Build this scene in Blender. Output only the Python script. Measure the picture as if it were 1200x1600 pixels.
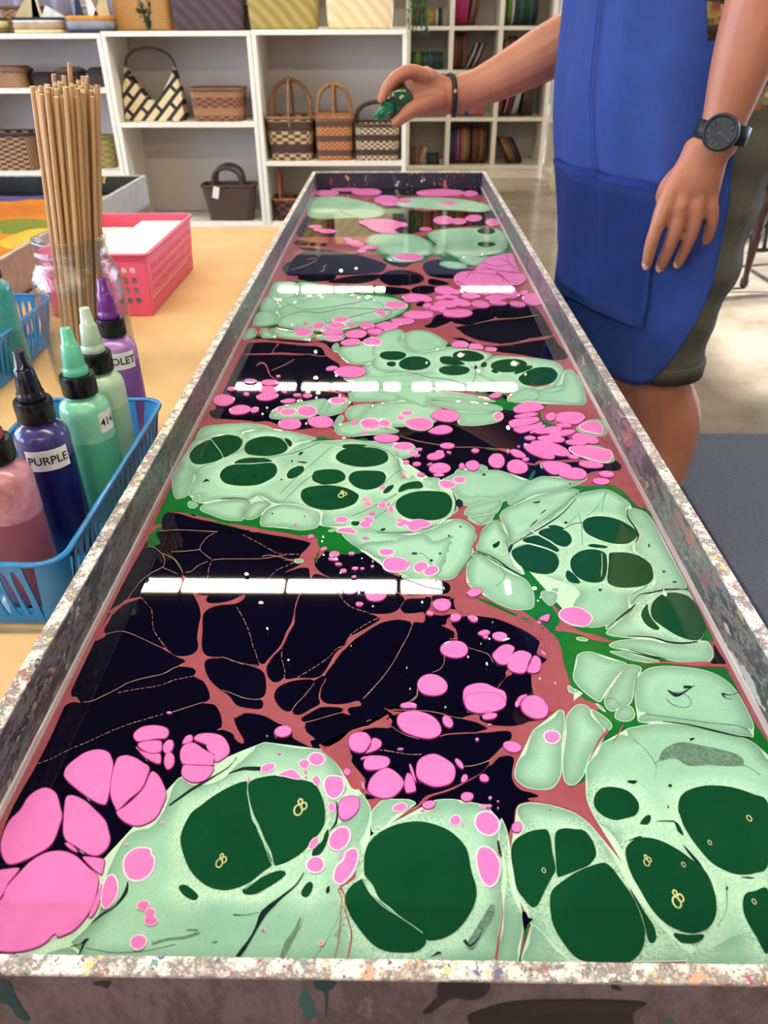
import bpy, bmesh, math, random
import numpy as np
from mathutils import Vector, Matrix, geometry
random.seed(7)
for o in list(bpy.data.objects): bpy.data.objects.remove(o)
SC = bpy.context.scene
COL = SC.collection
PI = math.pi

# ------------------------------------------------------------------ camera
PITCH, YAW, ROLL, FPX = 0.57402768, 0.01691802, -0.00361816, 1168.75
CAM = Vector((0, 0, .95))
fw = Vector((-math.sin(YAW)*math.cos(PITCH), math.cos(YAW)*math.cos(PITCH), -math.sin(PITCH)))
rt = Vector((math.cos(YAW), math.sin(YAW), 0)); up = rt.cross(fw)
c_, s_ = math.cos(ROLL), math.sin(ROLL)
rt, up = c_*rt + s_*up, -s_*rt + c_*up
cd = bpy.data.cameras.new('camera'); cam = bpy.data.objects.new('camera', cd); COL.objects.link(cam)
cam.matrix_world = Matrix(((rt.x, up.x, -fw.x, CAM.x), (rt.y, up.y, -fw.y, CAM.y), (rt.z, up.z, -fw.z, CAM.z), (0, 0, 0, 1)))
cd.sensor_fit = 'VERTICAL'; cd.sensor_height = 36.0; cd.lens = FPX/1600*36.0
cd.clip_start = .02; cd.clip_end = 60
cd.dof.use_dof = True; cd.dof.focus_distance = .66; cd.dof.aperture_fstop = 12.0
SC.camera = cam

# ------------------------------------------------------------------ world, lights, exposure
w = bpy.data.worlds.new('world'); SC.world = w; w.use_nodes = True
w.node_tree.nodes['Background'].inputs[0].default_value = (.55, .68, .9, 1)
w.node_tree.nodes['Background'].inputs[1].default_value = .6
SC.view_settings.view_transform = 'Standard'; SC.view_settings.look = 'None'
SC.view_settings.gamma = 1.0; SC.view_settings.use_curve_mapping = False
SC.view_settings.exposure = -0.30
TUBE_STRENGTH = 72.0      # the fluorescent tubes
WINDOW_SKY = 8.0          # daylight seen through the window panes
sl = bpy.data.lights.new('sun', 'SUN'); sl.energy = 26; sl.angle = .03; sl.color = (.93, .96, 1.0)
so_ = bpy.data.objects.new('sun', sl); COL.objects.link(so_); so_.location = (8, 5, 6)
so_.rotation_mode = 'QUATERNION'; so_.rotation_quaternion = Vector((0, 0, -1)).rotation_difference(Vector((-.78, -.21, -.55)).normalized())
SC.cycles.max_bounces = 8; SC.cycles.glossy_bounces = 4; SC.cycles.diffuse_bounces = 3
SC.cycles.transmission_bounces = 8; SC.cycles.transparent_max_bounces = 8
SC.cycles.caustics_reflective = False; SC.cycles.caustics_refractive = False
SC.cycles.sample_clamp_indirect = 6.0

# ------------------------------------------------------------------ helpers
def lin(c):
    return tuple(((v/255)/12.92 if v/255 <= .04045 else ((v/255+.055)/1.055)**2.4) for v in c) + (1,)

def newmat(name):
    m = bpy.data.materials.new(name); m.use_nodes = True
    nt = m.node_tree; b = nt.nodes['Principled BSDF']
    return m, nt, b

def mat(name, rgb, rough=.5, spec=.5, metal=0, trans=0, ior=1.45, coat=0, noise=None, bump=None, emit=None, alpha=1, coords='Object', sss=0):
    """noise=(scale, rgb2, amount[, stretch xyz]); bump=(scale, strength[, stretch])"""
    m, nt, b = newmat(name)
    c = lin(rgb)
    b.inputs['Base Color'].default_value = c
    b.inputs['Roughness'].default_value = rough
    b.inputs['Metallic'].default_value = metal
    b.inputs['IOR'].default_value = ior
    b.inputs['Specular IOR Level'].default_value = spec
    b.inputs['Transmission Weight'].default_value = trans
    b.inputs['Coat Weight'].default_value = coat
    b.inputs['Coat Roughness'].default_value = .05
    b.inputs['Alpha'].default_value = alpha
    if sss:
        b.inputs['Subsurface Weight'].default_value = sss; b.inputs['Subsurface Scale'].default_value = .006
        b.inputs['Subsurface Radius'].default_value = (1, .35, .2)
    if emit:
        b.inputs['Emission Color'].default_value = lin(emit[0]); b.inputs['Emission Strength'].default_value = emit[1]
    L = nt.links
    def coord(stretch):
        tc = nt.nodes.new('ShaderNodeTexCoord'); mp = nt.nodes.new('ShaderNodeMapping')
        mp.inputs['Scale'].default_value = stretch; L.new(tc.outputs[coords], mp.inputs['Vector']); return mp.outputs[0]
    if noise:
        n = nt.nodes.new('ShaderNodeTexNoise'); n.inputs['Scale'].default_value = noise[0]; n.inputs['Detail'].default_value = 5
        n.inputs['Roughness'].default_value = .65
        L.new(coord(noise[3] if len(noise) > 3 else (1, 1, 1)), n.inputs['Vector'])
        r = nt.nodes.new('ShaderNodeMapRange'); r.inputs[1].default_value = .35; r.inputs[2].default_value = .65; r.inputs[4].default_value = noise[2]
        L.new(n.outputs[0], r.inputs[0])
        mx = nt.nodes.new('ShaderNodeMix'); mx.data_type = 'RGBA'
        L.new(r.outputs[0], mx.inputs['Factor']); mx.inputs['A'].default_value = c; mx.inputs['B'].default_value = lin(noise[1])
        L.new(mx.outputs['Result'], b.inputs['Base Color'])
    if bump:
        n = nt.nodes.new('ShaderNodeTexNoise'); n.inputs['Scale'].default_value = bump[0]; n.inputs['Detail'].default_value = 3
        L.new(coord(bump[2] if len(bump) > 2 else (1, 1, 1)), n.inputs['Vector'])
        bp = nt.nodes.new('ShaderNodeBump'); bp.inputs['Strength'].default_value = bump[1]; bp.inputs['Distance'].default_value = .002
        L.new(n.outputs[0], bp.inputs['Height']); L.new(bp.outputs[0], b.inputs['Normal'])
    return m

def obj(name, bm, m, parent=None, smooth=False, loc=None):
    """bmesh -> one linked mesh object; m is a material or a list of them"""
    me = bpy.data.meshes.new(name)
    if isinstance(bm, bmesh.types.BMesh):
        bmesh.ops.recalc_face_normals(bm, faces=bm.faces)
        bm.to_mesh(me); bm.free()
    else:
        me.from_pydata(bm[0], [], bm[1])
    for x in (m if isinstance(m, (list, tuple)) else [m]): me.materials.append(x)
    if smooth: me.polygons.foreach_set('use_smooth', [True]*len(me.polygons))
    o = bpy.data.objects.new(name, me); COL.objects.link(o)
    if parent: o.parent = parent
    if loc: o.location = loc
    return o

def autosmooth(o, deg=35):
    me = o.data
    me.polygons.foreach_set('use_smooth', [True]*len(me.polygons))
    bm = bmesh.new(); bm.from_mesh(me)
    for e in bm.edges:
        e.smooth = len(e.link_faces) == 2 and e.calc_face_angle(0) < math.radians(deg)
    bm.to_mesh(me); bm.free()
    return o

def tag(o, label=None, cat=None, group=None, kind=None):
    if label: o['label'] = label
    if cat: o['category'] = cat
    if group: o['group'] = group
    if kind: o['kind'] = kind
    return o

def thing(name, label, cat, loc=(0, 0, 0), rz=0, group=None):
    o = bpy.data.objects.new(name, None); COL.objects.link(o); o.empty_display_size = .05
    o.location = loc; o.rotation_euler = (0, 0, rz)
    return tag(o, label, cat, group)

def dup(root, loc, rz=None, label=None):
    kids = [(c, list(c.children)) for c in root.children]
    r = root.copy(); COL.objects.link(r); r.location = loc
    if rz is not None: r.rotation_euler = (0, 0, rz)
    if label: r['label'] = label
    for c, gs in kids:
        d = c.copy(); COL.objects.link(d); d.parent = r
        for g in gs:
            e = g.copy(); COL.objects.link(e); e.parent = d
    return r

def box(bm, x0, x1, y0, y1, z0, z1, mi=0, M=None):
    v = [bm.verts.new(M @ Vector(q) if M else q) for q in ((x0,y0,z0),(x1,y0,z0),(x1,y1,z0),(x0,y1,z0),(x0,y0,z1),(x1,y0,z1),(x1,y1,z1),(x0,y1,z1))]
    fs = [bm.faces.new([v[i] for i in f]) for f in ((0,3,2,1),(4,5,6,7),(0,1,5,4),(1,2,6,5),(2,3,7,6),(3,0,4,7))]
    for f in fs: f.material_index = mi
    return fs

def boxbm(x0, x1, y0, y1, z0, z1, bev=0, M=None):
    bm = bmesh.new(); box(bm, x0, x1, y0, y1, z0, z1, 0, M)
    if bev: bmesh.ops.bevel(bm, geom=bm.edges[:], offset=bev, segments=2, affect='EDGES', profile=.6)
    return bm

def loft(bm, rings, cap0=True, cap1=True, mi=0, closed=True):
    vs = [[bm.verts.new(p) for p in r] for r in rings]
    n = len(vs[0])
    for a, b in zip(vs, vs[1:]):
        for i in range(n if closed else n-1):
            f = bm.faces.new((a[i], a[(i+1) % n], b[(i+1) % n], b[i])); f.material_index = mi
    if cap0: bm.faces.new(vs[0][::-1]).material_index = mi
    if cap1: bm.faces.new(vs[-1]).material_index = mi
    return vs

def lathe(bm, prof, n=24, M=None, cap0=True, cap1=True, mi=0):
    rings = []
    for r, z in prof:
        ring = [Vector((r*math.cos(2*PI*i/n), r*math.sin(2*PI*i/n), z)) for i in range(n)]
        rings.append([M @ q for q in ring] if M else ring)
    return loft(bm, rings, cap0, cap1, mi)

def frame_of(d, hint=Vector((0, 0, 1))):
    d = d.normalized()
    if abs(d.dot(hint)) > .98: hint = Vector((0, 1, 0))
    a = hint.cross(d).normalized(); return a, d.cross(a)

def tube(bm, pts, rad, n=8, cap=True, mi=0, flat=1.0, hint=Vector((0, 0, 1))):
    pts = [Vector(q) for q in pts]; rings = []
    for i, q in enumerate(pts):
        d = (pts[min(i+1, len(pts)-1)] - pts[max(i-1, 0)])
        a, b = frame_of(d, hint); r = rad[i] if isinstance(rad, (list, tuple)) else rad
        rings.append([q + a*r*math.cos(2*PI*k/n) + b*r*flat*math.sin(2*PI*k/n) for k in range(n)])
    return loft(bm, rings, cap, cap, mi)

def rrect(w, d, r, n=4):
    """rounded rectangle outline, counter-clockwise, centred"""
    out = []
    for cx, cy, a in ((w/2-r, d/2-r, 0), (-w/2+r, d/2-r, PI/2), (-w/2+r, -d/2+r, PI), (w/2-r, -d/2+r, 3*PI/2)):
        for k in range(n+1):
            t = a + PI/2*k/n; out.append((cx + r*math.cos(t), cy + r*math.sin(t)))
    return out

def spline(pts, n=6, closed=False):
    P = [Vector(q) for q in pts]; out = []; N = len(P)
    rng = range(N if closed else N-1)
    for i in rng:
        if closed: a, b, c, d = P[i-1], P[i], P[(i+1) % N], P[(i+2) % N]
        else: a, b, c, d = P[max(i-1, 0)], P[i], P[i+1], P[min(i+2, N-1)]
        for k in range(n):
            t = k/n
            out.append(.5*((2*b) + (-a+c)*t + (2*a-5*b+4*c-d)*t*t + (-a+3*b-3*c+d)*t**3))
    if not closed: out.append(P[-1].copy())
    return out

# ------------------------------------------------------------------ the room
TABLE, RIM, LIQ = .49, .573, .526
def structure(name, bm, m, parent=None):
    o = obj(name, bm, m, parent); o['kind'] = 'structure'; return o
m_floor = mat('polished_concrete', (158, 146, 128), rough=.16, noise=(2.2, (116, 102, 84), .8), bump=(30, .05), coords='Generated')
m_floor.node_tree.nodes['Mapping'].inputs['Scale'].default_value = (12, 16, 1)
m_wall = mat('wall_paint', (150, 148, 150), rough=.8, noise=(3, (140, 138, 142), .4))
m_walldark = mat('wall_paint_dark', (96, 90, 92), rough=.8, noise=(3, (84, 78, 80), .4))
m_ceil = mat('ceiling_dark', (30, 25, 24), rough=.9, noise=(2, (40, 32, 28), .5))
m_white = mat('white_paint', (246, 238, 222), rough=.45, noise=(9, (238, 228, 210), .3), bump=(60, .06))
m_black = mat('black_plastic', (14, 14, 16), rough=.25, noise=(30, (22, 22, 24), .4))
X0, X1, Y0, Y1, ZC = -5.0, 4.6, -3.0, 11.0, 3.1
structure('floor', boxbm(X0, X1, Y0, Y1, -.1, 0), m_floor)
structure('ceiling', boxbm(X0, X1, Y0, Y1, ZC, ZC+.1), m_ceil)
structure('wall_back', boxbm(X0, X1, Y1, Y1+.1, 0, ZC), mat('wall_paint_blue', (134, 138, 158), rough=.8, noise=(3, (120, 124, 146), .4)))
# left and right walls with rows of big shop windows: piers, sill and lintel round the openings
m_sky, nt_, b_ = newmat('daylight_pane')   # hazy bright glass that the sun also passes
nt_.nodes.remove(b_); em_ = nt_.nodes.new('ShaderNodeEmission'); em_.inputs[0].default_value = lin((206, 224, 255)); em_.inputs[1].default_value = WINDOW_SKY
nz_ = nt_.nodes.new('ShaderNodeTexNoise'); nz_.inputs['Scale'].default_value = .8; mr_ = nt_.nodes.new('ShaderNodeMapRange'); mr_.inputs[3].default_value = WINDOW_SKY*.8; mr_.inputs[4].default_value = WINDOW_SKY*1.2
nt_.links.new(nz_.outputs[0], mr_.inputs[0]); nt_.links.new(mr_.outputs[0], em_.inputs[1])
tr_ = nt_.nodes.new('ShaderNodeBsdfTransparent'); ad_ = nt_.nodes.new('ShaderNodeAddShader'); nt_.links.new(em_.outputs[0], ad_.inputs[0]); nt_.links.new(tr_.outputs[0], ad_.inputs[1])
nt_.links.new(ad_.outputs[0], [n_ for n_ in nt_.nodes if n_.type == 'OUTPUT_MATERIAL'][0].inputs[0])
m_frame = mat('window_frame', (60, 56, 54), rough=.4, noise=(12, (70, 66, 62), .5))
wn = 0
for side, xw, sg, wins in (('right', X1, 1, [(3.0, 4.9), (5.3, 7.2), (7.6, 9.5)]), ('left', X0, -1, [(-2.2, -.4), (0, 1.8), (2.2, 4.0)])):
    bm = bmesh.new(); xa, xb = sorted((xw, xw+.15*sg))
    box(bm, xa, xb, Y0, Y1, 0, .35); box(bm, xa, xb, Y0, Y1, 2.6, ZC)
    e = Y0
    for a, b in wins: box(bm, xa, xb, e, a, .35, 2.6); e = b
    box(bm, xa, xb, e, Y1, .35, 2.6)
    structure('wall_'+side, bm, m_wall)
    for a, b in wins:
        wn += 1; bm = bmesh.new(); fa, fb = sorted((xw+.02*sg, xw+.09*sg))
        for (y0, y1, z0, z1) in ((a, b, .35, .41), (a, b, 2.54, 2.6), (a, a+.06, .41, 2.54), (b-.06, b, .41, 2.54), ((a+b)/2-.02, (a+b)/2+.02, .41, 2.54), (a+.06, b-.06, 1.8, 1.84)):
            box(bm, fa, fb, y0, y1, z0, z1)
        wo = structure('window_%d' % wn, bm, m_frame)
        pa, pb = sorted((xw+.10*sg, xw+.105*sg)); pn_ = obj('pane', boxbm(pa, pb, a, b, .35, 2.6), m_sky, wo)
m_fill_pane = mat('front_fill_pane', (20, 20, 20), rough=.3, emit=((240, 240, 242), 2.3), noise=(2, (24, 24, 24), .3))  # glowing panes of made-up front windows, fill light from behind the camera
bm = bmesh.new(); fx = [(-3.4, -1.4), (-.9, 1.1)]
box(bm, X0, X1, Y0-.15, Y0, 0, .5); box(bm, X0, X1, Y0-.15, Y0, 2.5, ZC)
e = X0
for a, b in fx: box(bm, e, a, Y0-.15, Y0, .5, 2.5); e = b
box(bm, e, X1, Y0-.15, Y0, .5, 2.5); structure('wall_front', bm, m_wall)
for a, b in fx:
    wn += 1; bm = bmesh.new()
    for (x0, x1, z0, z1) in ((a, b, .5, .56), (a, b, 2.44, 2.5), (a, a+.06, .56, 2.44), (b-.06, b, .56, 2.44), ((a+b)/2-.02, (a+b)/2+.02, .56, 2.44)): box(bm, x0, x1, Y0-.09, Y0-.02, z0, z1)
    wo = structure('window_%d' % wn, bm, m_frame); obj('pane', boxbm(a, b, Y0-.105, Y0-.10, .5, 2.5), m_fill_pane, wo)  # unseen windows, added to brighten the faces turned to the camera
structure('baseboard_back', boxbm(X0, X1, Y1-.02, Y1, 0, .12), m_white)
m_rug = mat('grey_carpet', (104, 108, 122), rough=1, spec=.1, noise=(160, (84, 88, 102), .9), bump=(420, .9))
tag(obj('carpet', boxbm(.70, 3.3, -1.6, 1.86, 0, .012, .004), m_rug), 'flat grey carpet on the floor right of the marbling tray', 'carpet')

# ------------------------------------------------------------------ ceiling lights (nearest, middle and farthest rows seen mirrored in the paint bath)
m_tube = mat('lit_tube', (255, 255, 255), emit=((255, 242, 216), TUBE_STRENGTH))
m_house = mat('lamp_housing', (70, 52, 40), rough=.6, noise=(8, (80, 60, 46), .5))
ROWS = [(3.30, 2.726, [(-2.4,-1.82),(-1.81,-1.205),(-1.195,-.615),(-.605,.015),(.035,.27),(.62,.96),(1.21,1.62),(1.64,2.2)], 'nearest'),
        (6.09, 2.726, [(-2.2,-1.42),(-1.4,-1.17),(-1.05,-.87),(-.82,-.57),(-.56,-.15),(-.10,.04),(.15,.32),(.35,.6),(.63,1.06),(1.2,1.8)], 'middle'),
        (9.00, 2.726, [(-2.2,-1.5),(-1.41,-1.2),(-1.13,-.76),(-.73,-.57),(-.56,-.27),(-.25,-.13),(.78,1.05),(1.06,1.24),(1.25,1.41),(1.6,2.2)], 'farthest'),
        (.45, 2.726, [(-2.4,-1.8),(-1.79,-1.2),(-1.19,-.6),(-.59,.0),(.01,.6),(.61,1.2),(1.21,1.8)], 'overhead'),
        (-2.3, 2.726, [(-1.8,-1.2),(-1.19,-.6),(-.59,.0),(.01,.6),(.61,1.2),(1.21,1.8)], 'added rear fill')]  # last row is an added one behind the camera, for frontal fill
for y, z, segs, which in ROWS:
    for k, (a, b) in enumerate(segs):
        t = thing('ceiling_light', 'glowing strip light, %s in the %s row of ceiling lamps' % (('leftmost', 'second from left', 'third from left', 'fourth from left', 'fifth from left', 'sixth from left', 'seventh from left', 'eighth from left', 'ninth from left', 'rightmost')[k], which), 'light', ((a+b)/2, y, z), 0, 'strip lights of the %s row' % which)
        h = (b-a)/2 - .004
        obj('tube', boxbm(-h, h, -.05, .05, 0, .02, .008), m_tube, t)
        obj('housing', boxbm(-h, h, -.055, .055, .022, .09, .006), m_house, t)
        bm = bmesh.new(); tube(bm, [(0, 0, .09), (0, 0, ZC-z)], .006, 6); obj('rod', bm, m_house, t)
# ------------------------------------------------------------------ marbling tray
def splatter(name, base, dens=.5, scale=90, stretch=(1, 1, 1), seed=0, cols=None, white=0.0, rough=.35):
    """dried drips and specks of many paints over a base colour"""
    m, nt, b = newmat(name); L = nt.links; N = nt.nodes.new
    tc = N('ShaderNodeTexCoord'); mp = N('ShaderNodeMapping'); mp.inputs['Scale'].default_value = stretch; mp.inputs['Location'].default_value = (seed*3.1, seed*1.7, seed)
    L.new(tc.outputs['Object'], mp.inputs['Vector'])
    wn = N('ShaderNodeTexNoise'); wn.inputs['Scale'].default_value = scale*.8; wn.inputs['Detail'].default_value = 3; L.new(mp.outputs[0], wn.inputs['Vector'])
    wa = N('ShaderNodeMix'); wa.data_type = 'VECTOR'; wa.inputs['Factor'].default_value = .05
    L.new(mp.outputs[0], wa.inputs['A']); L.new(wn.outputs['Color'], wa.inputs['B'])
    cur = None
    bn = N('ShaderNodeTexNoise'); bn.inputs['Scale'].default_value = scale*.5; bn.inputs['Detail'].default_value = 9; bn.inputs['Roughness'].default_value = .78
    L.new(mp.outputs[0], bn.inputs['Vector'])
    rp = N('ShaderNodeValToRGB'); els = rp.color_ramp.elements
    bc = base; els[0].position = .3; els[0].color = lin(bc[0]); els[1].position = .72; els[1].color = lin(bc[-1])
    for i, q in enumerate(bc[1:-1]):
        e = els.new(.3 + .42*(i+1)/(len(bc)-1)); e.color = lin(q)
    L.new(bn.outputs[0], rp.inputs[0]); cur = rp.outputs[0]
    pal = cols or [(196, 64, 92), (70, 130, 130), (205, 170, 80), (60, 60, 110), (214, 206, 196), (120, 60, 110), (40, 92, 60), (200, 110, 90)]
    for li, (sc, th) in enumerate(((scale, dens), (scale*.45, dens*.75), (scale*2.2, dens))):
        vo = N('ShaderNodeTexVoronoi'); vo.inputs['Scale'].default_value = sc; L.new(wa.outputs['Result'], vo.inputs['Vector'])
        sp = N('ShaderNodeSeparateColor'); L.new(vo.outputs['Color'], sp.inputs[0])
        cr = N('ShaderNodeValToRGB'); cr.color_ramp.interpolation = 'CONSTANT'; ce = cr.color_ramp.elements
        ce[0].position = 0; ce[0].color = lin(pal[0]); ce[1].position = 1/len(pal); ce[1].color = lin(pal[1])
        for i in range(2, len(pal)): ce.new(i/len(pal)).color = lin(pal[i])
        L.new(sp.outputs[0], cr.inputs[0])
        t1 = N('ShaderNodeMath'); t1.operation = 'LESS_THAN'; t1.inputs[1].default_value = th*.5; L.new(sp.outputs[1], t1.inputs[0])
        t2 = N('ShaderNodeMath'); t2.operation = 'LESS_THAN'; t2.inputs[1].default_value = .42; L.new(vo.outputs['Distance'], t2.inputs[0])
        mu = N('ShaderNodeMath'); mu.operation = 'MULTIPLY'; L.new(t1.outputs[0], mu.inputs[0]); L.new(t2.outputs[0], mu.inputs[1])
        mx = N('ShaderNodeMix'); mx.data_type = 'RGBA'; L.new(mu.outputs[0], mx.inputs['Factor']); L.new(cur, mx.inputs['A']); L.new(cr.outputs[0], mx.inputs['B'])
        cur = mx.outputs['Result']
    L.new(cur, b.inputs['Base Color']); b.inputs['Roughness'].default_value = rough
    bp = N('ShaderNodeBump'); bp.inputs['Strength'].default_value = .35; bp.inputs['Distance'].default_value = .0015
    L.new(bn.outputs[0], bp.inputs['Height']); L.new(bp.outputs[0], b.inputs['Normal'])
    return m
m_in_side = splatter('tray_inside_paint', [(24, 26, 30), (84, 90, 88), (40, 54, 62), (134, 128, 126), (58, 44, 54), (104, 112, 108), (46, 40, 44)], .36, 95, (1.3, .34, .8), 1, cols=[(150, 74, 92), (84, 116, 120), (170, 156, 110), (74, 76, 104), (190, 186, 182), (110, 78, 104), (70, 96, 80), (160, 110, 100)])
m_in_end = splatter('tray_end_paint', [(26, 24, 38), (40, 38, 56), (30, 30, 44), (60, 58, 76)], .16, 70, (1, 1, .7), 2)
m_out = splatter('tray_outside_paint', [(44, 38, 44), (112, 102, 110), (76, 68, 74), (134, 124, 130)], .06, 34, (1, 1, .35), 3, cols=[(24, 92, 98), (34, 30, 70), (120, 40, 60), (30, 26, 30), (40, 36, 40), (80, 70, 60)])
m_out.node_tree.nodes['Noise Texture.001'].inputs['Scale'].default_value = 55
m_rim = splatter('tray_rim_paint', [(150, 138, 130), (234, 228, 220), (104, 92, 92), (246, 242, 236), (168, 158, 152), (230, 216, 204)], .45, 190, (.5, .5, 1), 4,
                 cols=[(176, 80, 100), (110, 150, 156), (206, 196, 130), (100, 92, 136), (240, 236, 228), (150, 104, 96), (104, 130, 116), (236, 232, 226), (216, 160, 130), (70, 64, 74)])
m_liner = mat('tray_liner', (222, 214, 206), rough=.3, noise=(30, (176, 150, 160), .8, (1, .15, 1)))
m_board = mat('tray_board', (150, 144, 138), rough=.6, noise=(10, (128, 122, 118), .6))

def tray(name, label, x0, x1, y0, y1, th=.010, z0=TABLE, z1=RIM, inner=None, outer=None, rimm=None):
    t = thing(name, label, 'tray', ((x0+x1)/2, (y0+y1)/2, z0))
    lx, ly, h = (x1-x0)/2, (y1-y0)/2, z1-z0
    spec = [(-lx, -lx+th, -ly, ly), (lx-th, lx, -ly, ly), (-lx+th, lx-th, -ly, -ly+.008), (-lx+th, lx-th, ly-th, ly)]
    for i, (a, b, c, d) in enumerate(spec):
        bm = bmesh.new(); box(bm, a, b, c, d, .004, h-.003)
        for f in bm.faces:
            n = f.normal; ctr = f.calc_center_median()
            f.normal_update(); n = f.normal
            if i < 2: inw = n.x*(1 if i == 0 else -1) > .5
            else: inw = n.y*(1 if i == 2 else -1) > .5
            f.material_index = (0 if i < 2 else 2) if inw else 1
        obj('wall_panel', bm, [inner[0], outer, inner[1]], t)
        obj('rim_strip', boxbm(a-(.0006 if i < 2 else 0), b+(.0006 if i < 2 else 0), c-.0006, d+.0006, h-.003, h, .0012), rimm, t)
        q = .0018
        a2, b2, c2, d2 = [(-lx+th, -lx+th+q, -ly+th, ly-th), (lx-th-q, lx-th, -ly+th, ly-th), (-lx+th, lx-th, -ly+.008, -ly+.008+q), (-lx+th, lx-th, ly-th-q, ly-th)][i]
        if i < 3: obj('liner_strip', boxbm(a2, b2, c2, d2, .004, LIQ-z0+.0055), m_liner, t)
    obj('base_board', boxbm(-lx, lx, -ly, ly, 0, .004), m_board, t)
    return t
TX0, TX1, TY0, TY1 = -.2625, .2780, .1775, 2.5490
big = tray('marbling_tray', 'long paint-spattered tray of marbled green, pink and navy paint, nearest the viewer', TX0, TX1, TY0, TY1, inner=(m_in_side, m_in_end), outer=m_out, rimm=m_rim)
BX0, BX1, BY0, BY1 = TX0+.0118, TX1-.0118, TY0+.0098, TY1-.010

# ---- paints: each colour is a film of wet paint with its own thin edge
def attr(nt, name):
    a = nt.nodes.new('ShaderNodeAttribute'); a.attribute_name = name; return a.outputs['Fac']
def wet(name, rgb, rgb2, sc=40, bump=0, rough=.02, amount=.6, rim=None, spec=.5):
    m = mat(name, rgb, rough=rough, spec=spec, ior=1.4, noise=(sc, rgb2, amount), bump=(900, bump) if bump else None)
    return m
m_navy = wet('navy_paint', (7, 5, 28), (3, 2, 15), 12)
m_rose = wet('rose_paint', (160, 86, 96), (146, 72, 84), 60)
m_rose2 = wet('red_rose_paint', (170, 80, 90), (154, 68, 80), 60)
m_green = wet('leaf_green_paint', (22, 112, 44), (14, 92, 34), 30)
m_dark = wet('dark_green_paint', (17, 72, 44), (12, 58, 36), 14)
m_pink = wet('pink_paint', (232, 128, 200), (222, 114, 188), 55)
m_pinkrim = wet('pale_pink_edge', (246, 226, 234), (236, 214, 226), 60)
m_pinkdark = wet('deep_pink_edge', (176, 74, 140), (140, 54, 112), 60)
m_vein = wet('tan_vein_paint', (176, 138, 120), (150, 108, 98), 80)
m_gap_shadow = wet('dark_gap_shadow_paint', (22, 36, 40), (34, 54, 52), 200)  # dark strokes over the mint: gaps, and wrinkle shadows put in as colour
m_wrk = wet('grey_green_wrinkle', (104, 146, 126), (40, 60, 54), 420, bump=.5)
m_line = wet('pale_line_paint', (190, 228, 202), (170, 214, 188), 80)
m_glint = mat('painted_bubble_glint', (240, 250, 244), rough=.08, ior=1.33, noise=(200, (220, 236, 226), .4))  # white colour stands in for the reflection glint on each bubble
m_ring = mat('bubble_ring', (214, 214, 150), rough=.1, noise=(200, (190, 200, 140), .4))

def mint_mat():
    m, nt, b = newmat('mint_paint'); L = nt.links; N = nt.nodes.new
    def mixc(f, A, B):
        x = N('ShaderNodeMix'); x.data_type = 'RGBA'; L.new(f, x.inputs['Factor'])
        for k, v in (('A', A), ('B', B)):
            if isinstance(v, tuple): x.inputs[k].default_value = v
            else: L.new(v, x.inputs[k])
        return x.outputs['Result']
    def rng(f, a, b_, c=0, d=1):
        r = N('ShaderNodeMapRange'); L.new(f, r.inputs[0])
        for i, v in enumerate((a, b_, c, d)): r.inputs[i+1].default_value = v
        return r.outputs[0]
    tc = N('ShaderNodeTexCoord')
    n1 = N('ShaderNodeTexNoise'); n1.inputs['Scale'].default_value = 14; n1.inputs['Detail'].default_value = 4; L.new(tc.outputs['Object'], n1.inputs['Vector'])
    n2 = N('ShaderNodeTexNoise'); n2.inputs['Scale'].default_value = 700; n2.inputs['Detail'].default_value = 2; L.new(tc.outputs['Object'], n2.inputs['Vector'])
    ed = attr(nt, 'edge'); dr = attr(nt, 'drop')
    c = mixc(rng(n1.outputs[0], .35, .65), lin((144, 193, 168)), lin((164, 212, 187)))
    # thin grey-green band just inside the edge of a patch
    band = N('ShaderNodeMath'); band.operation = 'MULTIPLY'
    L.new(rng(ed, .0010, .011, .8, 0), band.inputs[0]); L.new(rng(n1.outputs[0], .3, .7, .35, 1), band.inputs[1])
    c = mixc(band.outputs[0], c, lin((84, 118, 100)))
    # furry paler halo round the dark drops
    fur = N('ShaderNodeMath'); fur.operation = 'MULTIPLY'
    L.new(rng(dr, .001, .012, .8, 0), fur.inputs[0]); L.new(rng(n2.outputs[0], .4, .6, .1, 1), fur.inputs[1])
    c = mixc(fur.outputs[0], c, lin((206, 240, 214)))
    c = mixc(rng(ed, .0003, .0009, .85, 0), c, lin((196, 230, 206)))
    sk = N('ShaderNodeMath'); sk.operation = 'MULTIPLY'; L.new(rng(n2.outputs[0], .56, .72), sk.inputs[0]); sk.inputs[1].default_value = .35
    c = mixc(sk.outputs[0], c, lin((112, 160, 134)))
    L.new(c, b.inputs['Base Color']); b.inputs['Roughness'].default_value = .025; b.inputs['IOR'].default_value = 1.4
    return m
m_mint = mint_mat()

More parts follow.
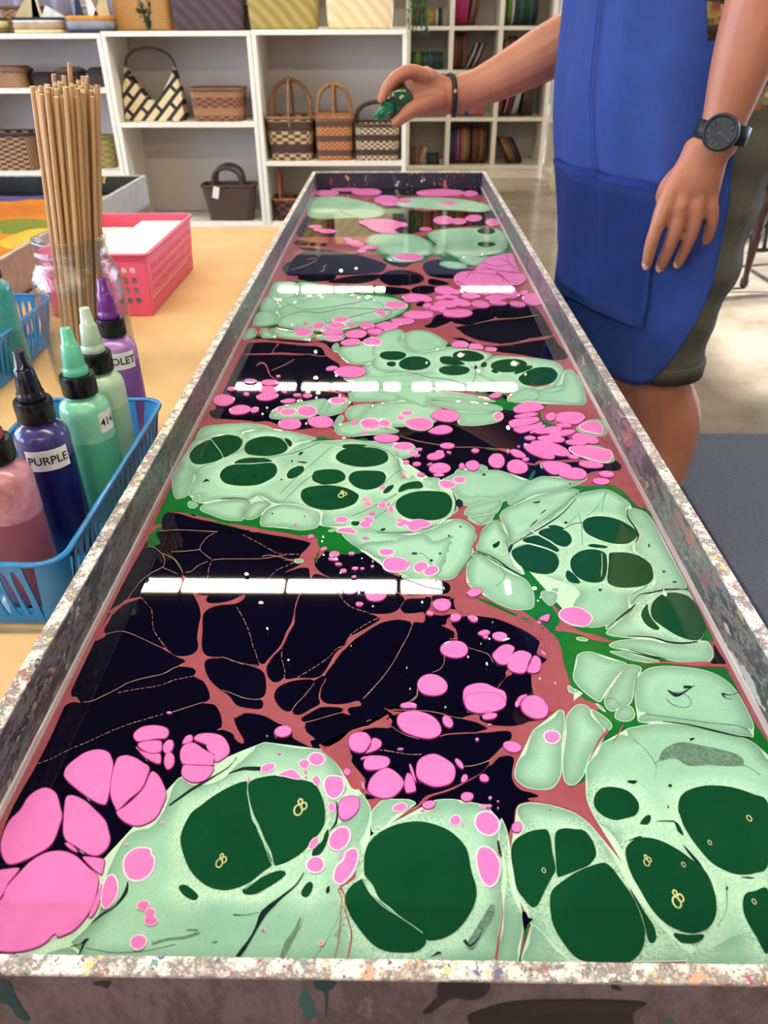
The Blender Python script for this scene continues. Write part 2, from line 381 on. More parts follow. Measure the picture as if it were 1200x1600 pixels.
bath = obj('paint_bath', boxbm(BX0, BX1, BY0, BY1, TABLE+.005, LIQ), m_rose)
bath.parent = big; bath.matrix_parent_inverse = Matrix.Translation(-big.location)
bath['label'] = 'rose paint film filling the tray under the other colours'
DATA = '''Np -858 6186 -905 6585 -858 6914 -754 7030 -612 7090 -480 6858 -309 6887 -327 6640 -610 6692 -778 6692
Np -887 6210 -854 6380 -819 6431 -784 6234 -832 6186
Np -887 6430 -803 6665 -606 6649 -355 6640 -131 6587 -88 6433 -138 6260 -309 6236 -571 6211 -782 6210 -816 6405
Np -798 6116 -766 6186 -651 6220 -518 6197 -486 6117 -531 6026 -657 6003 -764 6047
Np -540 5981 -458 6094 -307 6188 -151 6213 -110 6165 -197 6005 -347 5937
Np -135 6096 -99 6261 -20 6344 87 6344 191 6238 227 6097 184 5962 57 5895 -68 5916
Np -169 5916 -68 5873 82 5809 105 5705 -41 5643 -163 5663 -226 5745
Np 118 5789 183 5883 295 5875 302 5748 238 5673 141 5685
Gp -969 4998 -985 5168 -960 5539 -983 5957 -861 6002 -682 6003 -494 5871 -165 5745 55 5544 112 5354 30 5139 -80 5003 -357 4872 -550 4871 -600 4935 -804 4999 -817 4933 -937 4932
Mp -963 5065 -962 5239 -905 5239 -832 5204 -809 5032 -865 4966 -958 4998
Mp -960 5619 -970 5957 -887 6002 -792 5957 -762 5743 -761 5580 -871 5501 -948 5539
Mp -973 5312 -941 5405 -876 5540 -527 5661 -162 5623 7 5544 83 5373 53 5245 -37 5104 -188 4970 -317 4920 -438 4809 -600 4935 -752 4934 -806 5100 -832 5204
Mp -756 5743 -780 5957 -653 5958 -492 5850 -288 5745 -406 5662 -645 5620 -742 5620
Pe 151 5565 98 0 -2 -99
Qe 7 5380 77 0 0 -67
Pe 131 5168 79 0 -2 -80
Pe 49 5031 81 -21 -2 -60
Qe -379 5052 59 10 4 -54
Qe -118 5244 34 -15 -1 -43
Qe -88 5173 27 -12 -1 -35
Qe -311 5427 16 0 1 -23
Qe -615 4980 15 0 2 -23
Pe -246 7091 88 19 4 -83
Pe -312 6962 46 0 3 -69
Pe -358 7187 60 0 3 -61
Pe -429 7255 51 0 3 -50
wq -853 5535 -765 5377 -669 5271 -532 5301 -388 5383 -271 5457 -159 5537 -160 5549 -272 5469 -390 5395 -534 5313 -669 5283 -765 5387 -852 5545
wq -783 5095 -732 5175 -676 5235 -608 5220 -536 5200 -466 5253 -384 5309 -270 5308 -153 5292 -63 5283 19 5275 19 5286 -63 5295 -153 5304 -270 5320 -385 5321 -467 5264 -537 5212 -609 5231 -677 5246 -734 5186 -786 5105
wq -574 4897 -473 4979 -368 5063 -262 5156 -151 5238 -38 5281 77 5311 76 5323 -39 5293 -152 5249 -263 5167 -370 5074 -474 4989 -576 4907
wq -801 5068 -818 5136 -830 5203 -825 5272 -814 5345 -818 5353 -829 5279 -834 5206 -821 5133 -803 5064
Gq 33 5163 64 5238 91 5306 105 5348 116 5381 109 5402 99 5369 85 5328 58 5260 27 5185
We -455 6284 15 0 3 -44
We -332 6357 11 0 1 -30
We -856 5501 14 0 5 -39
We -865 5424 9 0 4 -30
We -499 4436 8 0 2 -19
Vq -873 6321 -836 6358 -801 6396 -777 6429 -754 6472 -722 6545 -687 6629 -691 6648 -726 6564 -759 6491 -781 6448 -805 6415 -839 6378 -877 6340
Vq -629 6273 -607 6296 -592 6326 -601 6373 -611 6405 -604 6436 -591 6474 -595 6491 -608 6452 -617 6408 -605 6362 -597 6337 -610 6315 -632 6292
Np 223 6434 255 6589 370 6695 420 6589 477 6385 584 6385 647 6336 478 6191 472 6098 331 6121 256 6214
Np 256 6006 278 6088 341 6052 413 5971 410 5927 333 5896 272 5927
Np -107 6803 -21 6694 145 6615 74 6434 -20 6484 -104 6640
Np 148 5410 197 5506 243 5468 182 5373
Gp -21 6641 118 6641 231 6722 285 6668 214 6588 62 6562
Gp 462 7092 502 7275 499 6975 460 6805 377 6833 438 6917
Pp 475 6144 535 6263 643 6297 825 6264 901 6240 1032 6241 1045 6055 972 5899 907 5877 927 5750 918 5588 841 5548 682 5627 544 5707 504 5833 463 5963
De 700 6091 134 1 -11 -115
Pp 737 6590 823 6751 945 6834 1033 6862 1019 6437 1016 6217 901 6240 785 6386
Pe 127 5549 74 0 -2 -102
Pe 376 5749 77 -23 -9 -116
Pe 456 5707 43 -13 -6 -66
Pe 239 5510 33 10 0 -54
Pe 228 5374 30 0 -2 -52
Pe 332 5566 38 0 -2 -43
Pe 409 5586 61 -18 -4 -47
Pe 560 5607 70 -12 -7 -72
Pe 367 5408 88 -14 -6 -90
Pe 479 5443 70 -50 -11 -82
Pe 616 5406 64 -30 -12 -86
Pe 290 5326 51 0 -3 -66
Pe 346 5250 44 7 -1 -36
Pe 439 5201 105 12 -5 -88
Pe 743 5560 81 0 -7 -63
Pe 747 5452 66 -31 -9 -57
Pe 885 5411 57 -27 -11 -63
Pe 1015 5524 74 -22 -26 -147
Pe 970 5689 39 21 -6 -64
Pe 138 5175 88 0 -2 -84
Qe -4 5380 63 0 0 -67
Pe 222 5183 43 0 -3 -77
Pe 46 5028 83 -22 -2 -60
Pe -57 4929 76 0 1 -77
Qe 105 6739 127 0 -1 -120
Pe 719 5750 130 -39 -14 -108
Pe 630 6146 130 1 -11 -130
Pe 980 6148 41 -116 -31 -105
Pe 840 5588 10 0 -3 -24
Tq 656 5599 701 5626 756 5639 837 5607 925 5561 928 5576 839 5623 758 5655 702 5642 657 5614
Tq 898 6687 944 6588 983 6479 1006 6337 1023 6187 1028 6200 1011 6351 988 6496 948 6607 903 6707
Tq 585 6230 710 6218 815 6183 863 6080 890 5958 895 5972 867 6096 819 6202 712 6237 587 6249
Tq 734 6426 790 6347 852 6279 937 6238 1027 6208 1031 6227 940 6258 856 6298 794 6366 738 6445
Tq 745 6536 791 6469 842 6424 911 6444 985 6485 988 6510 913 6469 846 6449 795 6493 749 6561
Tq 701 6349 778 6323 855 6296 933 6263 1011 6229 1015 6253 936 6287 858 6320 781 6347 704 6373
Tq 970 6812 968 6673 968 6533 971 6383 976 6235 983 6247 979 6395 975 6545 976 6684 978 6823
Tq 476 5998 514 5915 554 5844 602 5801 647 5772 678 5753 705 5739 708 5760 681 5774 650 5793 605 5821 557 5864 519 5935 481 6017
Tq 819 6230 849 6137 875 6045 891 5953 903 5862 909 5876 897 5968 882 6063 855 6156 825 6250
Tq 694 5739 749 5792 801 5823 846 5792 888 5740 893 5760 850 5813 803 5845 749 5812 695 5759
Tq 641 6288 607 6232 579 6177 568 6124 563 6076 570 6075 573 6118 582 6160 609 6211 642 6267
Tq 822 6253 848 6190 866 6130 859 6075 845 6013 850 6005 865 6071 872 6144 854 6210 828 6275
Np -914 8739 -560 8739 -373 8196 -271 7804 -305 7575 -552 7530 -801 7530 -946 7530 -987 7898
Np -967 7356 -703 7357 -663 7110 -851 7030
Np -812 6839 -630 6953 -433 6877 -443 6729 -650 6728
Np -933 6585 -612 6729 -507 6839 -355 6840 -122 6587 -84 6450 -169 6252 -464 6188 -884 6186
Np -1406 12571 1341 12550 1316 10334 1378 9747 -1056 9967
Np -425 7899 -254 8738 30 9095 311 8738 648 8854 1157 8737 1148 8096 723 7997 326 7804 -14 7531 -307 7620
Rp -956 7442 -666 7400 -302 7487 -182 7620 -464 7443 -676 7273 -864 7340
Rp -1008 7190 -686 7150 -463 7070 -376 6877 -595 6992 -819 7093
Mp -974 8625 -984 9480 -714 9614 -473 9413 -239 9095 -138 8854 -156 8569 -381 8406 -606 8353 -855 8353
Gp -420 9348 -239 9095 -114 8913 -64 8625 -179 8514 -308 8973
Mp -118 9220 81 9478 438 9544 784 9411 1010 9155 1076 8853 917 8681 621 8795 317 8913 78 8973
mp -631 8739 -402 8914 -159 8738 -177 8460 -379 8353
Gp -186 8914 -19 8913 75 8625 -110 8569
Gp 275 7531 411 7805 720 7948 1054 7852 1067 7276 1017 6881 774 6733 639 6452 386 6452 400 6732 328 6805 250 6731 -12 6588 -165 6878 -272 7191
Mp -284 7274 -243 7575 -78 7665 152 7620 310 7359 340 7112 292 6842 139 6804 -50 6841 -188 7032
Mp 310 7666 456 7852 717 7919 1011 7852 1058 7533 1017 7113 903 6881 668 6806 550 6732 450 6956 443 7193 350 7359
mp 337 7033 373 7193 450 7152 461 6994 407 6879 341 6894
Mp -87 6730 -12 6841 158 6804 230 6695 99 6602 -30 6623
Mp 371 6520 432 6624 574 6555 591 6419 472 6385
Mp 550 6732 681 6732 815 6769 717 6521 608 6520
De 895 7759 93 0 -13 -130
De 841 7219 83 0 -10 -98
Pe -857 9796 157 0 17 -211
Pe -363 9867 184 0 8 -242
Pe -636 10039 187 -1 9 -147
Pe 527 9822 277 -1 -11 -240
Pe 734 9792 94 0 -13 -197
Pe 900 9750 93 0 -16 -195
Pe -120 9377 150 0 3 -260
Qe 105 9283 75 0 -1 -102
Qe 594 9157 98 0 -7 -125
Pe -68 9095 98 0 1 -99
Pe -823 7947 72 0 8 -87
Pe -773 7804 60 0 6 -66
Pe -682 7739 85 0 8 -102
Pe 295 7852 60 0 -2 -66
Pe 28 8046 88 0 0 -129
Pe -462 7400 37 0 4 -69
Pe -406 7299 60 0 3 -67
Pe -356 7208 52 0 3 -74
Pe -229 7087 75 0 2 -79
Pe -312 6954 46 0 2 -62
Qe 110 6746 124 0 -2 -131
Pe 498 8250 112 0 -11 -207
Pe 819 8354 90 0 -14 -169
Pe 1000 8148 79 0 -19 -182
Pe 650 8198 80 0 -11 -164
Pp -393 8145 -309 8300 -152 8321 -17 8248 72 8045 -15 7804 27 7665 -141 7665 -250 7804 -321 7996
Pp 717 6521 811 6733 970 6806 1017 6733 1000 6193 756 6192 663 6320
We -457 6297 18 0 3 -52
We -333 6362 14 0 2 -40
Gp -967 2371 -982 2517 -987 2821 -990 3298 -985 3387 -858 3442 -631 3399 -397 3321 -249 3254 -115 3222 -91 2391 -301 2357 -302 2433 -412 2454 -547 2492 -552 2486 -684 2531 -828 2590 -914 2613 -956 2595 -958 2564 -936 2494 -953 2459 -941 2426 -920 2382
Rp -984 2431 -979 2505 -946 2517 -939 2505 -961 2488
np -958 2576 -945 2603 -896 2595 -821 2560 -736 2531 -679 2508 -623 2486 -582 2469 -683 2462 -737 2473 -835 2478 -912 2473 -938 2488 -951 2529
Np -953 2688 -923 2676 -890 2651 -838 2602 -825 2578 -874 2614 -917 2651
Rp -766 2548 -668 2520 -587 2503 -547 2492 -549 2469 -583 2475 -653 2508
Rp -511 2470 -412 2448 -340 2432 -307 2421 -357 2415 -437 2442
Mp -994 2862 -1001 2948 -990 3197 -974 3264 -888 3308 -810 3317 -744 3301 -735 3119 -802 3071 -904 3054 -907 2935 -899 2808 -897 2741 -933 2714 -960 2754
Mp -978 3247 -985 3351 -965 3405 -897 3433 -810 3446 -736 3447 -676 3429 -621 3390 -668 3380 -761 3353 -761 3309 -850 3317 -910 3299 -971 3251
Mp -755 3318 -745 3353 -685 3380 -612 3381 -520 3355 -428 3312 -386 3278 -460 3244 -504 3218 -519 3153 -690 3119 -731 3183 -738 3266
Mp -964 3023 -907 3070 -811 3118 -733 3151 -644 3119 -524 3137 -465 3219 -390 3253 -288 3254 -211 3271 -116 3238 -53 3189 9 3079 38 2944 59 2901 108 2832 134 2765 245 2779 267 2688 259 2625 206 2564 131 2482 35 2453 -29 2447 -93 2457 -152 2491 -141 2537 -192 2513 -237 2507 -289 2512 -302 2547 -305 2620 -368 2644 -425 2675 -501 2680 -523 2693 -586 2744 -621 2705 -676 2704 -745 2710 -803 2690 -836 2683 -857 2715 -842 2742 -890 2741 -902 2822 -900 2906
mp -871 2715 -863 2741 -840 2735 -835 2696 -852 2692
mp -880 2683 -873 2696 -849 2683 -832 2664 -846 2639 -871 2651
mp -819 2639 -806 2671 -750 2697 -677 2714 -634 2705 -610 2679 -622 2629 -622 2556 -647 2546 -701 2555 -762 2590 -804 2615
mp -629 2592 -619 2654 -592 2695 -551 2699 -520 2674 -541 2630 -560 2580 -589 2556 -617 2562
mp -551 2545 -549 2593 -529 2642 -480 2674 -418 2668 -368 2644 -318 2619 -304 2571 -309 2512 -333 2489 -384 2482 -450 2499 -522 2504 -544 2515
mp -267 2478 -249 2492 -223 2490 -254 2469
Dp -969 3093 -967 3165 -941 3223 -905 3256 -858 3198 -823 3118 -811 3079 -841 3040 -896 3016 -940 3031
Dp -906 3262 -878 3296 -825 3312 -774 3292 -745 3241 -748 3167 -773 3118 -805 3083 -830 3134 -869 3215
Dp -724 3175 -718 3241 -678 3284 -624 3297 -566 3277 -527 3218 -516 3161 -545 3120 -603 3099 -672 3107 -706 3127
Dp -543 3268 -526 3272 -502 3235 -501 3198 -513 3202
Dp -745 3025 -718 3064 -668 3078 -606 3070 -573 3045 -630 3030 -703 3018
Dp -790 2914 -783 2973 -746 3010 -665 3014 -570 3027 -539 2975 -540 2917 -569 2867 -613 2831 -676 2824 -735 2837 -769 2865
Dp -487 2910 -480 2961 -448 2998 -422 2995 -415 2961 -432 2918 -464 2889
Dp -372 2897 -362 2947 -320 2970 -268 2963 -234 2941 -222 2898 -254 2853 -310 2844 -354 2862
Dp -406 2746 -400 2793 -357 2820 -287 2828 -216 2808 -164 2762 -155 2729 -174 2677 -233 2639 -299 2632 -363 2663 -395 2707
Pe -930 3720 55 12 18 -78
Pe -820 3599 55 20 14 -58
Pe -742 3600 19 19 11 -33
Pe -700 3772 61 14 10 -53
Pe -576 3712 38 8 5 -31
Pe -483 3782 25 0 3 -30
Pe -537 3794 21 0 2 -19
Pe -913 3869 27 0 5 -26
Pe -821 3804 16 0 4 -21
Lq -903 3259 -885 3228 -867 3196 -848 3163 -831 3132 -819 3106 -809 3082 -807 3085 -817 3109 -829 3135 -846 3167 -865 3200 -883 3232 -902 3264
Lq -743 3013 -709 3014 -672 3015 -624 3023 -571 3032 -572 3038 -625 3029 -674 3022 -711 3020 -744 3019
wq -754 3283 -738 3212 -734 3152 -766 3120 -807 3097 -840 3069 -872 3042 -870 3037 -839 3064 -806 3092 -764 3115 -732 3149 -736 3211 -751 3284
wq -901 2821 -901 2905 -894 2977 -865 3007 -830 3022 -831 3027 -867 3011 -896 2981 -903 2907 -904 2823
wq -496 2757 -479 2802 -459 2852 -434 2911 -401 2982 -357 3077 -306 3185 -308 3189 -359 3081 -403 2985 -436 2914 -461 2855 -481 2805 -498 2760
wq -474 2692 -448 2759 -421 2825 -391 2882 -360 2938 -362 2942 -393 2886 -423 2828 -450 2762 -476 2695
wq -730 3008 -686 3040 -636 3070 -566 3091 -491 3118 -427 3171 -365 3234 -366 3239 -429 3176 -493 3123 -567 3096 -637 3075 -688 3044 -732 3013
wq -593 2742 -573 2717 -551 2697 -524 2692 -495 2691 -496 2695 -525 2696 -551 2701 -572 2721 -592 2746
wq -643 2709 -627 2696 -611 2684 -611 2687 -626 2700 -642 2713
Kq -851 2848 -844 2857 -839 2861 -834 2861 -826 2859 -826 2864 -834 2875 -845 2881 -851 2868 -853 2852
Kq -455 3104 -448 3109 -443 3114 -439 3122 -436 3132 -437 3137 -444 3138 -451 3135 -455 3122 -457 3107
Kq -453 3041 -436 3034 -422 3029 -414 3029 -407 3031 -407 3036 -414 3040 -423 3044 -437 3045 -453 3046
Ke -480 3048 5 0 1 -8
Ke -506 2878 4 0 1 -7
Ke -508 2599 4 0 1 -5
Kq -745 2708 -718 2713 -692 2717 -664 2714 -635 2709 -636 2713 -664 2719 -693 2722 -720 2718 -746 2712
Pe -332 2431 12 0 1 -12
Qe -405 2519 6 0 1 -7
Qe -372 2579 5 0 1 -5
Qe -233 2548 12 0 1 -21
We -691 3542 6 0 1 -10
We -679 3620 6 0 1 -8
We -281 2425 4 0 0 -6
We -283 2393 4 0 0 -5
We -483 3835 14 0 3 -26
We -425 3816 14 0 2 -24
We -523 3708 9 0 2 -14
We -505 3708 7 0 1 -12
Np -512 3890 -243 3892 -201 3763 -232 3680 -263 3619 -450 3303 -714 3462 -793 3537 -792 3635 -701 3956
Np -320 3366 -291 3411 -180 3467 25 3487 192 3545 347 3624 574 3686 612 3647 652 3627 750 3402 824 3367 900 3198 1030 3073 1023 2983 896 2967 727 2838 612 2864 531 2949 458 2948 389 2976 274 2903 123 2887 67 2973 24 3063 -37 3190 -180 3272 -245 3305
Rp -370 3913 -301 3826 -225 3721 -113 3718 43 3744 148 3749 147 3734 8 3712 -121 3691 -233 3700
Rp -283 3541 -257 3659 -121 3701 -129 3681 -246 3619 -259 3561 -247 3485
Gp -99 3893 -18 3861 79 3807 200 3766 374 3757 547 3748 600 3833 519 3811 426 3853 370 3941 476 3920 600 3759 663 3708 797 3688 741 3658 623 3667 564 3676 458 3726 113 3744 44 3796
Mp -251 3805 -232 3859 -152 3875 -45 3860 26 3796 52 3748 -35 3722 -156 3717 -226 3725
Mp -259 3551 -254 3610 -214 3670 -120 3685 -143 3601 -174 3523 -230 3489
Mp -191 3523 -120 3671 -43 3706 95 3719 180 3673 246 3624 205 3470 106 3432 -16 3413 -139 3467
Mp -305 3375 -292 3425 -237 3466 -173 3495 -57 3449 -40 3404 17 3378 1 3346 -71 3333 -150 3323 -213 3302 -277 3322
Mp 160 3720 234 3735 329 3730 457 3710 547 3676 570 3636 548 3603 445 3590 346 3601 247 3654
Mp 304 3604 361 3589 495 3587 553 3577 562 3529 525 3473 431 3435 350 3431 320 3453 335 3509
Mp -64 3904 80 3894 222 3873 335 3831 431 3810 544 3727 458 3722 286 3746 148 3755 61 3807 -18 3850
Mp -155 3246 -132 3258 -54 3236 9 3230 71 3237 101 3191 107 3127 69 3095 31 3079 -22 3125 -84 3189
Mp 23 2763 37 2831 74 2923 95 2901 122 2846 121 2818 65 2804
mp 123 2873 138 2902 195 2902 201 2860 205 2805 245 2766 269 2714 223 2752 163 2805 128 2818
Mp 194 2860 224 2903 277 2946 316 2976 388 2969 462 2977 516 2948 566 2892 595 2892 587 2836 544 2782 470 2742 377 2702 306 2669 281 2701 264 2753 234 2819
Mp 270 2946 295 2990 330 2976 393 3029 427 2992 387 2962 299 2946
mp 289 2613 312 2663 369 2695 426 2718 461 2722 447 2665 409 2621 353 2596 307 2589
mp 306 2583 353 2596 411 2609 404 2578 374 2542 346 2521 323 2554
Mp -457 3698 -373 3730 -236 3752 -257 3659 -310 3560 -375 3540 -458 3618
Dp -278 3084 -265 3139 -222 3180 -168 3188 -99 3181 -52 3149 -33 3102 -36 3055 -72 3017 -138 2998 -198 3008 -251 3038
Dp -254 3196 -224 3217 -138 3205 -176 3188 -237 3180
Dp -206 2884 -201 2927 -173 2956 -108 2961 -57 2950 -40 2907 -48 2858 -75 2816 -124 2795 -167 2815 -193 2849
Dp -369 2940 -313 2970 -254 2963 -224 2920 -227 2877 -268 2849 -331 2844
Dp -50 2776 -33 2817 -5 2836 -9 2810 -26 2776 -43 2765
Dp 16 2790 30 2831 66 2859 109 2866 125 2832 114 2811 65 2804 23 2777
Dp 4 2666 16 2718 51 2757 99 2780 162 2785 217 2772 242 2726 242 2663 221 2601 180 2564 121 2558 62 2569 22 2605
Dp -177 2527 -167 2543 -144 2539 -144 2523 -160 2514
Pe -42 3278 66 1 1 -44
Qe 42 3197 51 0 0 -41
Qe 85 3133 26 10 1 -19
Pe 252 3204 37 0 -2 -31
Pe 117 3167 14 0 0 -13
Pe 213 3143 20 0 -1 -13
Pe 192 3099 43 13 1 -37
Pe 382 3156 19 0 -2 -22
Pe 256 3139 12 -4 -1 -9
Pe 52 3041 15 0 0 -18
Pe 101 3023 21 0 0 -20
Pe 205 2984 51 0 -2 -50
Pe 118 2927 18 0 0 -17
Pe 198 2922 26 0 -1 -13
Pe 308 3005 14 0 -2 -28
Pe 357 3011 34 0 -4 -48
Qe 231 2841 38 -6 -4 -36
Qe 289 2881 29 0 -2 -31
Qe 62 3567 33 0 0 -29
Qe 29 3508 20 0 0 -30
Qe -54 2810 15 8 3 -17
Qe -113 2675 18 0 1 -22
Qe -121 2710 19 0 1 -15
Qe -52 2666 20 7 3 -25
Qe -16 2635 11 8 6 -28
Qe -94 2607 13 0 0 -12
Qe -216 2552 28 0 1 -24
Qe -106 2555 24 -7 -2 -23
Qe -118 2520 25 0 1 -29
Qe 22 2551 16 0 0 -14
Qe 24 2520 16 0 0 -20
Qe 80 2499 31 0 0 -25
Qe 103 2528 46 -7 -2 -31
Qe 48 2533 22 -14 -4 -20
Qe 38 2915 10 0 0 -14
Qe -25 2676 5 5 2 -5
Qe -154 3330 16 0 0 -10
Qe -207 3454 17 7 3 -22
Pe 105 3104 15 6 1 -11
Pe 160 3023 13 9 1 -8
Qp -231 2467 -223 2488 -185 2496 -158 2479 -150 2451 -189 2456
Qp -181 3439 -168 3485 -124 3505 -90 3486 -74 3431 -80 3395 -112 3377 -160 3385
Qp -86 3468 -57 3496 -24 3440 -20 3413 -64 3404
Qp 48 3450 62 3487 108 3510 157 3507 189 3470 191 3424 161 3379 121 3370 73 3396
Pp 183 3545 211 3594 253 3610 303 3600 332 3547 328 3499 287 3462 238 3470 202 3498
Pp 164 3352 203 3406 244 3428 279 3407 289 3371 263 3336 215 3323
Qe 536 3539 27 0 -5 -44
Pe 547 3792 36 12 -2 -34
Qe -312 3720 51 7 4 -45
Pe -385 3458 66 -12 3 -64
Pe -286 3859 41 -8 1 -22
We -303 3777 7 0 1 -17
We -351 3705 6 0 1 -14
We -245 3690 7 0 1 -16
We -250 3273 9 0 0 -7
We 568 3397 6 -18 -9 -15
We -282 2425 4 0 0 -6
We -283 2394 4 0 0 -5
wq -285 3201 -229 3215 -170 3219 -100 3196 -38 3155 -3 3096 23 3031 25 3034 -1 3100 -37 3159 -100 3201 -170 3224 -229 3220 -285 3206
wq -60 2815 -28 2883 2 2942 22 2962 38 2971 38 2975 21 2967 1 2945 -29 2887 -62 2818
wq -176 2583 -139 2610 -98 2645 -47 2699 10 2761 8 2765 -48 2703 -99 2648 -140 2614 -177 2586
wq -114 2524 -70 2581 -30 2633 -10 2668 3 2697 1 2699 -12 2671 -32 2636 -71 2584 -115 2527
wq -74 2467 -6 2464 60 2468 130 2492 192 2527 228 2573 257 2624 255 2627 227 2576 191 2531 130 2495 60 2472 -6 2468 -74 2470
wq 8 3157 14 3072 22 3002 36 2966 52 2942 53 2946 38 2969 25 3004 17 3073 10 3158
Kq 274 2702 268 2693 265 2678 270 2667 278 2660 280 2665 277 2678 275 2685 275 2689 276 2700
Ke -46 2486 10 6 2 -7
Ke 400 2929 6 0 -1 -9
Kq 251 2778 256 2738 258 2700 254 2663 248 2626 251 2625 259 2662 264 2701 260 2741 253 2780
Vq 24 3305 61 3279 102 3255 156 3233 210 3214 253 3199 293 3190 330 3190 370 3191 425 3184 483 3176 484 3181 425 3189 371 3196 330 3195 294 3195 254 3205 210 3219 156 3238 103 3260 62 3284 25 3310
wq 265 2516 266 2516 267 2516 267 2520 266 2520 265 2520
Rp 792 3658 896 3669 964 3670 965 3591 1034 3524 1056 3478 1034 3524 982 3552 847 3590 804 3579 771 3531 797 3589
Rp 1003 3316 1055 3334 1063 2998 1050 2683 1014 2702 1005 2827 987 2896 1052 3043 1054 3200 1023 3266
Rp 962 2910 1012 2968 1059 2983 1050 2683 1016 2734 988 2813 963 2854
Rp 665 3069 755 3070 847 3086 889 3071 811 3055 723 3058
Rp 589 3053 636 3023 685 3054 664 3062 646 3039 625 3046
Gp 381 2677 478 2755 566 2836 618 2949 640 2979 630 2935 600 2878 557 2822 660 2810 798 2838 882 2839 981 2840 1016 2708 1056 2658 1065 2597 982 2683 895 2772 829 2785 754 2758 604 2679 460 2603 386 2531 365 2507 347 2531
Gp 744 3569 764 3589 756 3512 778 3475 812 3439 785 3420 756 3438 748 3493
Gp 439 3186 499 3178 482 3165 445 3175
rp 484 3181 530 3179 569 3131 533 3146
Mp 612 3748 686 3877 743 3904 803 3889 786 3835 758 3771 684 3739 622 3724
Mp 792 3878 951 3969 1052 4109 1037 3773 1011 3694 966 3680 899 3689 821 3729 756 3760
Mp 482 2703 506 2755 559 2836 624 2899 671 2924 740 2908 809 2894 855 2909 862 2909 842 2880 767 2825 676 2783 602 2756 555 2717 510 2684 483 2684
Mp 909 3395 934 3440 976 3486 1031 3511 1064 3478 1053 3352 1011 3317 946 3342
Mp 832 3181 871 3206 967 3223 1012 3183 1030 3104 1012 3057 957 3046 892 3087
mp 826 3513 844 3570 882 3594 913 3580 827 3476
mp 669 3024 681 3051 708 3054 675 2994
We 568 3395 6 -18 -9 -15
Pp 621 3617 649 3667 706 3708 757 3708 790 3648 767 3608 704 3579 636 3574
Pp 619 3539 677 3569 729 3579 741 3550 687 3521 628 3511
Pp 577 3446 591 3483 652 3511 729 3525 740 3484 700 3447 630 3410 589 3401
Pp 591 3383 639 3415 699 3438 748 3466 737 3420 672 3366 621 3339
Pe 716 3388 46 42 1 -23
Pe 768 3374 72 22 -4 -39
Pe 829 3341 70 21 -4 -35
Pe 662 3289 29 0 -4 -24
Pe 765 3280 66 -12 -8 -39
Pe 854 3430 40 -8 -5 -24
Pe 879 3244 51 -9 -8 -33
Pe 744 3184 87 -54 -17 -57
Pe 799 3149 21 -18 -13 -36
Pe 835 3099 25 -15 -7 -21
Pe 683 3149 67 -65 -16 -45
Pe 902 3025 55 -10 -9 -34
Pe 954 2938 36 -4 -7 -29
Pe 915 2873 37 -4 -8 -31
Pe 473 3057 40 0 -8 -69
Pe 479 3106 27 0 -2 -22
Pe 561 3001 48 -8 -12 -67
Pe 595 3200 7 0 -1 -10
Pe 538 3154 8 0 -2 -19
Pe 610 3072 18 0 -3 -18
Pe 382 3156 20 0 -2 -22
Qe 535 3533 27 0 -5 -46
Pe 549 3790 36 12 -2 -34
Pp 774 3522 798 3570 829 3580 836 3551 818 3494 787 3479
Pp 826 3503 852 3570 906 3590 963 3581 984 3529 958 3477 919 3443 856 3454 827 3476
Qp 925 3413 954 3458 991 3477 1037 3468 1046 3405 1028 3337 979 3351 937 3377
Pp 864 3290 898 3342 945 3337 986 3308 992 3257 968 3228 924 3240
Qp 830 3173 855 3203 933 3207 989 3183 1023 3167 1025 3112 997 3057 951 3052 893 3090 854 3118
Pp 545 3147 563 3171 595 3155 617 3108 601 3087 565 3096
Pp 677 3024 700 3054 752 3052 792 3032 809 2995 762 2951 722 2929 691 2957
Pp 737 2922 765 2965 814 2995 855 2981 866 2937 844 2895 793 2887
Gq 826 3244 840 3262 855 3278 868 3287 882 3295 882 3302 869 3294 855 3284 840 3268 825 3250
wq 439 2614 449 2630 466 2651 507 2686 558 2728 557 2731 507 2690 466 2654 448 2633 438 2616
wq 582 2531 648 2605 712 2678 768 2745 821 2810 820 2813 767 2748 712 2681 647 2608 581 2534
wq 789 2593 812 2612 839 2642 877 2707 919 2785 918 2787 876 2709 838 2645 812 2615 788 2596
wq 918 2786 901 2747 886 2708 873 2669 862 2632 864 2631 875 2669 888 2707 903 2745 920 2785
Kq 437 2418 439 2385 440 2353 444 2355 441 2387 439 2419
Ke 696 2542 5 -4 -2 -6
Ke 774 2855 4 0 -1 -6
Ke 402 2930 7 0 -1 -10
Ke 943 3115 8 0 -1 -6
Kq 546 2508 559 2526 571 2541 579 2552 586 2561 585 2564 578 2557 569 2548 557 2530 545 2511
Kq 603 2603 614 2615 624 2626 629 2634 632 2640 631 2643 627 2638 622 2632 613 2620 602 2606
Kq 586 2696 597 2692 607 2692 614 2700 620 2709 619 2712 613 2707 607 2704 598 2701 587 2700
Kq 978 2658 965 2620 956 2583 959 2552 964 2522 966 2488 965 2457 955 2430 940 2403 942 2401 958 2427 972 2458 974 2494 971 2529 964 2557 960 2585 968 2620 980 2657
Np -813 3655 -908 4684 -756 4640 -648 4597 -502 4570 -429 4431 -338 4247 -309 4099 -174 3983 -147 3701 -216 3700 -256 3503 -266 3393 -443 3391 -577 3426 -658 3472 -750 3480 -869 3498 -937 3507 -972 3555 -974 3603 -891 3614
Np -898 4790 -848 4699 -781 4670 -649 4612 -488 4642 -431 4717 -328 4748 -182 4779 -190 4689 -337 4542 -391 4458 -434 4486 -480 4556 -464 4613 -507 4627 -653 4641 -783 4685 -881 4714
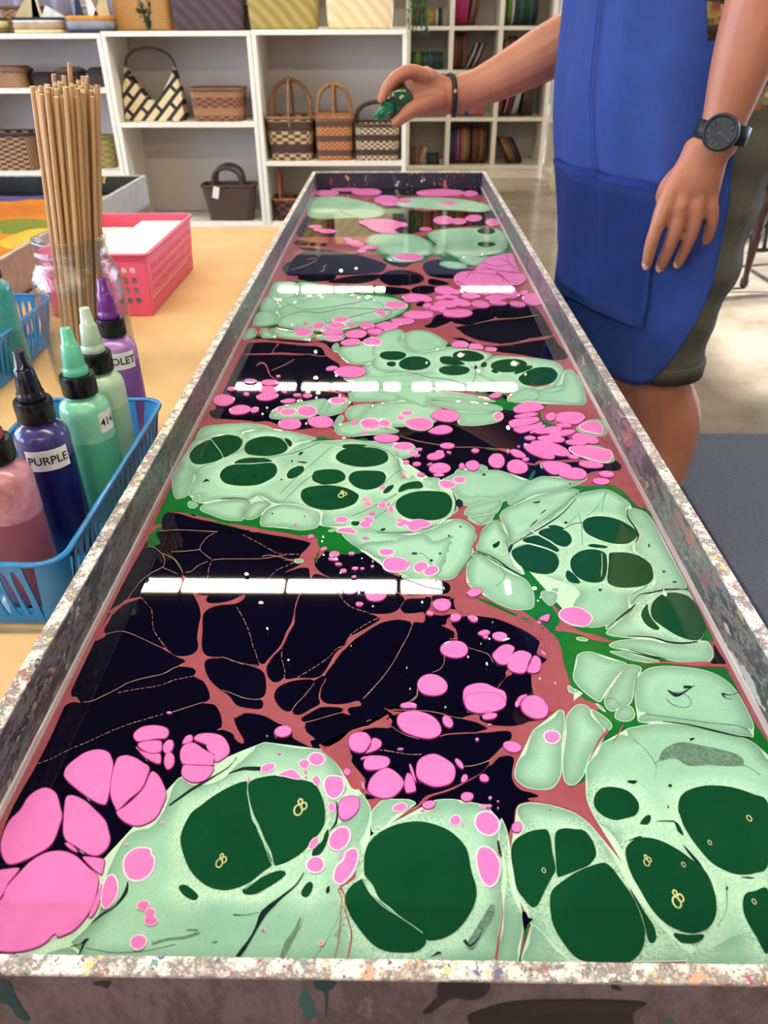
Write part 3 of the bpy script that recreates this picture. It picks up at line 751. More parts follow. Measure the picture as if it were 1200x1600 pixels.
Rp -981 3441 -933 3488 -832 3476 -730 3462 -649 3472 -575 3408 -506 3373 -396 3401 -314 3393 -309 3322 -466 3303 -654 3390 -811 3452 -920 3423 -946 3316
Rp -984 4639 -887 4684 -778 4649 -608 4612 -503 4584 -464 4613 -417 4528 -368 4404 -330 4273 -260 4222 -183 4223 -185 4029 -328 4099 -371 4172 -315 4197 -349 4273 -426 4390 -479 4541 -604 4569 -816 4625 -948 4610
Rp -992 4400 -896 4422 -788 4428 -710 4442 -628 4429 -547 4414 -625 4402 -746 4412 -780 4407 -884 4406
Rq -756 4606 -761 4559 -766 4514 -769 4473 -772 4433 -763 4424 -764 4466 -762 4508 -755 4548 -745 4587
Rq -832 4215 -824 4240 -814 4257 -802 4258 -789 4247 -773 4212 -758 4166 -744 4116 -728 4067 -706 4035 -682 4009 -681 4017 -705 4045 -725 4076 -739 4121 -752 4172 -768 4223 -785 4266 -805 4285 -821 4281 -830 4255 -836 4222
Vq -547 4409 -503 4388 -464 4372 -442 4370 -425 4373 -425 4381 -442 4379 -465 4381 -503 4397 -547 4418
Vq -727 4146 -694 4186 -662 4228 -637 4273 -615 4319 -617 4326 -640 4280 -664 4236 -696 4194 -729 4153
Rp -474 3868 -385 3880 -312 3847 -235 3741 -198 3700 -78 3718 8 3712 -112 3691 -215 3680 -272 3783 -329 3836
Rq -494 3871 -507 3817 -519 3766 -531 3722 -543 3680 -540 3674 -526 3712 -513 3755 -501 3807 -490 3864
Rq -276 3529 -261 3517 -254 3505 -263 3451 -278 3382 -268 3368 -252 3438 -242 3502 -255 3539 -274 3554
Rp -299 3522 -263 3619 -215 3690 -253 3600 -257 3522 -246 3466 -283 3411
Mp -652 3519 -650 3596 -607 3656 -509 3698 -444 3740 -379 3751 -369 3679 -388 3599 -440 3521 -520 3492 -611 3497
Mp -367 3699 -357 3740 -306 3762 -260 3720 -263 3619 -301 3560 -358 3531 -392 3540 -368 3658
Mp -316 3411 -299 3522 -275 3541 -266 3503 -284 3429
Mp -901 4806 -897 4884 -857 4869 -777 4715 -827 4699 -876 4714
Mp -836 4853 -812 4895 -697 4838 -543 4792 -528 4747 -573 4671 -658 4685 -745 4715 -806 4775
Mp -527 4731 -477 4762 -353 4809 -327 4733 -365 4658 -490 4672
Mp -403 4542 -382 4614 -360 4585 -354 4459 -387 4472
Mp -355 4431 -347 4542 -237 4586 -97 4719 29 4720 109 4517 134 4302 66 4250 -89 4300 -222 4248 -302 4299
Mp -192 4198 -165 4248 -30 4275 124 4302 200 4251 179 3663 8 3764 -149 3784 -256 3805 -234 3892 -91 3938 -167 4029 -179 4100
Mp -256 3815 -170 3870 8 3828 17 3723 -113 3722 -226 3742
Mp -991 4683 -997 4836 -964 4900 -922 4806 -923 4714 -960 4684
Gp -991 5065 -991 5275 -990 5423 -771 5660 -353 5582 -39 5317 8 5174 -15 5071 -145 4970 -520 4777 -795 4933 -813 4901 -902 4917 -958 4932
Mp -975 4965 -985 5168 -953 5257 -871 5240 -822 5134 -810 4999 -862 4939 -936 4926
Mp -805 4966 -811 5134 -839 5349 -593 5581 -233 5582 -50 5353 -26 5174 -125 5036 -319 4969 -526 4839 -703 4886
Mp -968 5275 -978 5579 -859 5501 -835 5312 -885 5258
Qe -380 5062 55 9 4 -54
Qe -403 4943 63 0 4 -58
Qe -522 4935 41 18 10 -71
Qe -302 4953 20 0 2 -46
Pe -193 4937 56 0 2 -65
Pe -55 4932 63 0 1 -84
Qe -608 4808 60 0 8 -81
Pe -417 4809 74 0 5 -68
Qe -403 4687 60 0 3 -48
Pe -261 4770 71 11 5 -80
Pe -136 4817 55 0 1 -56
Pe -288 4615 66 10 4 -61
Qe -148 4630 61 10 3 -73
Pe -264 4124 96 1 5 -87
Pe -378 4177 35 13 4 -34
Pe -660 4845 21 0 6 -50
Pe -829 3982 37 0 6 -35
Pe -714 3963 51 0 6 -43
Pe -706 3862 63 1 8 -53
Pe -286 3863 45 -9 1 -31
Qe -463 3587 56 -6 5 -62
Qe -560 3574 41 9 7 -43
Qe -611 3607 20 25 10 -29
Pe -536 3431 60 1 8 -66
Pe -378 3456 66 1 6 -70
Pe -481 3782 25 0 3 -28
Pe -540 3792 21 0 2 -19
Pe -612 3832 12 0 2 -13
Pe -821 3804 16 0 3 -17
Qe -308 3724 47 0 3 -41
Qe -106 5209 41 -22 -2 -56
Pe -678 4056 12 0 2 -17
Pe -918 3871 22 0 6 -31
Qe -613 4977 13 0 2 -20
Qe -128 3440 49 0 2 -59
Qe -55 3446 33 -6 -1 -40
Qe -204 3457 15 10 4 -21
De -41 4391 57 0 1 -70
De -25 4255 27 0 0 -36
We -558 4651 11 0 2 -24
We -497 4438 11 0 3 -30
We -458 4027 15 0 2 -26
We -340 4063 10 0 1 -21
We -482 3835 14 0 2 -22
We -425 3818 14 0 2 -24
We -524 3708 7 0 2 -14
We -506 3712 7 0 2 -14
We -246 3690 7 0 1 -16
We -429 3748 7 0 1 -13
We -692 3543 6 0 1 -10
We -679 3616 6 0 1 -8
We -791 4709 10 0 2 -15
We -704 4944 9 0 2 -20
We -305 3774 5 0 1 -8
We -452 3431 5 0 1 -9
Nq -484 3461 -473 3441 -462 3425 -454 3422 -447 3424 -447 3431 -453 3440 -459 3448 -470 3457 -483 3467
Mp -149 4642 -77 4823 -1 4880 50 4824 43 4643 96 4473 0 4439 -141 4373
Mp 50 4750 89 4832 166 4855 241 4807 311 4680 331 4610 290 4524 192 4467 108 4466 61 4574
Mp 96 4473 191 4457 328 4541 364 4541 505 4492 572 4443 591 4395 521 4164 457 4076 309 4019 201 4074 46 4131 -113 4159 -140 4342 0 4439
Mp 476 4163 562 4347 638 4395 752 4364 890 4349 972 4287 990 4197 974 4109 910 3941 796 3900 687 3886 616 3833 534 3858 458 3965 435 4076
Mp 607 3757 662 3860 731 3900 792 3874 864 3861 927 3914 990 4138 1041 4167 1056 3969 1039 3785 1000 3698 926 3685 828 3709 728 3733 652 3708
Gp 373 3991 432 3910 492 3858 529 3807 589 3782 604 3732 683 3708 821 3672 653 3635 609 3611 516 3682 565 3756 488 3819
Gp 309 4645 344 4610 352 4541 327 4524
Rp 290 5355 187 5140 169 4978 217 4863 333 4645 350 4610 350 4716 302 4752 387 4716 453 4753 376 4941 245 4901 195 4979
Rp 529 4492 645 4460 756 4396 890 4349 972 4287 1024 4197 996 4167 926 4287 775 4364 638 4395 589 4379
Rp 811 3672 894 3680 1006 3674 1028 3500 1048 3455 934 3521 847 3590 797 3589
De -6 4391 73 1 0 -71
De 116 4264 96 1 -2 -110
De 446 4385 95 -13 -9 -90
De 347 4157 89 1 -5 -76
De 677 4234 107 15 -11 -106
De -23 4250 25 0 0 -37
De 529 4245 19 26 4 -32
De 583 4141 18 -13 -5 -23
De 477 4205 10 0 -2 -27
Dp 268 4313 283 4370 342 4371 395 4299 415 4253 356 4237 289 4258
Dp 696 4121 751 4195 802 4231 816 4210 768 4151 706 4107
Dp 707 4036 766 4136 843 4202 922 4196 943 4109 911 4009 858 3954 780 3935 728 3953
Pe 409 4583 56 0 -4 -62
Pe 507 4543 46 0 -4 -51
Pe 597 4496 38 0 -4 -40
Pe 439 5201 103 1 -6 -93
Pe 158 5161 105 1 -2 -92
Pe 52 5026 76 0 0 -72
Pe 302 5311 63 0 -3 -61
Pe -46 4927 68 0 1 -85
Pe 548 3792 35 8 -3 -35
Qe -2 5390 84 0 0 -90
Np 235 4998 296 5182 461 5226 637 5357 899 5448 1018 5315 1037 4649 1059 4382 934 4334 760 4428 599 4476 572 4560 466 4611 398 4681 243 4863 181 4939
Rp 230 4863 353 4999 382 5039 406 5000 481 4961 535 4981 441 4941 414 4921 375 4921 310 4921
Rp 425 4808 465 4753 545 4664 685 4595 756 4578 683 4578 561 4577 449 4699 427 4753
Rp 626 5041 679 5102 697 5143 718 5094 785 5102 715 5069 674 5061
Rp 720 4578 815 4648 866 4701 880 4756 877 4691 962 4720 1062 4793 984 4702 877 4655 785 4613
Vq 535 4975 584 5006 632 5035 672 5058 716 5076 780 5085 851 5097 922 5125 994 5159 995 5172 923 5138 852 5109 781 5097 717 5088 672 5070 633 5047 585 5018 535 4986
Vq 685 4590 721 4595 760 4608 811 4641 869 4678 934 4707 1002 4733 1003 4744 935 4717 870 4689 812 4651 761 4618 722 4606 686 4600
We 399 4387 20 0 -2 -32
We 710 4255 21 0 -5 -37
We 489 4134 13 0 -2 -26
We 755 4087 8 0 -2 -17
We 187 4260 6 0 -1 -15
wq -66 4111 1 4125 68 4127 136 4087 200 4042 255 4030 309 4015 375 3965 431 3907 453 3855 464 3804 467 3809 456 3861 433 3914 377 3973 310 4023 255 4038 201 4050 137 4095 68 4135 1 4134 -67 4120
wq 446 4219 463 4180 472 4133 457 4054 435 3966 438 3963 460 4052 475 4134 466 4187 448 4226
wq 491 4190 531 4271 569 4343 595 4381 616 4407 616 4415 594 4389 567 4351 530 4278 489 4196
rq 720 3975 746 3940 777 3916 821 3926 868 3946 870 3962 823 3945 780 3937 750 3956 723 3985
wq 995 4170 978 4131 956 4082 921 4003 883 3916 885 3912 923 3999 958 4078 980 4126 997 4165
wq 788 3859 789 3819 787 3785 770 3760 749 3736 749 3730 771 3753 789 3782 793 3821 791 3862
Gq 372 3998 401 3950 430 3903 463 3863 498 3825 502 3839 467 3877 434 3918 405 3964 377 4012
Mp -297 4051 27 4102 404 4153 576 4011 603 3855 474 3898 296 3918 26 3894 -154 3915
Np -958 3778 -945 4654 -883 4654 -755 3615 -881 3517 -943 3536
Gp 700 2581 820 2745 995 2708 1056 2658 1053 2382 1056 2125 1055 1985 1053 1857 1035 1849 1022 1767 961 1738 1032 1739 1047 1697 1048 1610 1049 1505 1057 1436 1054 1365 930 1337 765 1361 583 1332 469 1280 538 1364 595 1441 613 1476 591 1567 552 1611 540 1726 539 1858 461 1978 332 2117 317 2332 394 2485 553 2604
Rp 544 2048 569 1996 572 1955 593 1922 624 1891 669 1876 715 1849 758 1849 698 1841 653 1852 621 1875 576 1890 540 1898 565 1946 554 2005
rq 780 1738 822 1742 862 1744 897 1740 929 1734 963 1732 994 1731 1022 1730 1042 1729 1046 1723 1046 1714 1050 1715 1053 1728 1050 1742 1030 1749 1002 1752 969 1751 934 1748 900 1749 864 1750 823 1746 780 1740
Rp 505 1913 525 1874 530 1813 527 1684 526 1624 558 1614 576 1586 602 1573 601 1548 445 1546 429 1690 491 1761 493 1835
rq 539 1363 561 1397 581 1428 599 1447 613 1461 616 1472 613 1477 612 1476 610 1472 607 1468 595 1454 577 1432 558 1399 537 1364
rq 619 1424 634 1445 648 1464 658 1480 666 1494 665 1495 655 1481 645 1466 632 1446 618 1425
np 1045 1834 1048 1797 1052 1746 1033 1742 1004 1745 1027 1774
Mp 966 2608 981 2651 1009 2658 1046 2621 1058 2526 1056 2392 1058 2239 1054 2134 1021 2120 973 2115 922 2096 876 2051 825 2029 823 2042 837 2086 884 2123 934 2137 960 2228 950 2297 927 2349 938 2402 968 2457 977 2514 964 2560
Mp 544 2544 546 2604 593 2691 651 2717 708 2731 740 2757 829 2785 918 2812 968 2760 997 2689 972 2657 961 2596 964 2549 974 2491 962 2435 932 2391 924 2349 950 2297 960 2208 933 2133 884 2123 840 2086 823 2042 814 2008 765 1965 723 1924 666 1911 625 1923 609 1947 611 1988 634 2049 660 2093 635 2139 551 2194 504 2272 443 2365 445 2429
Mp 710 1892 759 1940 825 2008 892 2069 948 2106 997 2118 1046 2111 1053 2080 1046 1927 1011 1856 985 1841 942 1835 893 1847 856 1862 787 1861 736 1867 711 1876
Mp 716 1920 760 1965 816 2016 829 1999 787 1965 718 1904
Mp 823 1999 849 2034 876 2051 853 2008 831 1987
Mp 702 1826 730 1845 774 1854 827 1856 882 1843 930 1832 973 1837 1014 1849 1031 1845 1032 1804 1017 1767 990 1749 954 1746 905 1751 858 1765 819 1786 756 1804 717 1811
Mp 698 1796 744 1797 790 1775 841 1758 838 1747 802 1747 759 1757 728 1774
Mp 578 1740 588 1776 615 1794 645 1792 685 1763 740 1739 690 1679 640 1612 618 1580 593 1599 564 1644 557 1684
Mp 738 1734 764 1735 780 1725 774 1707 756 1687 731 1626 719 1594 701 1568 669 1555 647 1543 631 1555 631 1586 651 1619 695 1679
Mp 647 1524 664 1555 686 1568 706 1562 710 1537 701 1516 680 1505 657 1509
Mp 582 1548 600 1542 626 1512 632 1488 621 1473 607 1473 592 1506
Mp 602 1573 615 1567 626 1542 615 1548
mp 602 1859 619 1863 640 1852 630 1844 608 1848
Mp 736 1639 754 1680 782 1708 811 1725 859 1733 927 1727 987 1710 1024 1676 1041 1630 1045 1566 1042 1499 1028 1476 1021 1481 1024 1455 1010 1452 968 1460 914 1474 852 1494 809 1503 763 1505 725 1501 711 1510 721 1528 740 1538 722 1544 721 1575
mp 539 1582 551 1604 551 1631 568 1618 572 1611 560 1614
Dp 763 2535 791 2576 847 2591 908 2572 953 2519 968 2468 950 2435 910 2402 854 2401 799 2433 764 2477
Dp 753 2384 777 2393 824 2379 815 2369 773 2373
Dp 661 2264 676 2305 711 2341 751 2357 787 2352 808 2327 801 2275 786 2216 763 2168 736 2154 702 2158 673 2186 660 2224
Dp 808 2276 821 2327 838 2337 893 2336 936 2312 959 2267 957 2218 940 2170 899 2137 827 2125 790 2136 777 2168
Dp 887 2000 907 2043 947 2083 991 2097 1032 2084 1050 2053 1055 1993 1049 1927 1032 1888 1006 1856 969 1856 934 1879 904 1918 883 1958
Dp 847 1974 864 2008 885 2032 878 2000 877 1958 889 1906 868 1905 849 1933
Dp 633 2205 645 2222 661 2200 674 2162 671 2148 643 2153 630 2176
Dp 449 2333 474 2365 521 2387 569 2377 611 2335 622 2294 615 2253 590 2214 553 2202 502 2218 462 2272
Dp 506 2414 535 2441 574 2447 613 2415 632 2367 632 2345 607 2345 557 2376
Dp 574 2470 608 2499 659 2499 692 2471 697 2421 680 2388 656 2377 617 2404 591 2437
Dp 620 2516 651 2524 680 2505 671 2494 640 2501
Lq 816 2332 811 2304 804 2276 796 2246 787 2216 779 2187 771 2159 773 2159 781 2187 790 2216 798 2246 807 2275 813 2304 819 2332
ke 990 2386 4 0 -3 -11
ke 998 2220 5 0 -2 -6
ke 1018 2159 8 0 -1 -5
ke 738 2110 6 0 -1 -5
ke 697 2544 8 0 -1 -6
Kq 830 2033 852 2062 874 2085 894 2091 916 2093 942 2102 972 2110 1009 2114 1048 2116 1049 2119 1011 2121 974 2119 944 2110 917 2100 895 2096 874 2088 851 2064 829 2034
Kq 719 1907 740 1929 763 1951 789 1974 813 1994 825 2006 833 2015 833 2018 824 2013 811 2004 787 1981 761 1955 739 1931 718 1909
Kq 773 1868 814 1866 850 1861 872 1851 890 1840 914 1833 940 1831 968 1835 996 1842 997 1847 970 1842 943 1839 917 1841 894 1847 875 1857 852 1866 815 1869 773 1870
Kq 761 1803 789 1789 816 1777 841 1768 867 1760 868 1763 843 1772 817 1781 790 1793 762 1805
Kq 970 2645 962 2614 957 2582 960 2552 966 2524 969 2526 965 2557 963 2586 967 2615 974 2645
wq 734 2389 756 2514 766 2607 739 2582 693 2512 632 2452 564 2389 565 2386 632 2449 694 2510 740 2579 763 2605 753 2514 732 2389
Kq 805 2549 768 2549 724 2536 656 2481 588 2422 541 2391 499 2367 499 2364 541 2387 589 2418 656 2477 724 2533 768 2545 804 2545
wq 840 2085 879 2109 910 2131 916 2148 913 2161 911 2159 914 2147 909 2134 879 2112 840 2088
Kq 831 1626 838 1611 846 1601 858 1602 872 1611 895 1628 921 1647 921 1649 894 1632 871 1618 860 1614 854 1616 845 1621 833 1629
Kq 883 1635 895 1636 908 1637 911 1646 899 1647 887 1647
Kq 989 1614 992 1604 997 1596 1004 1594 1013 1593 1014 1595 1005 1596 998 1598 997 1607 996 1619
Kq 1042 1622 1028 1615 1015 1611 1005 1614 997 1619 993 1613 1003 1610 1014 1609 1028 1613 1042 1619
wq 817 1594 821 1581 828 1569 845 1560 863 1557 878 1564 889 1576 891 1590 888 1603 880 1615 869 1622 854 1620 838 1615 838 1613 854 1618 868 1620 879 1613 886 1601 889 1589 887 1577 878 1566 863 1559 846 1562 830 1571 823 1582 818 1596
Kq 757 1694 739 1646 722 1600 724 1600 741 1646 759 1693
Vq 741 1736 731 1725 733 1723 742 1734
Vq 727 1719 711 1700 712 1698 728 1718
Vq 705 1692 698 1683 699 1681 706 1690
Vq 694 1678 683 1662 684 1661 696 1677
Vq 679 1657 671 1646 672 1644 680 1655
Vq 665 1638 651 1618 652 1616 666 1636
Vq 647 1614 642 1606 643 1605 649 1612
wq 631 1585 646 1591 659 1592 666 1582 671 1567 673 1568 667 1583 660 1594 646 1593 631 1587
wq 742 1531 777 1525 813 1519 856 1511 901 1502 948 1497 989 1492 1008 1481 1021 1469 1022 1470 1009 1483 990 1494 949 1499 901 1504 857 1513 814 1521 778 1527 743 1533
Kq 781 1504 816 1498 851 1492 882 1482 912 1471 944 1461 974 1452 995 1449 1013 1448 1014 1451 996 1453 976 1457 947 1466 915 1477 885 1487 853 1496 818 1502 782 1506
Mp 434 2579 441 2615 466 2652 540 2704 616 2756 736 2811 803 2798 742 2693 681 2617 622 2545 531 2453 460 2397 451 2430 447 2497
Mp 325 2428 349 2484 380 2537 409 2561 433 2543 441 2497 453 2441 457 2375 446 2333 453 2252 482 2203 448 2212 396 2271 352 2322 324 2342 317 2374
Mp 305 2342 334 2321 393 2251 435 2203 478 2174 498 2110 494 2047 483 2012 453 1999 409 2003 368 2028 332 2063 318 2089 302 2107 275 2121 264 2172 273 2250 293 2311
Mp 41 2453 125 2482 178 2517 219 2553 259 2569 297 2548 325 2496 328 2450 308 2374 293 2300 261 2240 233 2191 197 2164 144 2171 92 2189 57 2228 -64 2286 -207 2445 -153 2514
Mp 288 2607 311 2651 363 2702 418 2709 459 2716 447 2665 422 2615 373 2596 326 2587
Mp 299 2577 346 2584 394 2602 410 2603 395 2554 353 2525 322 2542
Mp 523 2092 537 2105 570 2101 583 2083 572 2048 546 2023 532 2039 522 2065
Mp 261 2701 278 2753 478 2755 487 2716 369 2689 320 2670
Mp 565 2119 591 2120 584 2097 566 2106
We 503 2110 9 -2 -2 -9
We 504 2040 4 0 -1 -3
We 515 2058 3 0 -1 -4
Mp 92 2180 133 2182 172 2133 182 2113 165 2110 113 2124 56 2165
rp 326 2507 362 2519 341 2462 331 2417 313 2363 324 2342 307 2363 302 2374 326 2439
Rp 228 2116 260 2080 308 2045 365 2002 420 1961 436 1953 473 1913 482 1937 509 1874 517 1858 475 1858 380 1944 220 1992
Gp 298 2062 336 2045 387 2003 418 1982 418 1965 388 1965 357 1981 321 2010 281 2058
Gp 414 1957 458 1957 457 1949 419 1951
Gp 420 1936 445 1945 469 1921 462 1909 436 1916
Gp 473 1913 526 1905 528 1890 510 1878 490 1885
Ke 274 2688 14 14 7 -29
Kq 383 2364 393 2367 403 2374 410 2389 413 2404 409 2410 401 2402 396 2397 390 2391 382 2385
Kq 455 2390 447 2374 440 2358 438 2345 438 2334 441 2332 446 2341 450 2350 456 2365 462 2383
Ke 216 2444 4 0 0 -6
Ke 175 2325 6 0 0 -6
Ke 267 2510 5 0 0 -5
Ke 140 2280 6 0 0 -8
Ke 738 2110 6 0 -2 -7
Ke 77 2324 11 0 0 -8
wq 58 2317 84 2324 107 2323 124 2296 135 2267 139 2255 140 2248 142 2249 141 2257 137 2269 125 2299 108 2326 84 2327 58 2320
wq 304 2330 335 2324 363 2310 386 2272 402 2231 406 2200 401 2174 386 2150 367 2128 368 2125 387 2148 403 2173 408 2201 404 2232 388 2275 364 2313 336 2327 305 2333
Kq 323 2341 355 2315 385 2289 406 2257 425 2228 447 2208 468 2192 470 2195 449 2214 429 2236 409 2264 387 2294 357 2319 324 2344
Kq 296 2312 279 2281 263 2251 248 2221 233 2192 234 2190 250 2219 265 2248 281 2279 297 2309
Kq 459 2385 494 2416 531 2450 575 2488 621 2529 662 2570 701 2615 739 2670 777 2730 776 2733 738 2674 700 2620 661 2577 619 2537 574 2495 530 2455 493 2420 458 2388
Pp 259 2084 274 2107 303 2115 316 2098 299 2071 270 2062
Pe 167 2019 32 0 -2 -36
Pe 124 1973 13 -3 -2 -13
Pe 210 1952 20 4 1 -21
Pe 196 1796 45 -5 -5 -42
Pe 118 1638 47 -3 -4 -46
Pp 251 1951 256 1963 273 1965 285 1947 281 1931 267 1928
Pp 278 1871 293 1888 315 1889 320 1871 301 1863 301 1856
Pp 293 1856 310 1865 311 1854 302 1846
Pe 350 1859 26 -3 -4 -22
Pp 315 1770 325 1788 349 1814 375 1821 392 1804 380 1774 362 1734 341 1727 323 1744
Pp 358 1731 371 1767 397 1789 423 1791 442 1771 429 1739 412 1696 389 1690 363 1703
Pp 416 1700 428 1731 448 1769 465 1760 467 1732 455 1700 434 1691
Pe 481 1783 6 -11 -3 -3
Pe 478 1784 2 0 0 -3
Pp 208 1594 217 1627 246 1645 280 1647 312 1628 335 1615 340 1586 328 1554 302 1535 273 1526 236 1531 212 1556
Pp 258 1517 273 1526 297 1529 304 1523 295 1508 273 1503
Pp 364 1570 376 1593 397 1604 403 1596 384 1580 374 1558 366 1558
Pp 376 1558 384 1580 405 1592 433 1587 458 1565 459 1540 445 1516 425 1508 398 1518 380 1533
Pe 158 1496 11 10 11 -21
Pe 56 1554 13 -3 -1 -10
Pe 278 1485 6 0 0 -3
Pe 237 1431 4 0 0 -5
Qp 563 1963 577 1996 610 2012 648 2006 674 1972 673 1943 651 1915 623 1912 588 1926
Pp 492 1945 505 1962 532 1973 532 1958 521 1934 509 1937
Pe 491 1931 6 -3 -2 -6
Qe 100 2238 26 12 4 -29
Qe 137 2214 30 13 4 -30
Qe 53 2257 8 0 0 -14
We 237 1758 3 0 0 -4
We 294 1728 3 2 2 -6
We 153 1546 3 0 0 -2
We 451 1666 3 0 0 -3
We 333 1925 2 0 0 -3
We 368 1841 14 5 0 -4
We 284 1819 2 0 0 -3
We 495 1647 3 0 -1 -3
We 98 2028 4 0 0 -6
We 314 1843 4 0 0 -3
mp 531 1637 539 1644 553 1624 550 1611 534 1617
Gp -771 2542 -620 2544 -548 2545 -483 2499 -416 2482 -352 2488 -308 2506 -242 2490 -209 2467 -144 2445 -142 2407 -180 2410 -236 2400 -266 2384 -289 2357 -299 2362 -308 2427 -373 2443 -444 2448 -505 2475 -564 2521 -623 2486 -701 2520
Gp -300 2274 -298 2315 -291 2346 -293 2294 -293 2264
Gp -99 2429 9 2436 9 2447 -99 2440
Mp -140 2364 -110 2402 -41 2413 111 2459 160 2415 237 2438 162 2171 85 2156 45 2184 -14 2217 -51 2256 -58 2286 -85 2301 -108 2327 -123 2337
Rp -150 2374 -142 2401 -124 2435 -99 2435 -16 2447 9 2447 6 2423 -41 2413 -98 2411 -122 2375 -140 2364
Pe -229 2315 21 3 2 -19
Pe -231 2281 20 -3 0 -11
Pe -210 2252 13 0 1 -8
Pe -273 2349 11 7 3 -9
Pe -164 2320 11 0 0 -9
Pe -188 2210 13 0 1 -12
Pe -146 2225 13 0 0 -10
Pe -119 2226 8 0 0 -5
Pe -148 2175 9 0 0 -6
Pe -82 2240 6 0 0 -6
Qe -31 2328 31 3 1 -25
Qe 5 2250 53 -7 -2 -48
Qe 93 2233 20 12 6 -30
Pe -122 2019 13 0 1 -13
Pe -63 2070 37 5 3 -37
Pe -330 2432 12 0 1 -13
Qe -114 2424 13 0 0 -7
Qe -404 2518 7 0 1 -7
Pe -157 2093 26 4 2 -22
Pe -114 2098 9 0 0 -11
Pe -316 1452 25 7 6 -20
We -544 2182 9 0 1 -9
We -466 2019 9 0 1 -7
We -424 1885 5 -4 -1 -4
We -335 1737 4 0 0 -3
We -81 2264 3 0 0 -5
We -123 2283 3 0 0 -3
We -270 2303 4 0 0 -4
We -74 2003 3 0 0 -3
We 41 1707 2 0 0 -3
We 50 1618 2 0 0 -3
We -358 1432 2 0 0 -2
We -198 2191 4 0 0 -3
We -139 1803 2 0 0 -2
We -238 2295 4 0 0 -3
We -221 2280 6 0 0 -7
mp -379 2278 -368 2288 -349 2283 -345 2268 -359 2261 -375 2265
wq -467 1602 -467 1602 -467 1601 -466 1600 -466 1600 -466 1602 -467 1602 -466 1602 -466 1602 -466 1602
Mp 27 2184 62 2179 109 2161 108 2142 50 2160
Lq 470 2371 489 2383 509 2390 529 2385 550 2375 569 2366 589 2354 609 2337 629 2319 632 2326 612 2345 592 2362 572 2374 552 2384 531 2394 510 2398 489 2391 469 2380
Lq 551 2469 564 2454 578 2438 594 2421 609 2404 624 2380 636 2361 646 2359 654 2363 654 2371 647 2367 640 2368 628 2387 613 2411 597 2429 581 2446 568 2462 554 2477
Lq 793 2331 785 2293 777 2255 767 2221 758 2187 760 2187 770 2220 779 2255 787 2293 795 2332
Np -972 2482 -955 2540 -921 2589 -849 2565 -752 2543 -666 2508 -542 2464 -423 2431 -337 2399 -314 2356 -295 2284 -253 2373 -205 2401 -141 2396 -114 2337 -52 2286 -39 2241 9 2188 91 2165 112 2078 109 1974 85 1908 52 1876 82 1770 106 1143 -256 1139 -468 1010 -630 809 -844 806 -977 1103 -979 1345 -978 1433 -986 1715 -987 2149 -980 2328
Np 21 2188 92 2184 156 2166 190 2152 203 2129 196 2097 175 2086 112 2085 21 2077
Np 21 2042 55 2058 95 2069 126 2066 131 2052 127 2026 119 2000 104 1987 76 1981 20 1965
Np 196 2054 242 2066 270 2058 296 2036 329 2002 298 1996 248 1999 210 2002 196 2009
Np 140 2078 197 2070 195 2057 151 2059 136 2043
Np 92 1957 125 1973 163 1968 197 1975 234 1963 268 1972 312 1968 359 1948 404 1920 447 1885 474 1850 478 1835 461 1786 477 1771 494 1754 494 1718 479 1663 457 1616 446 1587 460 1553 451 1528 420 1505 391 1500 367 1490 324 1484 288 1489 253 1507 245 1529 202 1513 247 1495 272 1472 257 1460 304 1467 329 1468 334 1444 331 1430 306 1404 256 1360 214 1277 -126 1272 -159 1827 20 1940 53 1928
Np 329 1467 335 1441 321 1424 281 1382 265 1360 267 1347 293 1374 316 1380 333 1372 331 1356 322 1324 321 1298 336 1271 365 1261 382 1250 366 1239 331 1228 316 1210 310 1182 300 1150 285 1128 254 1136 240 1190 -146 1185 -160 1387 111 1470
Rp -783 2184 -760 2161 -745 2128 -692 2069 -664 2065 -666 2047 -652 2025 -609 2026 -568 2044 -536 2073 -532 2049 -558 2022 -612 2013 -647 1991 -657 1957 -643 1884 -630 1814 -616 1777 -595 1759 -553 1754 -593 1748 -602 1730 -590 1691 -565 1650 -528 1614 -499 1592 -468 1553 -442 1543 -439 1526 -458 1512 -469 1532 -467 1505 -452 1469 -424 1423 -429 1413 -450 1429 -460 1447 -488 1460 -508 1460 -496 1474 -508 1516 -529 1550 -546 1559 -567 1561 -554 1578 -564 1611 -589 1650 -621 1670 -621 1691 -638 1708 -680 1715 -666 1733 -674 1745 -695 1755 -738 1783 -758 1798 -741 1792 -702 1761 -660 1762 -640 1783 -641 1814 -652 1845 -661 1916 -664 1953 -682 2008 -715 2069 -753 2132 -776 2153
Rp -972 1958 -986 1974 -980 1991 -958 2018 -947 2040 -906 2053 -899 2049 -943 2018 -956 1996
Rp -988 1833 -985 1912 -979 1962 -971 1945 -974 1880 -959 1858 -971 1837
Rp -983 1344 -987 1457 -992 1642 -986 1612 -973 1583 -957 1580 -940 1558 -960 1561 -982 1541 -985 1474 -985 1405
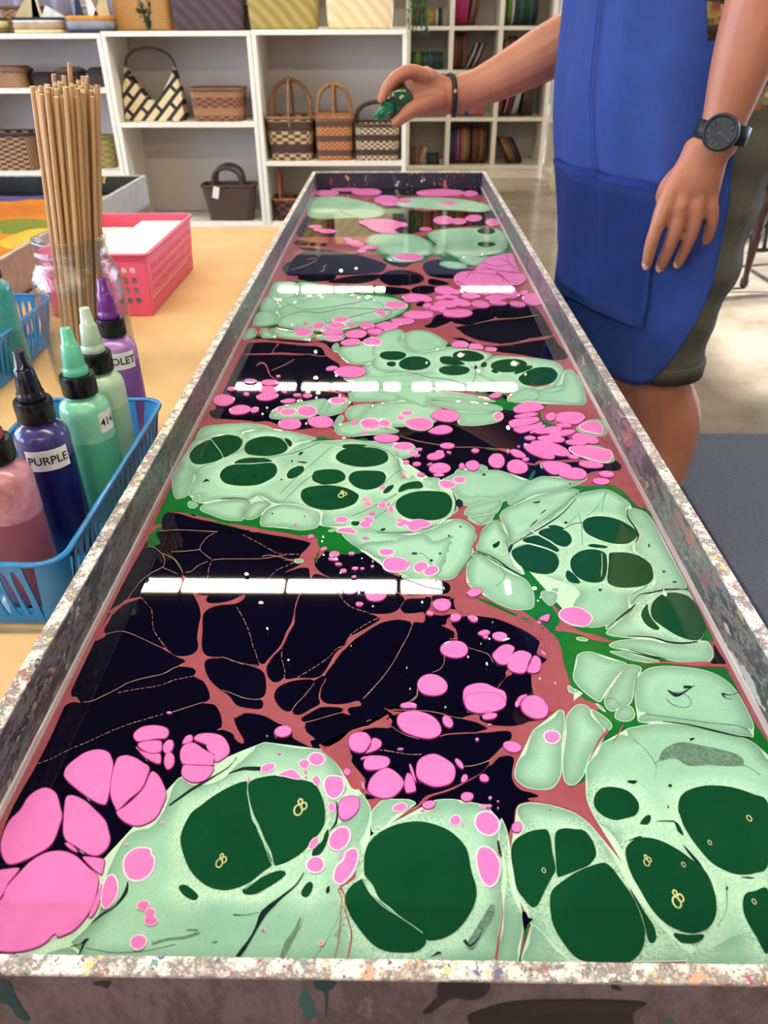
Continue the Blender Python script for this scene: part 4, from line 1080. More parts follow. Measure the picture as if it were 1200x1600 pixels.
Rp -489 1566 -457 1548 -413 1539 -392 1542 -389 1561 -399 1577 -419 1575 -394 1587 -389 1613 -396 1659 -410 1693 -435 1711 -457 1719 -427 1718 -434 1743 -423 1728 -410 1729 -397 1747 -402 1711 -392 1673 -371 1649 -352 1653 -341 1667 -328 1661 -299 1667 -244 1668 -221 1687 -204 1731 -187 1782 -163 1811 -150 1854 -119 1878 -52 1939 -61 1962 -87 1974 -57 1972 -13 1977 15 1998 35 2042 31 2068 -2 2104 38 2077 66 2073 106 2078 106 2060 49 2055 26 2024 23 1999 37 1978 70 1978 103 1981 102 1933 69 1932 58 1900 56 1932 20 1944 -12 1940 -50 1923 -97 1878 -133 1839 -157 1801 -171 1779 -194 1728 -214 1682 -210 1661 -220 1628 -221 1589 -206 1567 -177 1561 -143 1564 -106 1575 -98 1557 -131 1549 -134 1533 -128 1521 -153 1530 -148 1539 -157 1548 -190 1551 -219 1548 -245 1529 -267 1510 -268 1498 -255 1488 -256 1474 -247 1454 -223 1431 -235 1423 -228 1402 -252 1413 -286 1435 -291 1456 -314 1477 -339 1489 -375 1512 -410 1522 -439 1524 -454 1518 -464 1505 -485 1544
np -353 1626 -326 1647 -293 1657 -258 1660 -244 1651 -246 1634 -263 1608 -279 1575 -299 1540 -308 1531 -327 1537 -349 1562 -361 1593
np -242 1658 -219 1676 -212 1665 -223 1628 -227 1589 -220 1563 -238 1547 -273 1520 -291 1520 -298 1534 -287 1566 -263 1608 -243 1636 -246 1649
Rq -398 1728 -393 1748 -386 1768 -374 1786 -363 1808 -357 1838 -352 1869 -345 1893 -338 1917 -339 1943 -342 1969 -343 1994 -342 2020 -340 2045 -336 2067 -332 2080 -328 2090 -330 2093 -335 2083 -340 2070 -343 2047 -346 2021 -346 1995 -345 1969 -346 1945 -348 1922 -354 1900 -361 1874 -365 1843 -370 1814 -379 1792 -390 1772 -399 1754 -408 1736
Rp -359 2316 -339 2356 -327 2399 -334 2421 -373 2443 -347 2443 -308 2427 -301 2389 -288 2351 -301 2315 -303 2274 -293 2234 -266 2197 -235 2171 -271 2190 -293 2196 -302 2185 -305 2161 -314 2204 -323 2231 -356 2231 -404 2205 -358 2248 -345 2273 -379 2273 -422 2282 -380 2288 -363 2293
Rp -531 2475 -446 2465 -372 2437 -334 2432 -351 2416 -444 2448 -503 2458
Rp -72 1503 -46 1502 -26 1519 -16 1535 -28 1550 -9 1541 10 1547 19 1557 0 1538 21 1529 0 1524 -25 1498 -6 1477 -36 1474 -69 1474 -105 1453 -125 1438 -127 1416 -119 1382 -120 1355 -98 1313 -142 1313 -188 1398 -207 1413 -184 1404 -171 1412 -136 1438 -119 1461 -83 1488
Rp -670 2526 -601 2509 -546 2486 -549 2466 -596 2477 -668 2520
Rp -207 1412 -172 1376 -149 1355 -129 1323 -111 1298 -75 1253 -65 1234 -3 1244 -23 1187 -56 1191 -58 1210 -72 1234 -88 1268 -106 1283 -138 1323 -167 1365 -201 1398
rp -207 1412 -177 1382 -148 1350 -120 1313 -97 1283 -92 1265 -109 1268 -123 1293 -143 1328 -167 1360 -201 1392
Rp -172 1407 -153 1424 -136 1444 -124 1461 -92 1476 -55 1486 -23 1507 -23 1489 -50 1475 -82 1468 -118 1447 -126 1427 -127 1399 -114 1372 -113 1350 -76 1298 -75 1273 -58 1249 -88 1263 -125 1318 -159 1371
Rp -32 1480 -13 1474 0 1516 -14 1535 -28 1547 -9 1542 5 1547 17 1557 0 1538 24 1532 5 1523 -23 1498
Rp 220 1510 244 1519 259 1527 251 1513 269 1490 324 1484 366 1485 391 1500 420 1506 444 1510 467 1534 490 1535 587 1548 574 1488 467 1290 486 1280 473 1212 433 1221 353 1239 382 1249 369 1261 340 1268 322 1293 322 1324 334 1372 320 1380 284 1371 264 1349 235 1318 198 1292 154 1266 102 1246 81 1228 60 1207 30 1188 2 1167 -26 1150 -6 1171 31 1206 60 1216 73 1231 90 1248 128 1261 168 1279 208 1302 240 1323 265 1355 261 1361 281 1382 306 1410 335 1441 329 1467 266 1460 244 1463 273 1475 251 1492
Rq 133 1442 143 1447 156 1451 178 1453 202 1455 226 1456 248 1458 262 1464 273 1470 272 1474 261 1467 248 1462 227 1460 202 1459 178 1457 156 1455 143 1451 132 1446
Rp 288 1132 309 1173 314 1164 296 1124 289 1081 285 1035 290 988 304 954 313 943 294 936 287 965 278 1008 279 1060
Rp 184 1854 205 1847 211 1855 208 1894 196 1918 197 1934 218 1963 185 1954 175 1921 161 1917 192 1894 202 1878 192 1847
Rp 350 1699 365 1717 369 1692 353 1682 324 1641 317 1624 314 1621 322 1644 348 1678
Vq -958 1855 -940 1864 -922 1870 -908 1870 -895 1866 -881 1861 -864 1853 -840 1840 -813 1825 -785 1809 -757 1793 -757 1795 -785 1811 -813 1827 -840 1842 -864 1855 -881 1863 -895 1869 -909 1872 -923 1872 -941 1866 -959 1858
Vq -927 1557 -917 1558 -907 1560 -894 1568 -879 1580 -860 1596 -841 1613 -830 1625 -819 1636 -799 1647 -775 1657 -746 1666 -720 1675 -706 1687 -696 1699 -681 1708 -665 1716 -666 1718 -682 1710 -697 1701 -708 1689 -721 1677 -747 1668 -776 1659 -800 1649 -820 1638 -832 1627 -842 1615 -861 1598 -881 1582 -895 1570 -908 1562 -918 1560 -928 1559
Vq -836 1595 -827 1598 -828 1600 -837 1597
Vq -823 1600 -807 1605 -808 1607 -824 1601
Vq -801 1607 -794 1608 -795 1610 -802 1608
Vq -790 1609 -777 1612 -778 1614 -791 1611
Vq -773 1613 -764 1615 -764 1617 -774 1615
Vq -757 1617 -741 1620 -742 1622 -758 1618
Vq -737 1621 -730 1623 -731 1625 -738 1623
Vq -726 1625 -713 1630 -714 1631 -726 1626
Vq -708 1633 -700 1637 -701 1639 -709 1634
Vq -696 1639 -682 1648 -683 1650 -697 1641
Vq -678 1650 -671 1653 -672 1655 -678 1652
Vq -665 1655 -652 1659 -653 1661 -665 1657
Vq -648 1660 -639 1663 -640 1665 -649 1662
Vq -635 1664 -618 1669 -619 1671 -635 1666
Vq -974 1333 -967 1337 -968 1338 -975 1335
Vq -964 1339 -951 1345 -952 1347 -965 1340
Vq -947 1348 -942 1352 -943 1353 -948 1350
Vq -939 1354 -931 1361 -932 1362 -940 1355
Vq -928 1363 -922 1369 -923 1370 -929 1365
Vq -918 1372 -906 1381 -907 1382 -919 1374
Vq -904 1383 -899 1387 -900 1388 -905 1384
Vq -895 1389 -886 1395 -887 1396 -896 1390
Vq -881 1398 -874 1402 -875 1404 -882 1399
Vq -871 1404 -859 1412 -860 1413 -872 1405
Vq -856 1414 -850 1418 -851 1420 -857 1416
Vq -846 1422 -836 1429 -838 1430 -847 1423
Vq -834 1431 -827 1436 -828 1437 -835 1432
Vq -824 1438 -812 1447 -813 1448 -825 1440
Vq -807 1450 -801 1454 -802 1455 -808 1452
Vq -798 1455 -788 1462 -789 1463 -799 1457
Vq -784 1464 -777 1468 -778 1469 -785 1465
Vq -772 1471 -758 1478 -759 1479 -773 1472
Vq -755 1479 -749 1482 -749 1484 -756 1481
Vq -745 1484 -733 1489 -734 1490 -745 1486
Vq -728 1491 -720 1495 -721 1496 -729 1493
Vq -716 1496 -702 1502 -703 1504 -717 1498
Vq -698 1504 -692 1507 -692 1509 -699 1506
Vq -686 1510 -677 1513 -678 1515 -687 1511
Vq -651 1521 -630 1531 -608 1542 -587 1552 -565 1561 -566 1563 -588 1554 -609 1544 -631 1533 -652 1523
Vq -553 1753 -538 1747 -522 1741 -501 1731 -478 1720 -477 1722 -501 1733 -522 1743 -538 1750 -553 1755
Vq -522 1610 -507 1604 -490 1597 -472 1588 -453 1579 -453 1580 -472 1590 -490 1599 -507 1606 -522 1612
Vq -899 2048 -887 2036 -887 2038 -898 2050
Vq -882 2030 -861 2007 -861 2009 -881 2032
Vq -854 1999 -845 1988 -844 1989 -853 2000
Vq -842 1982 -833 1959 -831 1960 -840 1983
Vq -830 1951 -826 1935 -824 1935 -829 1951
Vq -822 1923 -813 1894 -812 1894 -820 1923
Vq -811 1888 -805 1876 -803 1876 -809 1888
Vq -800 1868 -787 1850 -786 1852 -799 1870
Vq -780 1841 -771 1829 -770 1830 -779 1843
Vq -767 1824 -750 1802 -749 1804 -766 1826
Vq -745 1796 -741 1790 -740 1791 -744 1797
Vq -941 2039 -936 2072 -931 2102 -928 2121 -924 2139 -913 2165 -898 2191 -879 2209 -865 2226 -865 2252 -872 2278 -881 2297 -895 2315 -915 2338 -937 2357 -954 2359 -969 2356 -968 2353 -953 2356 -937 2353 -916 2335 -895 2312 -883 2295 -874 2277 -867 2253 -867 2228 -881 2212 -900 2194 -914 2168 -926 2141 -930 2123 -933 2104 -938 2073 -943 2040
Gq -881 2328 -859 2307 -840 2287 -825 2267 -812 2247 -798 2225 -786 2203 -784 2204 -797 2227 -810 2249 -824 2269 -839 2289 -859 2310 -880 2331
Vq -889 2312 -874 2302 -859 2291 -844 2281 -829 2266 -813 2242 -798 2217 -790 2202 -782 2188 -781 2190 -788 2203 -797 2219 -811 2244 -827 2269 -843 2284 -859 2295 -874 2305 -889 2315
Vq -872 2226 -855 2216 -837 2207 -819 2195 -801 2183 -801 2186 -819 2198 -837 2209 -855 2219 -872 2229
Vq -750 2343 -775 2337 -801 2332 -830 2328 -861 2326 -860 2323 -829 2325 -800 2328 -774 2334 -749 2339
Vq -694 2268 -680 2274 -660 2278 -619 2279 -574 2279 -536 2280 -502 2282 -476 2288 -455 2296 -436 2301 -419 2306 -420 2310 -437 2305 -455 2299 -477 2292 -502 2285 -536 2283 -575 2282 -620 2282 -660 2281 -681 2277 -695 2271
Vq -692 2255 -694 2237 -692 2236 -690 2254
Vq -694 2228 -690 2193 -688 2192 -692 2227
Vq -688 2179 -685 2164 -684 2164 -686 2179
Vq -684 2157 -684 2152 -682 2152 -682 2156
Vq -706 2266 -722 2253 -737 2240 -746 2222 -753 2205 -763 2199 -774 2196 -773 2193 -762 2196 -752 2203 -744 2219 -735 2237 -721 2251 -705 2263
Vq -696 2281 -712 2296 -727 2311 -742 2326 -752 2342 -754 2361 -752 2383 -747 2406 -739 2427 -730 2439 -719 2449 -720 2452 -731 2442 -741 2429 -749 2408 -754 2385 -756 2362 -754 2341 -743 2324 -728 2309 -713 2293 -697 2278
Vq -941 2463 -903 2469 -866 2472 -834 2471 -801 2468 -756 2464 -709 2460 -709 2464 -757 2468 -801 2472 -835 2475 -867 2476 -904 2472 -942 2467
Vq -549 2000 -541 1985 -539 1987 -548 2001
Vq -537 1978 -522 1952 -521 1954 -535 1980
Vq -517 1942 -511 1930 -509 1932 -515 1943
Vq -508 1924 -498 1904 -497 1905 -506 1926
Vq -495 1897 -488 1882 -486 1883 -493 1898
Vq -484 1872 -474 1845 -472 1846 -482 1873
Vq -472 1839 -469 1827 -467 1828 -470 1840
Vq -466 1820 -459 1799 -457 1800 -464 1820
Vq -454 1790 -448 1776 -446 1777 -453 1791
Vq -446 1771 -437 1746 -435 1746 -444 1772
Vq -364 1802 -363 1788 -362 1787 -363 1802
Vq -363 1780 -361 1754 -359 1754 -361 1780
Vq -358 1744 -355 1733 -353 1733 -357 1744
Vq -352 1727 -346 1708 -345 1709 -351 1728
Vq -344 1702 -341 1688 -339 1688 -343 1702
Vq -340 1679 -340 1663 -338 1663 -339 1678
Vq -521 1737 -505 1732 -489 1727 -472 1722 -457 1718 -444 1717 -431 1717 -431 1719 -444 1719 -457 1720 -472 1724 -489 1729 -505 1734 -521 1739
Vq -496 1601 -477 1590 -458 1582 -440 1576 -423 1574 -408 1574 -394 1576 -395 1578 -409 1576 -423 1576 -440 1578 -458 1584 -477 1592 -496 1602
Vq -298 1666 -290 1673 -291 1675 -299 1668
Vq -286 1677 -272 1689 -273 1691 -287 1678
Vq -267 1695 -260 1700 -261 1702 -268 1696
Vq -257 1703 -246 1714 -247 1716 -258 1705
Vq -242 1718 -234 1726 -235 1727 -243 1719
Vq -229 1731 -215 1746 -216 1748 -230 1733
Vq -212 1750 -207 1758 -208 1759 -213 1752
Vq -203 1763 -195 1779 -196 1780 -204 1764
Vq -191 1787 -184 1796 -185 1798 -192 1788
Vq -180 1798 -165 1807 -166 1809 -181 1801
Vq -147 1857 -139 1867 -140 1869 -148 1859
Vq -135 1872 -120 1889 -121 1891 -136 1873
Vq -114 1895 -107 1902 -108 1904 -115 1897
Vq -104 1906 -91 1917 -92 1920 -105 1908
Vq -87 1921 -77 1929 -78 1931 -87 1924
Vq -71 1935 -53 1946 -54 1949 -71 1937
Vq -207 2096 -200 2081 -198 2083 -205 2098
Vq -196 2073 -183 2047 -182 2049 -195 2075
Vq -178 2037 -171 2027 -169 2029 -176 2039
Vq -167 2022 -154 2007 -153 2010 -166 2025
Vq -149 2003 -138 1996 -138 1999 -148 2006
Vq -131 1992 -111 1983 -111 1986 -130 1995
Vq -107 1981 -98 1978 -98 1981 -106 1984
Vq -93 1976 -90 1974 -90 1978 -92 1979
Vq 57 1901 52 1883 46 1861 33 1828 19 1793 6 1758 -6 1727 -19 1701 -31 1678 -45 1654 -60 1631 -76 1606 -92 1582 -91 1580 -74 1604 -58 1629 -43 1653 -29 1676 -17 1700 -5 1726 8 1757 21 1791 35 1827 48 1860 54 1882 59 1899
Vq -245 1645 -249 1634 -255 1621 -265 1602 -275 1582 -284 1569 -292 1557 -297 1545 -301 1535 -300 1534 -295 1544 -290 1555 -283 1567 -274 1581 -263 1601 -254 1620 -248 1633 -244 1644
Vq -255 1487 -239 1492 -223 1498 -206 1505 -187 1513 -169 1520 -150 1526 -151 1528 -169 1522 -188 1515 -206 1507 -224 1499 -240 1494 -256 1489
Vq -603 2439 -589 2429 -589 2432 -602 2442
Vq -583 2425 -560 2407 -559 2410 -583 2428
Vq -551 2400 -540 2392 -540 2395 -550 2403
Vq -535 2388 -518 2373 -517 2376 -535 2391
Vq -512 2368 -499 2358 -499 2360 -511 2371
Vq -491 2350 -469 2331 -468 2334 -490 2353
Vq -464 2327 -454 2320 -453 2323 -463 2330
Vq -447 2317 -430 2312 -430 2315 -447 2320
Vq -421 2311 -409 2311 -409 2314 -421 2314
Vq -404 2311 -382 2312 -382 2315 -404 2314
Vq -375 2312 -366 2312 -366 2315 -376 2315
Vq -503 2295 -494 2302 -481 2306 -453 2299 -424 2289 -403 2279 -385 2269 -384 2272 -403 2282 -423 2292 -453 2303 -481 2309 -495 2305 -505 2298
Vq -464 2153 -458 2167 -459 2169 -465 2155
Vq -455 2174 -444 2199 -445 2201 -456 2176
Vq -439 2208 -432 2217 -433 2219 -440 2211
Vq -428 2220 -414 2230 -415 2232 -429 2223
Vq -408 2233 -398 2241 -399 2244 -409 2236
Vq -392 2247 -377 2261 -378 2264 -393 2250
Vq -7 1477 6 1465 19 1454 32 1446 46 1439 60 1435 73 1431 74 1433 60 1437 46 1441 33 1447 19 1455 7 1466 -6 1478
Vq -39 1391 -31 1389 -30 1391 -39 1392
Vq -26 1389 -10 1386 -10 1388 -26 1390
Vq -4 1385 3 1384 3 1385 -4 1387
Vq 7 1383 19 1381 19 1382 7 1385
Vq 23 1380 32 1379 32 1380 23 1382
Vq 38 1378 54 1377 54 1378 38 1379
Vq 58 1376 65 1376 65 1378 58 1378
Vq 69 1376 72 1376 72 1377 69 1378
Vq 70 1624 73 1611 73 1599 67 1587 57 1577 42 1570 24 1564 24 1562 42 1568 58 1575 68 1586 74 1598 74 1612 71 1625
Vq 0 1537 15 1537 33 1537 61 1537 90 1535 115 1531 137 1526 149 1522 160 1517 173 1513 187 1509 201 1507 215 1507 215 1509 201 1509 188 1511 174 1514 160 1519 150 1524 137 1528 116 1533 90 1537 61 1539 33 1539 15 1539 0 1539
Vq -26 1391 -17 1389 -17 1391 -26 1393
Vq -13 1388 3 1385 3 1386 -13 1390
Vq 9 1383 16 1382 16 1383 9 1385
Vq 20 1381 32 1378 32 1380 20 1382
Vq 36 1377 45 1377 45 1378 36 1379
Vq 51 1377 67 1377 67 1379 51 1378
Vq 71 1377 78 1377 78 1379 71 1379
Vq 193 1338 206 1339 220 1341 234 1346 247 1351 256 1355 263 1359 263 1361 255 1357 247 1353 234 1348 220 1343 206 1341 193 1340
Vq 243 1804 259 1797 273 1790 287 1785 298 1779 304 1771 309 1762 311 1750 314 1737 315 1738 313 1751 310 1763 306 1773 299 1781 288 1787 274 1792 259 1799 244 1807
Vq 163 1768 161 1751 159 1736 153 1721 145 1708 133 1700 120 1694 120 1692 134 1698 146 1706 154 1719 160 1735 163 1751 165 1768
Vq 72 1622 70 1606 67 1593 58 1583 48 1574 48 1572 59 1581 68 1592 72 1606 74 1621
Mp -773 829 -744 843 -708 852 -682 838 -711 859 -704 871 -683 901 -671 930 -680 968 -684 999 -683 1035 -678 1081 -666 1120 -647 1138 -614 1147 -595 1184 -589 1227 -587 1267 -573 1297 -537 1275 -491 1278 -456 1299 -433 1335 -390 1396 -436 1378 -374 1412 -352 1416 -273 1400 -205 1395 -177 1376 -147 1334 -122 1272 -125 1253 -143 1233 -144 1214 -143 1176 -133 1167 -91 1248 -70 1234 -56 1196 -66 1141 -77 1110 -60 1055 -95 995 -112 956 -104 830 -780 820
Mp -52 1141 -56 1191 -44 1215 -24 1234 18 1236 43 1235 60 1223 35 1206 10 1187 -14 1160 -26 1146
Mp -111 829 -102 975 -80 999 -55 1039 -65 1106 -46 1137 -14 1153 18 1174 59 1193 97 1205 102 1230 127 1237 165 1237 181 1227 214 1227 246 1214 264 1186 271 1163 265 1128 264 1085 265 1039 254 980 251 939 238 892 221 834
Mp 221 831 234 871 247 906 255 961 268 1019 269 1076 263 1123 275 1182 285 1159 288 1132 284 1089 280 1039 281 988 289 954 296 939 293 900 278 862 269 831
Mp 295 1115 314 1137 329 1160 318 1196 325 1220 351 1229 393 1227 432 1216 470 1198 497 1171 517 1135 530 1105 541 1071 550 1031 563 992 581 951 600 918 621 890 644 863 650 840 363 836 338 852 317 897 308 932 307 951 292 977 286 1027 288 1077
mp 299 872 307 900 316 914 338 893 360 859 383 833 283 832
Mp 525 1342 544 1369 566 1391 587 1424 618 1442 650 1459 666 1454 670 1477 712 1489 761 1499 830 1497 895 1486 955 1463 999 1446 1024 1419 1030 1380 1043 1297 845 839 667 840 659 867 624 901 595 951 574 1007 564 1055 559 1097 546 1140 521 1171 508 1222 508 1261 517 1301
Mp 643 830 658 863 690 867 749 895 803 907 838 879 825 832
Rp 522 1176 536 1149 545 1118 553 1072 558 1031 571 980 591 936 614 904 636 883 648 856 637 853 606 876 584 911 563 965 547 1019 540 1067 526 1105 503 1162 485 1194 495 1241
Gp 541 1136 548 1140 551 1097 554 1059 558 1031 544 1067 540 1097
Rp 317 1191 325 1159 305 1128 296 1119 288 1077 285 1027 293 981 304 954 313 943 301 936 294 934 288 962 280 1008 279 1060 286 1123 306 1155 311 1191
np 295 939 304 941 308 929 318 925 305 914 297 903 294 907
Gp 297 907 310 921 331 915 346 897 319 907 304 907 296 872 287 838 269 831 289 865
Gp 604 883 631 866 645 866 659 867 674 840 633 840 624 856
Mp 487 1546 503 1538 495 1487 477 1423 460 1341 448 1305 426 1277 400 1269 358 1274 332 1296 328 1324 345 1366 366 1388 381 1427 400 1468 432 1492 469 1519
Mp 501 1504 514 1535 543 1566 568 1568 583 1551 582 1524 607 1470 581 1419 546 1380 527 1342 510 1311 488 1288 474 1284 461 1292 458 1320 466 1368 480 1417 492 1457
Kq -679 901 -669 911 -659 921 -650 929 -642 935 -636 941 -630 948 -623 960 -618 975 -620 988 -624 999 -627 1000 -626 989 -627 978 -630 964 -635 951 -639 943 -644 937 -653 932 -663 925 -672 914 -680 901
Kq -708 851 -697 852 -688 855 -680 859 -675 864 -673 865 -671 867 -671 868 -675 869 -680 868 -684 862 -689 856 -698 854 -708 852
Kq -680 867 -682 856 -683 846 -683 836 -682 825 -680 825 -680 835 -679 845 -677 855 -675 865
Kq -579 1206 -554 1231 -531 1254 -509 1273 -488 1291 -467 1311 -448 1329 -439 1346 -432 1361 -434 1363 -440 1347 -450 1331 -469 1313 -491 1295 -513 1279 -536 1261 -559 1236 -582 1210
Kq -148 1223 -146 1209 -145 1195 -145 1179 -147 1164 -152 1152 -160 1140 -158 1139 -149 1149 -142 1161 -140 1178 -140 1195 -142 1209 -145 1223
Kq -336 824 -329 835 -322 848 -315 863 -308 880 -302 895 -296 908 -292 918 -287 927 -274 944 -258 963 -241 980 -226 996 -217 1012 -211 1028 -213 1029 -220 1014 -229 998 -245 983 -263 968 -283 952 -299 936 -304 923 -305 912 -308 897 -313 882 -321 867 -331 852 -338 840 -344 829
Kq -361 924 -347 924 -332 925 -318 928 -304 931 -304 932 -318 929 -332 926 -347 926 -362 927
Kq -128 883 -118 896 -108 908 -109 909 -119 896 -129 884
Kq 96 1099 98 1084 100 1072 107 1070 111 1073 111 1075 107 1075 106 1076 102 1086 97 1100
Kq 258 1118 258 1107 258 1096 261 1086 264 1076 266 1076 266 1087 265 1098 264 1109 263 1119
rp 257 1093 262 1085 265 1074 258 1082
rq -128 988 -123 979 -119 967 -118 950 -118 927 -119 896 -120 867 -123 847 -126 830 -124 829 -121 846 -118 866 -116 896 -116 927 -116 950 -117 968 -121 980 -126 989
rq -126 992 -118 985 -112 975 -110 957 -108 938 -102 919 -95 901 -93 890 -92 877 -95 855 -99 830 -96 829 -91 854 -88 877 -89 890 -93 902 -99 919 -106 938 -108 958 -110 976 -115 987 -121 996
rq -88 1035 -92 1026 -97 1019 -106 1012 -116 1005 -123 996 -129 987 -128 986 -120 993 -113 1000 -102 1007 -92 1014 -88 1024 -87 1034
rq 252 988 251 961 249 935 243 912 236 889 229 863 222 838 228 837 234 863 240 888 246 912 252 935 253 961 254 988
Kq -445 1308 -426 1315 -407 1321 -390 1320 -373 1319 -356 1320 -338 1322 -340 1330 -357 1331 -375 1332 -392 1332 -410 1330 -428 1321 -446 1310
kp -661 819 -643 826 -665 829
wq -672 848 -642 843 -612 839 -578 840 -543 843 -509 850 -476 858 -477 859 -510 851 -543 844 -578 841 -612 840 -642 844 -672 849
wq -233 838 -231 855 -227 872 -216 886 -205 900 -202 914 -201 929 -202 929 -203 915 -206 901 -217 887 -228 872 -232 855 -234 838
wq -173 828 -155 853 -139 880 -127 909 -117 937 -109 961 -102 983 -103 983 -110 961 -118 938 -128 909 -140 880 -156 854 -174 829
Sq -235 829 -229 847 -224 862 -219 872 -213 884 -209 902 -206 921 -209 922 -216 904 -223 888 -229 879 -236 868 -241 851 -245 833
Sq -528 857 -512 863 -496 868 -479 870 -461 872 -445 877 -428 883 -431 887 -447 881 -464 876 -481 874 -498 872 -515 867 -531 861
Sq -459 888 -446 888 -434 888 -434 892 -447 892 -460 892
Sq -395 861 -390 863 -385 865 -387 868 -392 866 -397 864
ke -151 987 4 -2 -2 -9
Sp 165 870 190 906 223 953 234 953 228 928 203 892 179 860 168 857
Kq 156 875 162 866 172 861 184 870 196 888 207 913 219 942 218 942 206 913 194 888 181 873 171 866 167 870 162 879
Kq 83 838 94 843 102 846 104 846 107 845 108 846 106 850 100 852 92 846 83 839
Sp 731 1366 750 1399 783 1421 822 1430 871 1417 912 1406 957 1385 955 1355 893 1352 851 1357 806 1354 781 1372 760 1374
Kq 838 1433 846 1438 854 1443 854 1446 846 1445 839 1444
Kq 625 1294 633 1291 641 1289 647 1292 652 1296 652 1299 648 1300 644 1301 637 1300 627 1300
Ke 736 1285 5 0 -1 -5
Ke 711 1220 2 0 -1 -5
wq 699 1303 711 1326 719 1350 714 1378 703 1404 692 1422 681 1438 679 1436 691 1421 702 1403 712 1377 717 1350 710 1326 698 1303
wq 716 1354 725 1363 737 1371 758 1374 777 1374 789 1365 798 1355 807 1351 818 1350 837 1352 859 1356 860 1358 838 1354 819 1352 808 1353 799 1357 790 1367 778 1375 758 1376 737 1372 725 1365 715 1356
wq 990 1323 975 1340 959 1354 939 1355 919 1353 919 1352 939 1354 958 1352 974 1339 988 1321
Kq 585 1122 600 1126 612 1129 617 1131 620 1133 620 1135 617 1136 612 1135 599 1130 585 1124
Kq 668 1177 693 1178 712 1176 714 1166 713 1153 718 1144 724 1137 725 1138 724 1149 723 1158 722 1170 714 1180 693 1181 668 1178
Kq 715 1111 718 1100 722 1088 727 1075 732 1063 738 1054 744 1045 745 1046 743 1057 740 1068 734 1081 728 1093 722 1103 717 1112
Kq 826 1031 833 1029 840 1028 847 1028 855 1028 856 1030 849 1031 842 1032 834 1032 827 1032
ke 782 1003 3 0 -2 -5
wq 785 1018 781 1003 775 987 769 968 760 949 744 931 727 913 728 912 745 931 761 949 770 968 777 987 782 1003 786 1018
Dp -529 1117 -520 1181 -497 1209 -470 1238 -429 1269 -391 1283 -385 1249 -376 1220 -359 1169 -346 1151 -335 1129 -319 1103 -298 1069 -291 1048 -308 1032 -338 1003 -373 987 -402 984 -438 994 -475 1021 -503 1058
Dp -380 1284 -360 1295 -314 1303 -261 1293 -212 1279 -188 1242 -176 1204 -173 1167 -181 1140 -204 1104 -225 1078 -254 1057 -276 1048 -286 1050 -298 1082 -319 1116 -339 1155 -358 1187 -376 1230 -386 1269
Dp -351 982 -337 996 -309 1016 -281 1030 -262 1032 -255 1024 -270 1008 -298 988 -318 976 -341 974
Dp -502 989 -487 994 -461 978 -451 967 -461 959 -486 970
Dp -163 1144 -160 1126 -167 1096 -178 1077 -197 1074 -191 1096 -176 1109 -170 1131
Dp -212 974 -210 989 -198 1005 -188 1001 -188 986 -198 970
Dp -68 1031 -68 1080 -54 1115 -22 1144 18 1162 59 1169 99 1163 135 1148 161 1126 179 1100 185 1075 188 1038 196 999 194 972 182 945 162 916 139 894 113 880 88 875 74 878 53 900 17 928 -8 950 -31 969 -46 999 -62 1019
Dp -72 1015 -68 1013 -54 984 -34 965 -12 946 17 925 42 907 67 886 75 872 66 859 49 850 17 848 -18 852 -46 867 -72 895 -95 927 -108 956 -108 979 -95 999
Dp 288 1077 294 1106 313 1128 343 1144 376 1151 388 1147 392 1125 390 1090 390 1045 378 1025 354 989 334 958 319 954 306 969 291 996 289 1035
Dp 402 1125 412 1147 433 1154 457 1152 480 1148 494 1122 497 1096 493 1079 473 1058 447 1046 414 1033 392 1028 394 1061
Dp 363 966 373 993 404 1017 446 1042 488 1058 512 1062 527 1047 540 1019 556 980 562 947 564 911 560 889 546 862 523 841 500 834 431 834 399 843 377 873 362 911 360 937
Dp 556 996 561 984 573 947 585 914 585 890 579 879 571 876 565 883 566 911 565 947
Dp 522 1232 532 1256 553 1274 583 1278 618 1267 636 1238 634 1214 620 1195 589 1185 564 1181 542 1190 525 1208
Dp 626 1172 644 1191 657 1194 655 1182 646 1170 634 1169
Dp 570 1097 583 1114 606 1128 631 1131 661 1124 694 1103 723 1074 747 1041 750 998 744 964 730 934 709 912 688 902 665 898 636 906 610 925 590 958 579 996 569 1031 566 1064
Dp 626 897 657 894 689 895 686 886 666 877 641 877 630 885
Dp 735 1215 751 1249 780 1271 822 1284 861 1286 901 1280 944 1261 972 1228 905 1068 865 1043 825 1038 795 1048 768 1070 748 1112 735 1160 734 1192
Dp 809 976 822 991 842 996 876 996 819 859 806 896 800 924 800 950
Dp 714 1174 722 1169 725 1140 717 1151
Pp -890 1298 -891 1324 -878 1348 -856 1373 -823 1383 -793 1374 -775 1352 -763 1326 -757 1290 -748 1250 -744 1213 -751 1206 -774 1213 -811 1234 -851 1261 -877 1281
Pp -747 1245 -758 1285 -761 1315 -762 1353 -741 1364 -712 1356 -685 1340 -664 1325 -661 1301 -665 1256 -686 1226 -708 1190 -722 1202 -738 1225
Pp -711 1183 -695 1202 -675 1231 -662 1261 -656 1309 -635 1302 -608 1266 -595 1237 -596 1203 -604 1170 -623 1152 -649 1145 -681 1156
Pp -963 1077 -975 1116 -976 1156 -962 1189 -957 1227 -937 1252 -913 1255 -884 1236 -858 1195 -845 1172 -841 1135 -840 1100 -851 1079 -878 1057 -910 1040 -934 1042
Pp -837 1154 -853 1205 -856 1229 -841 1234 -806 1220 -773 1196 -732 1162 -713 1133 -700 1106 -702 1080 -719 1063 -744 1067 -779 1086 -808 1101 -825 1122
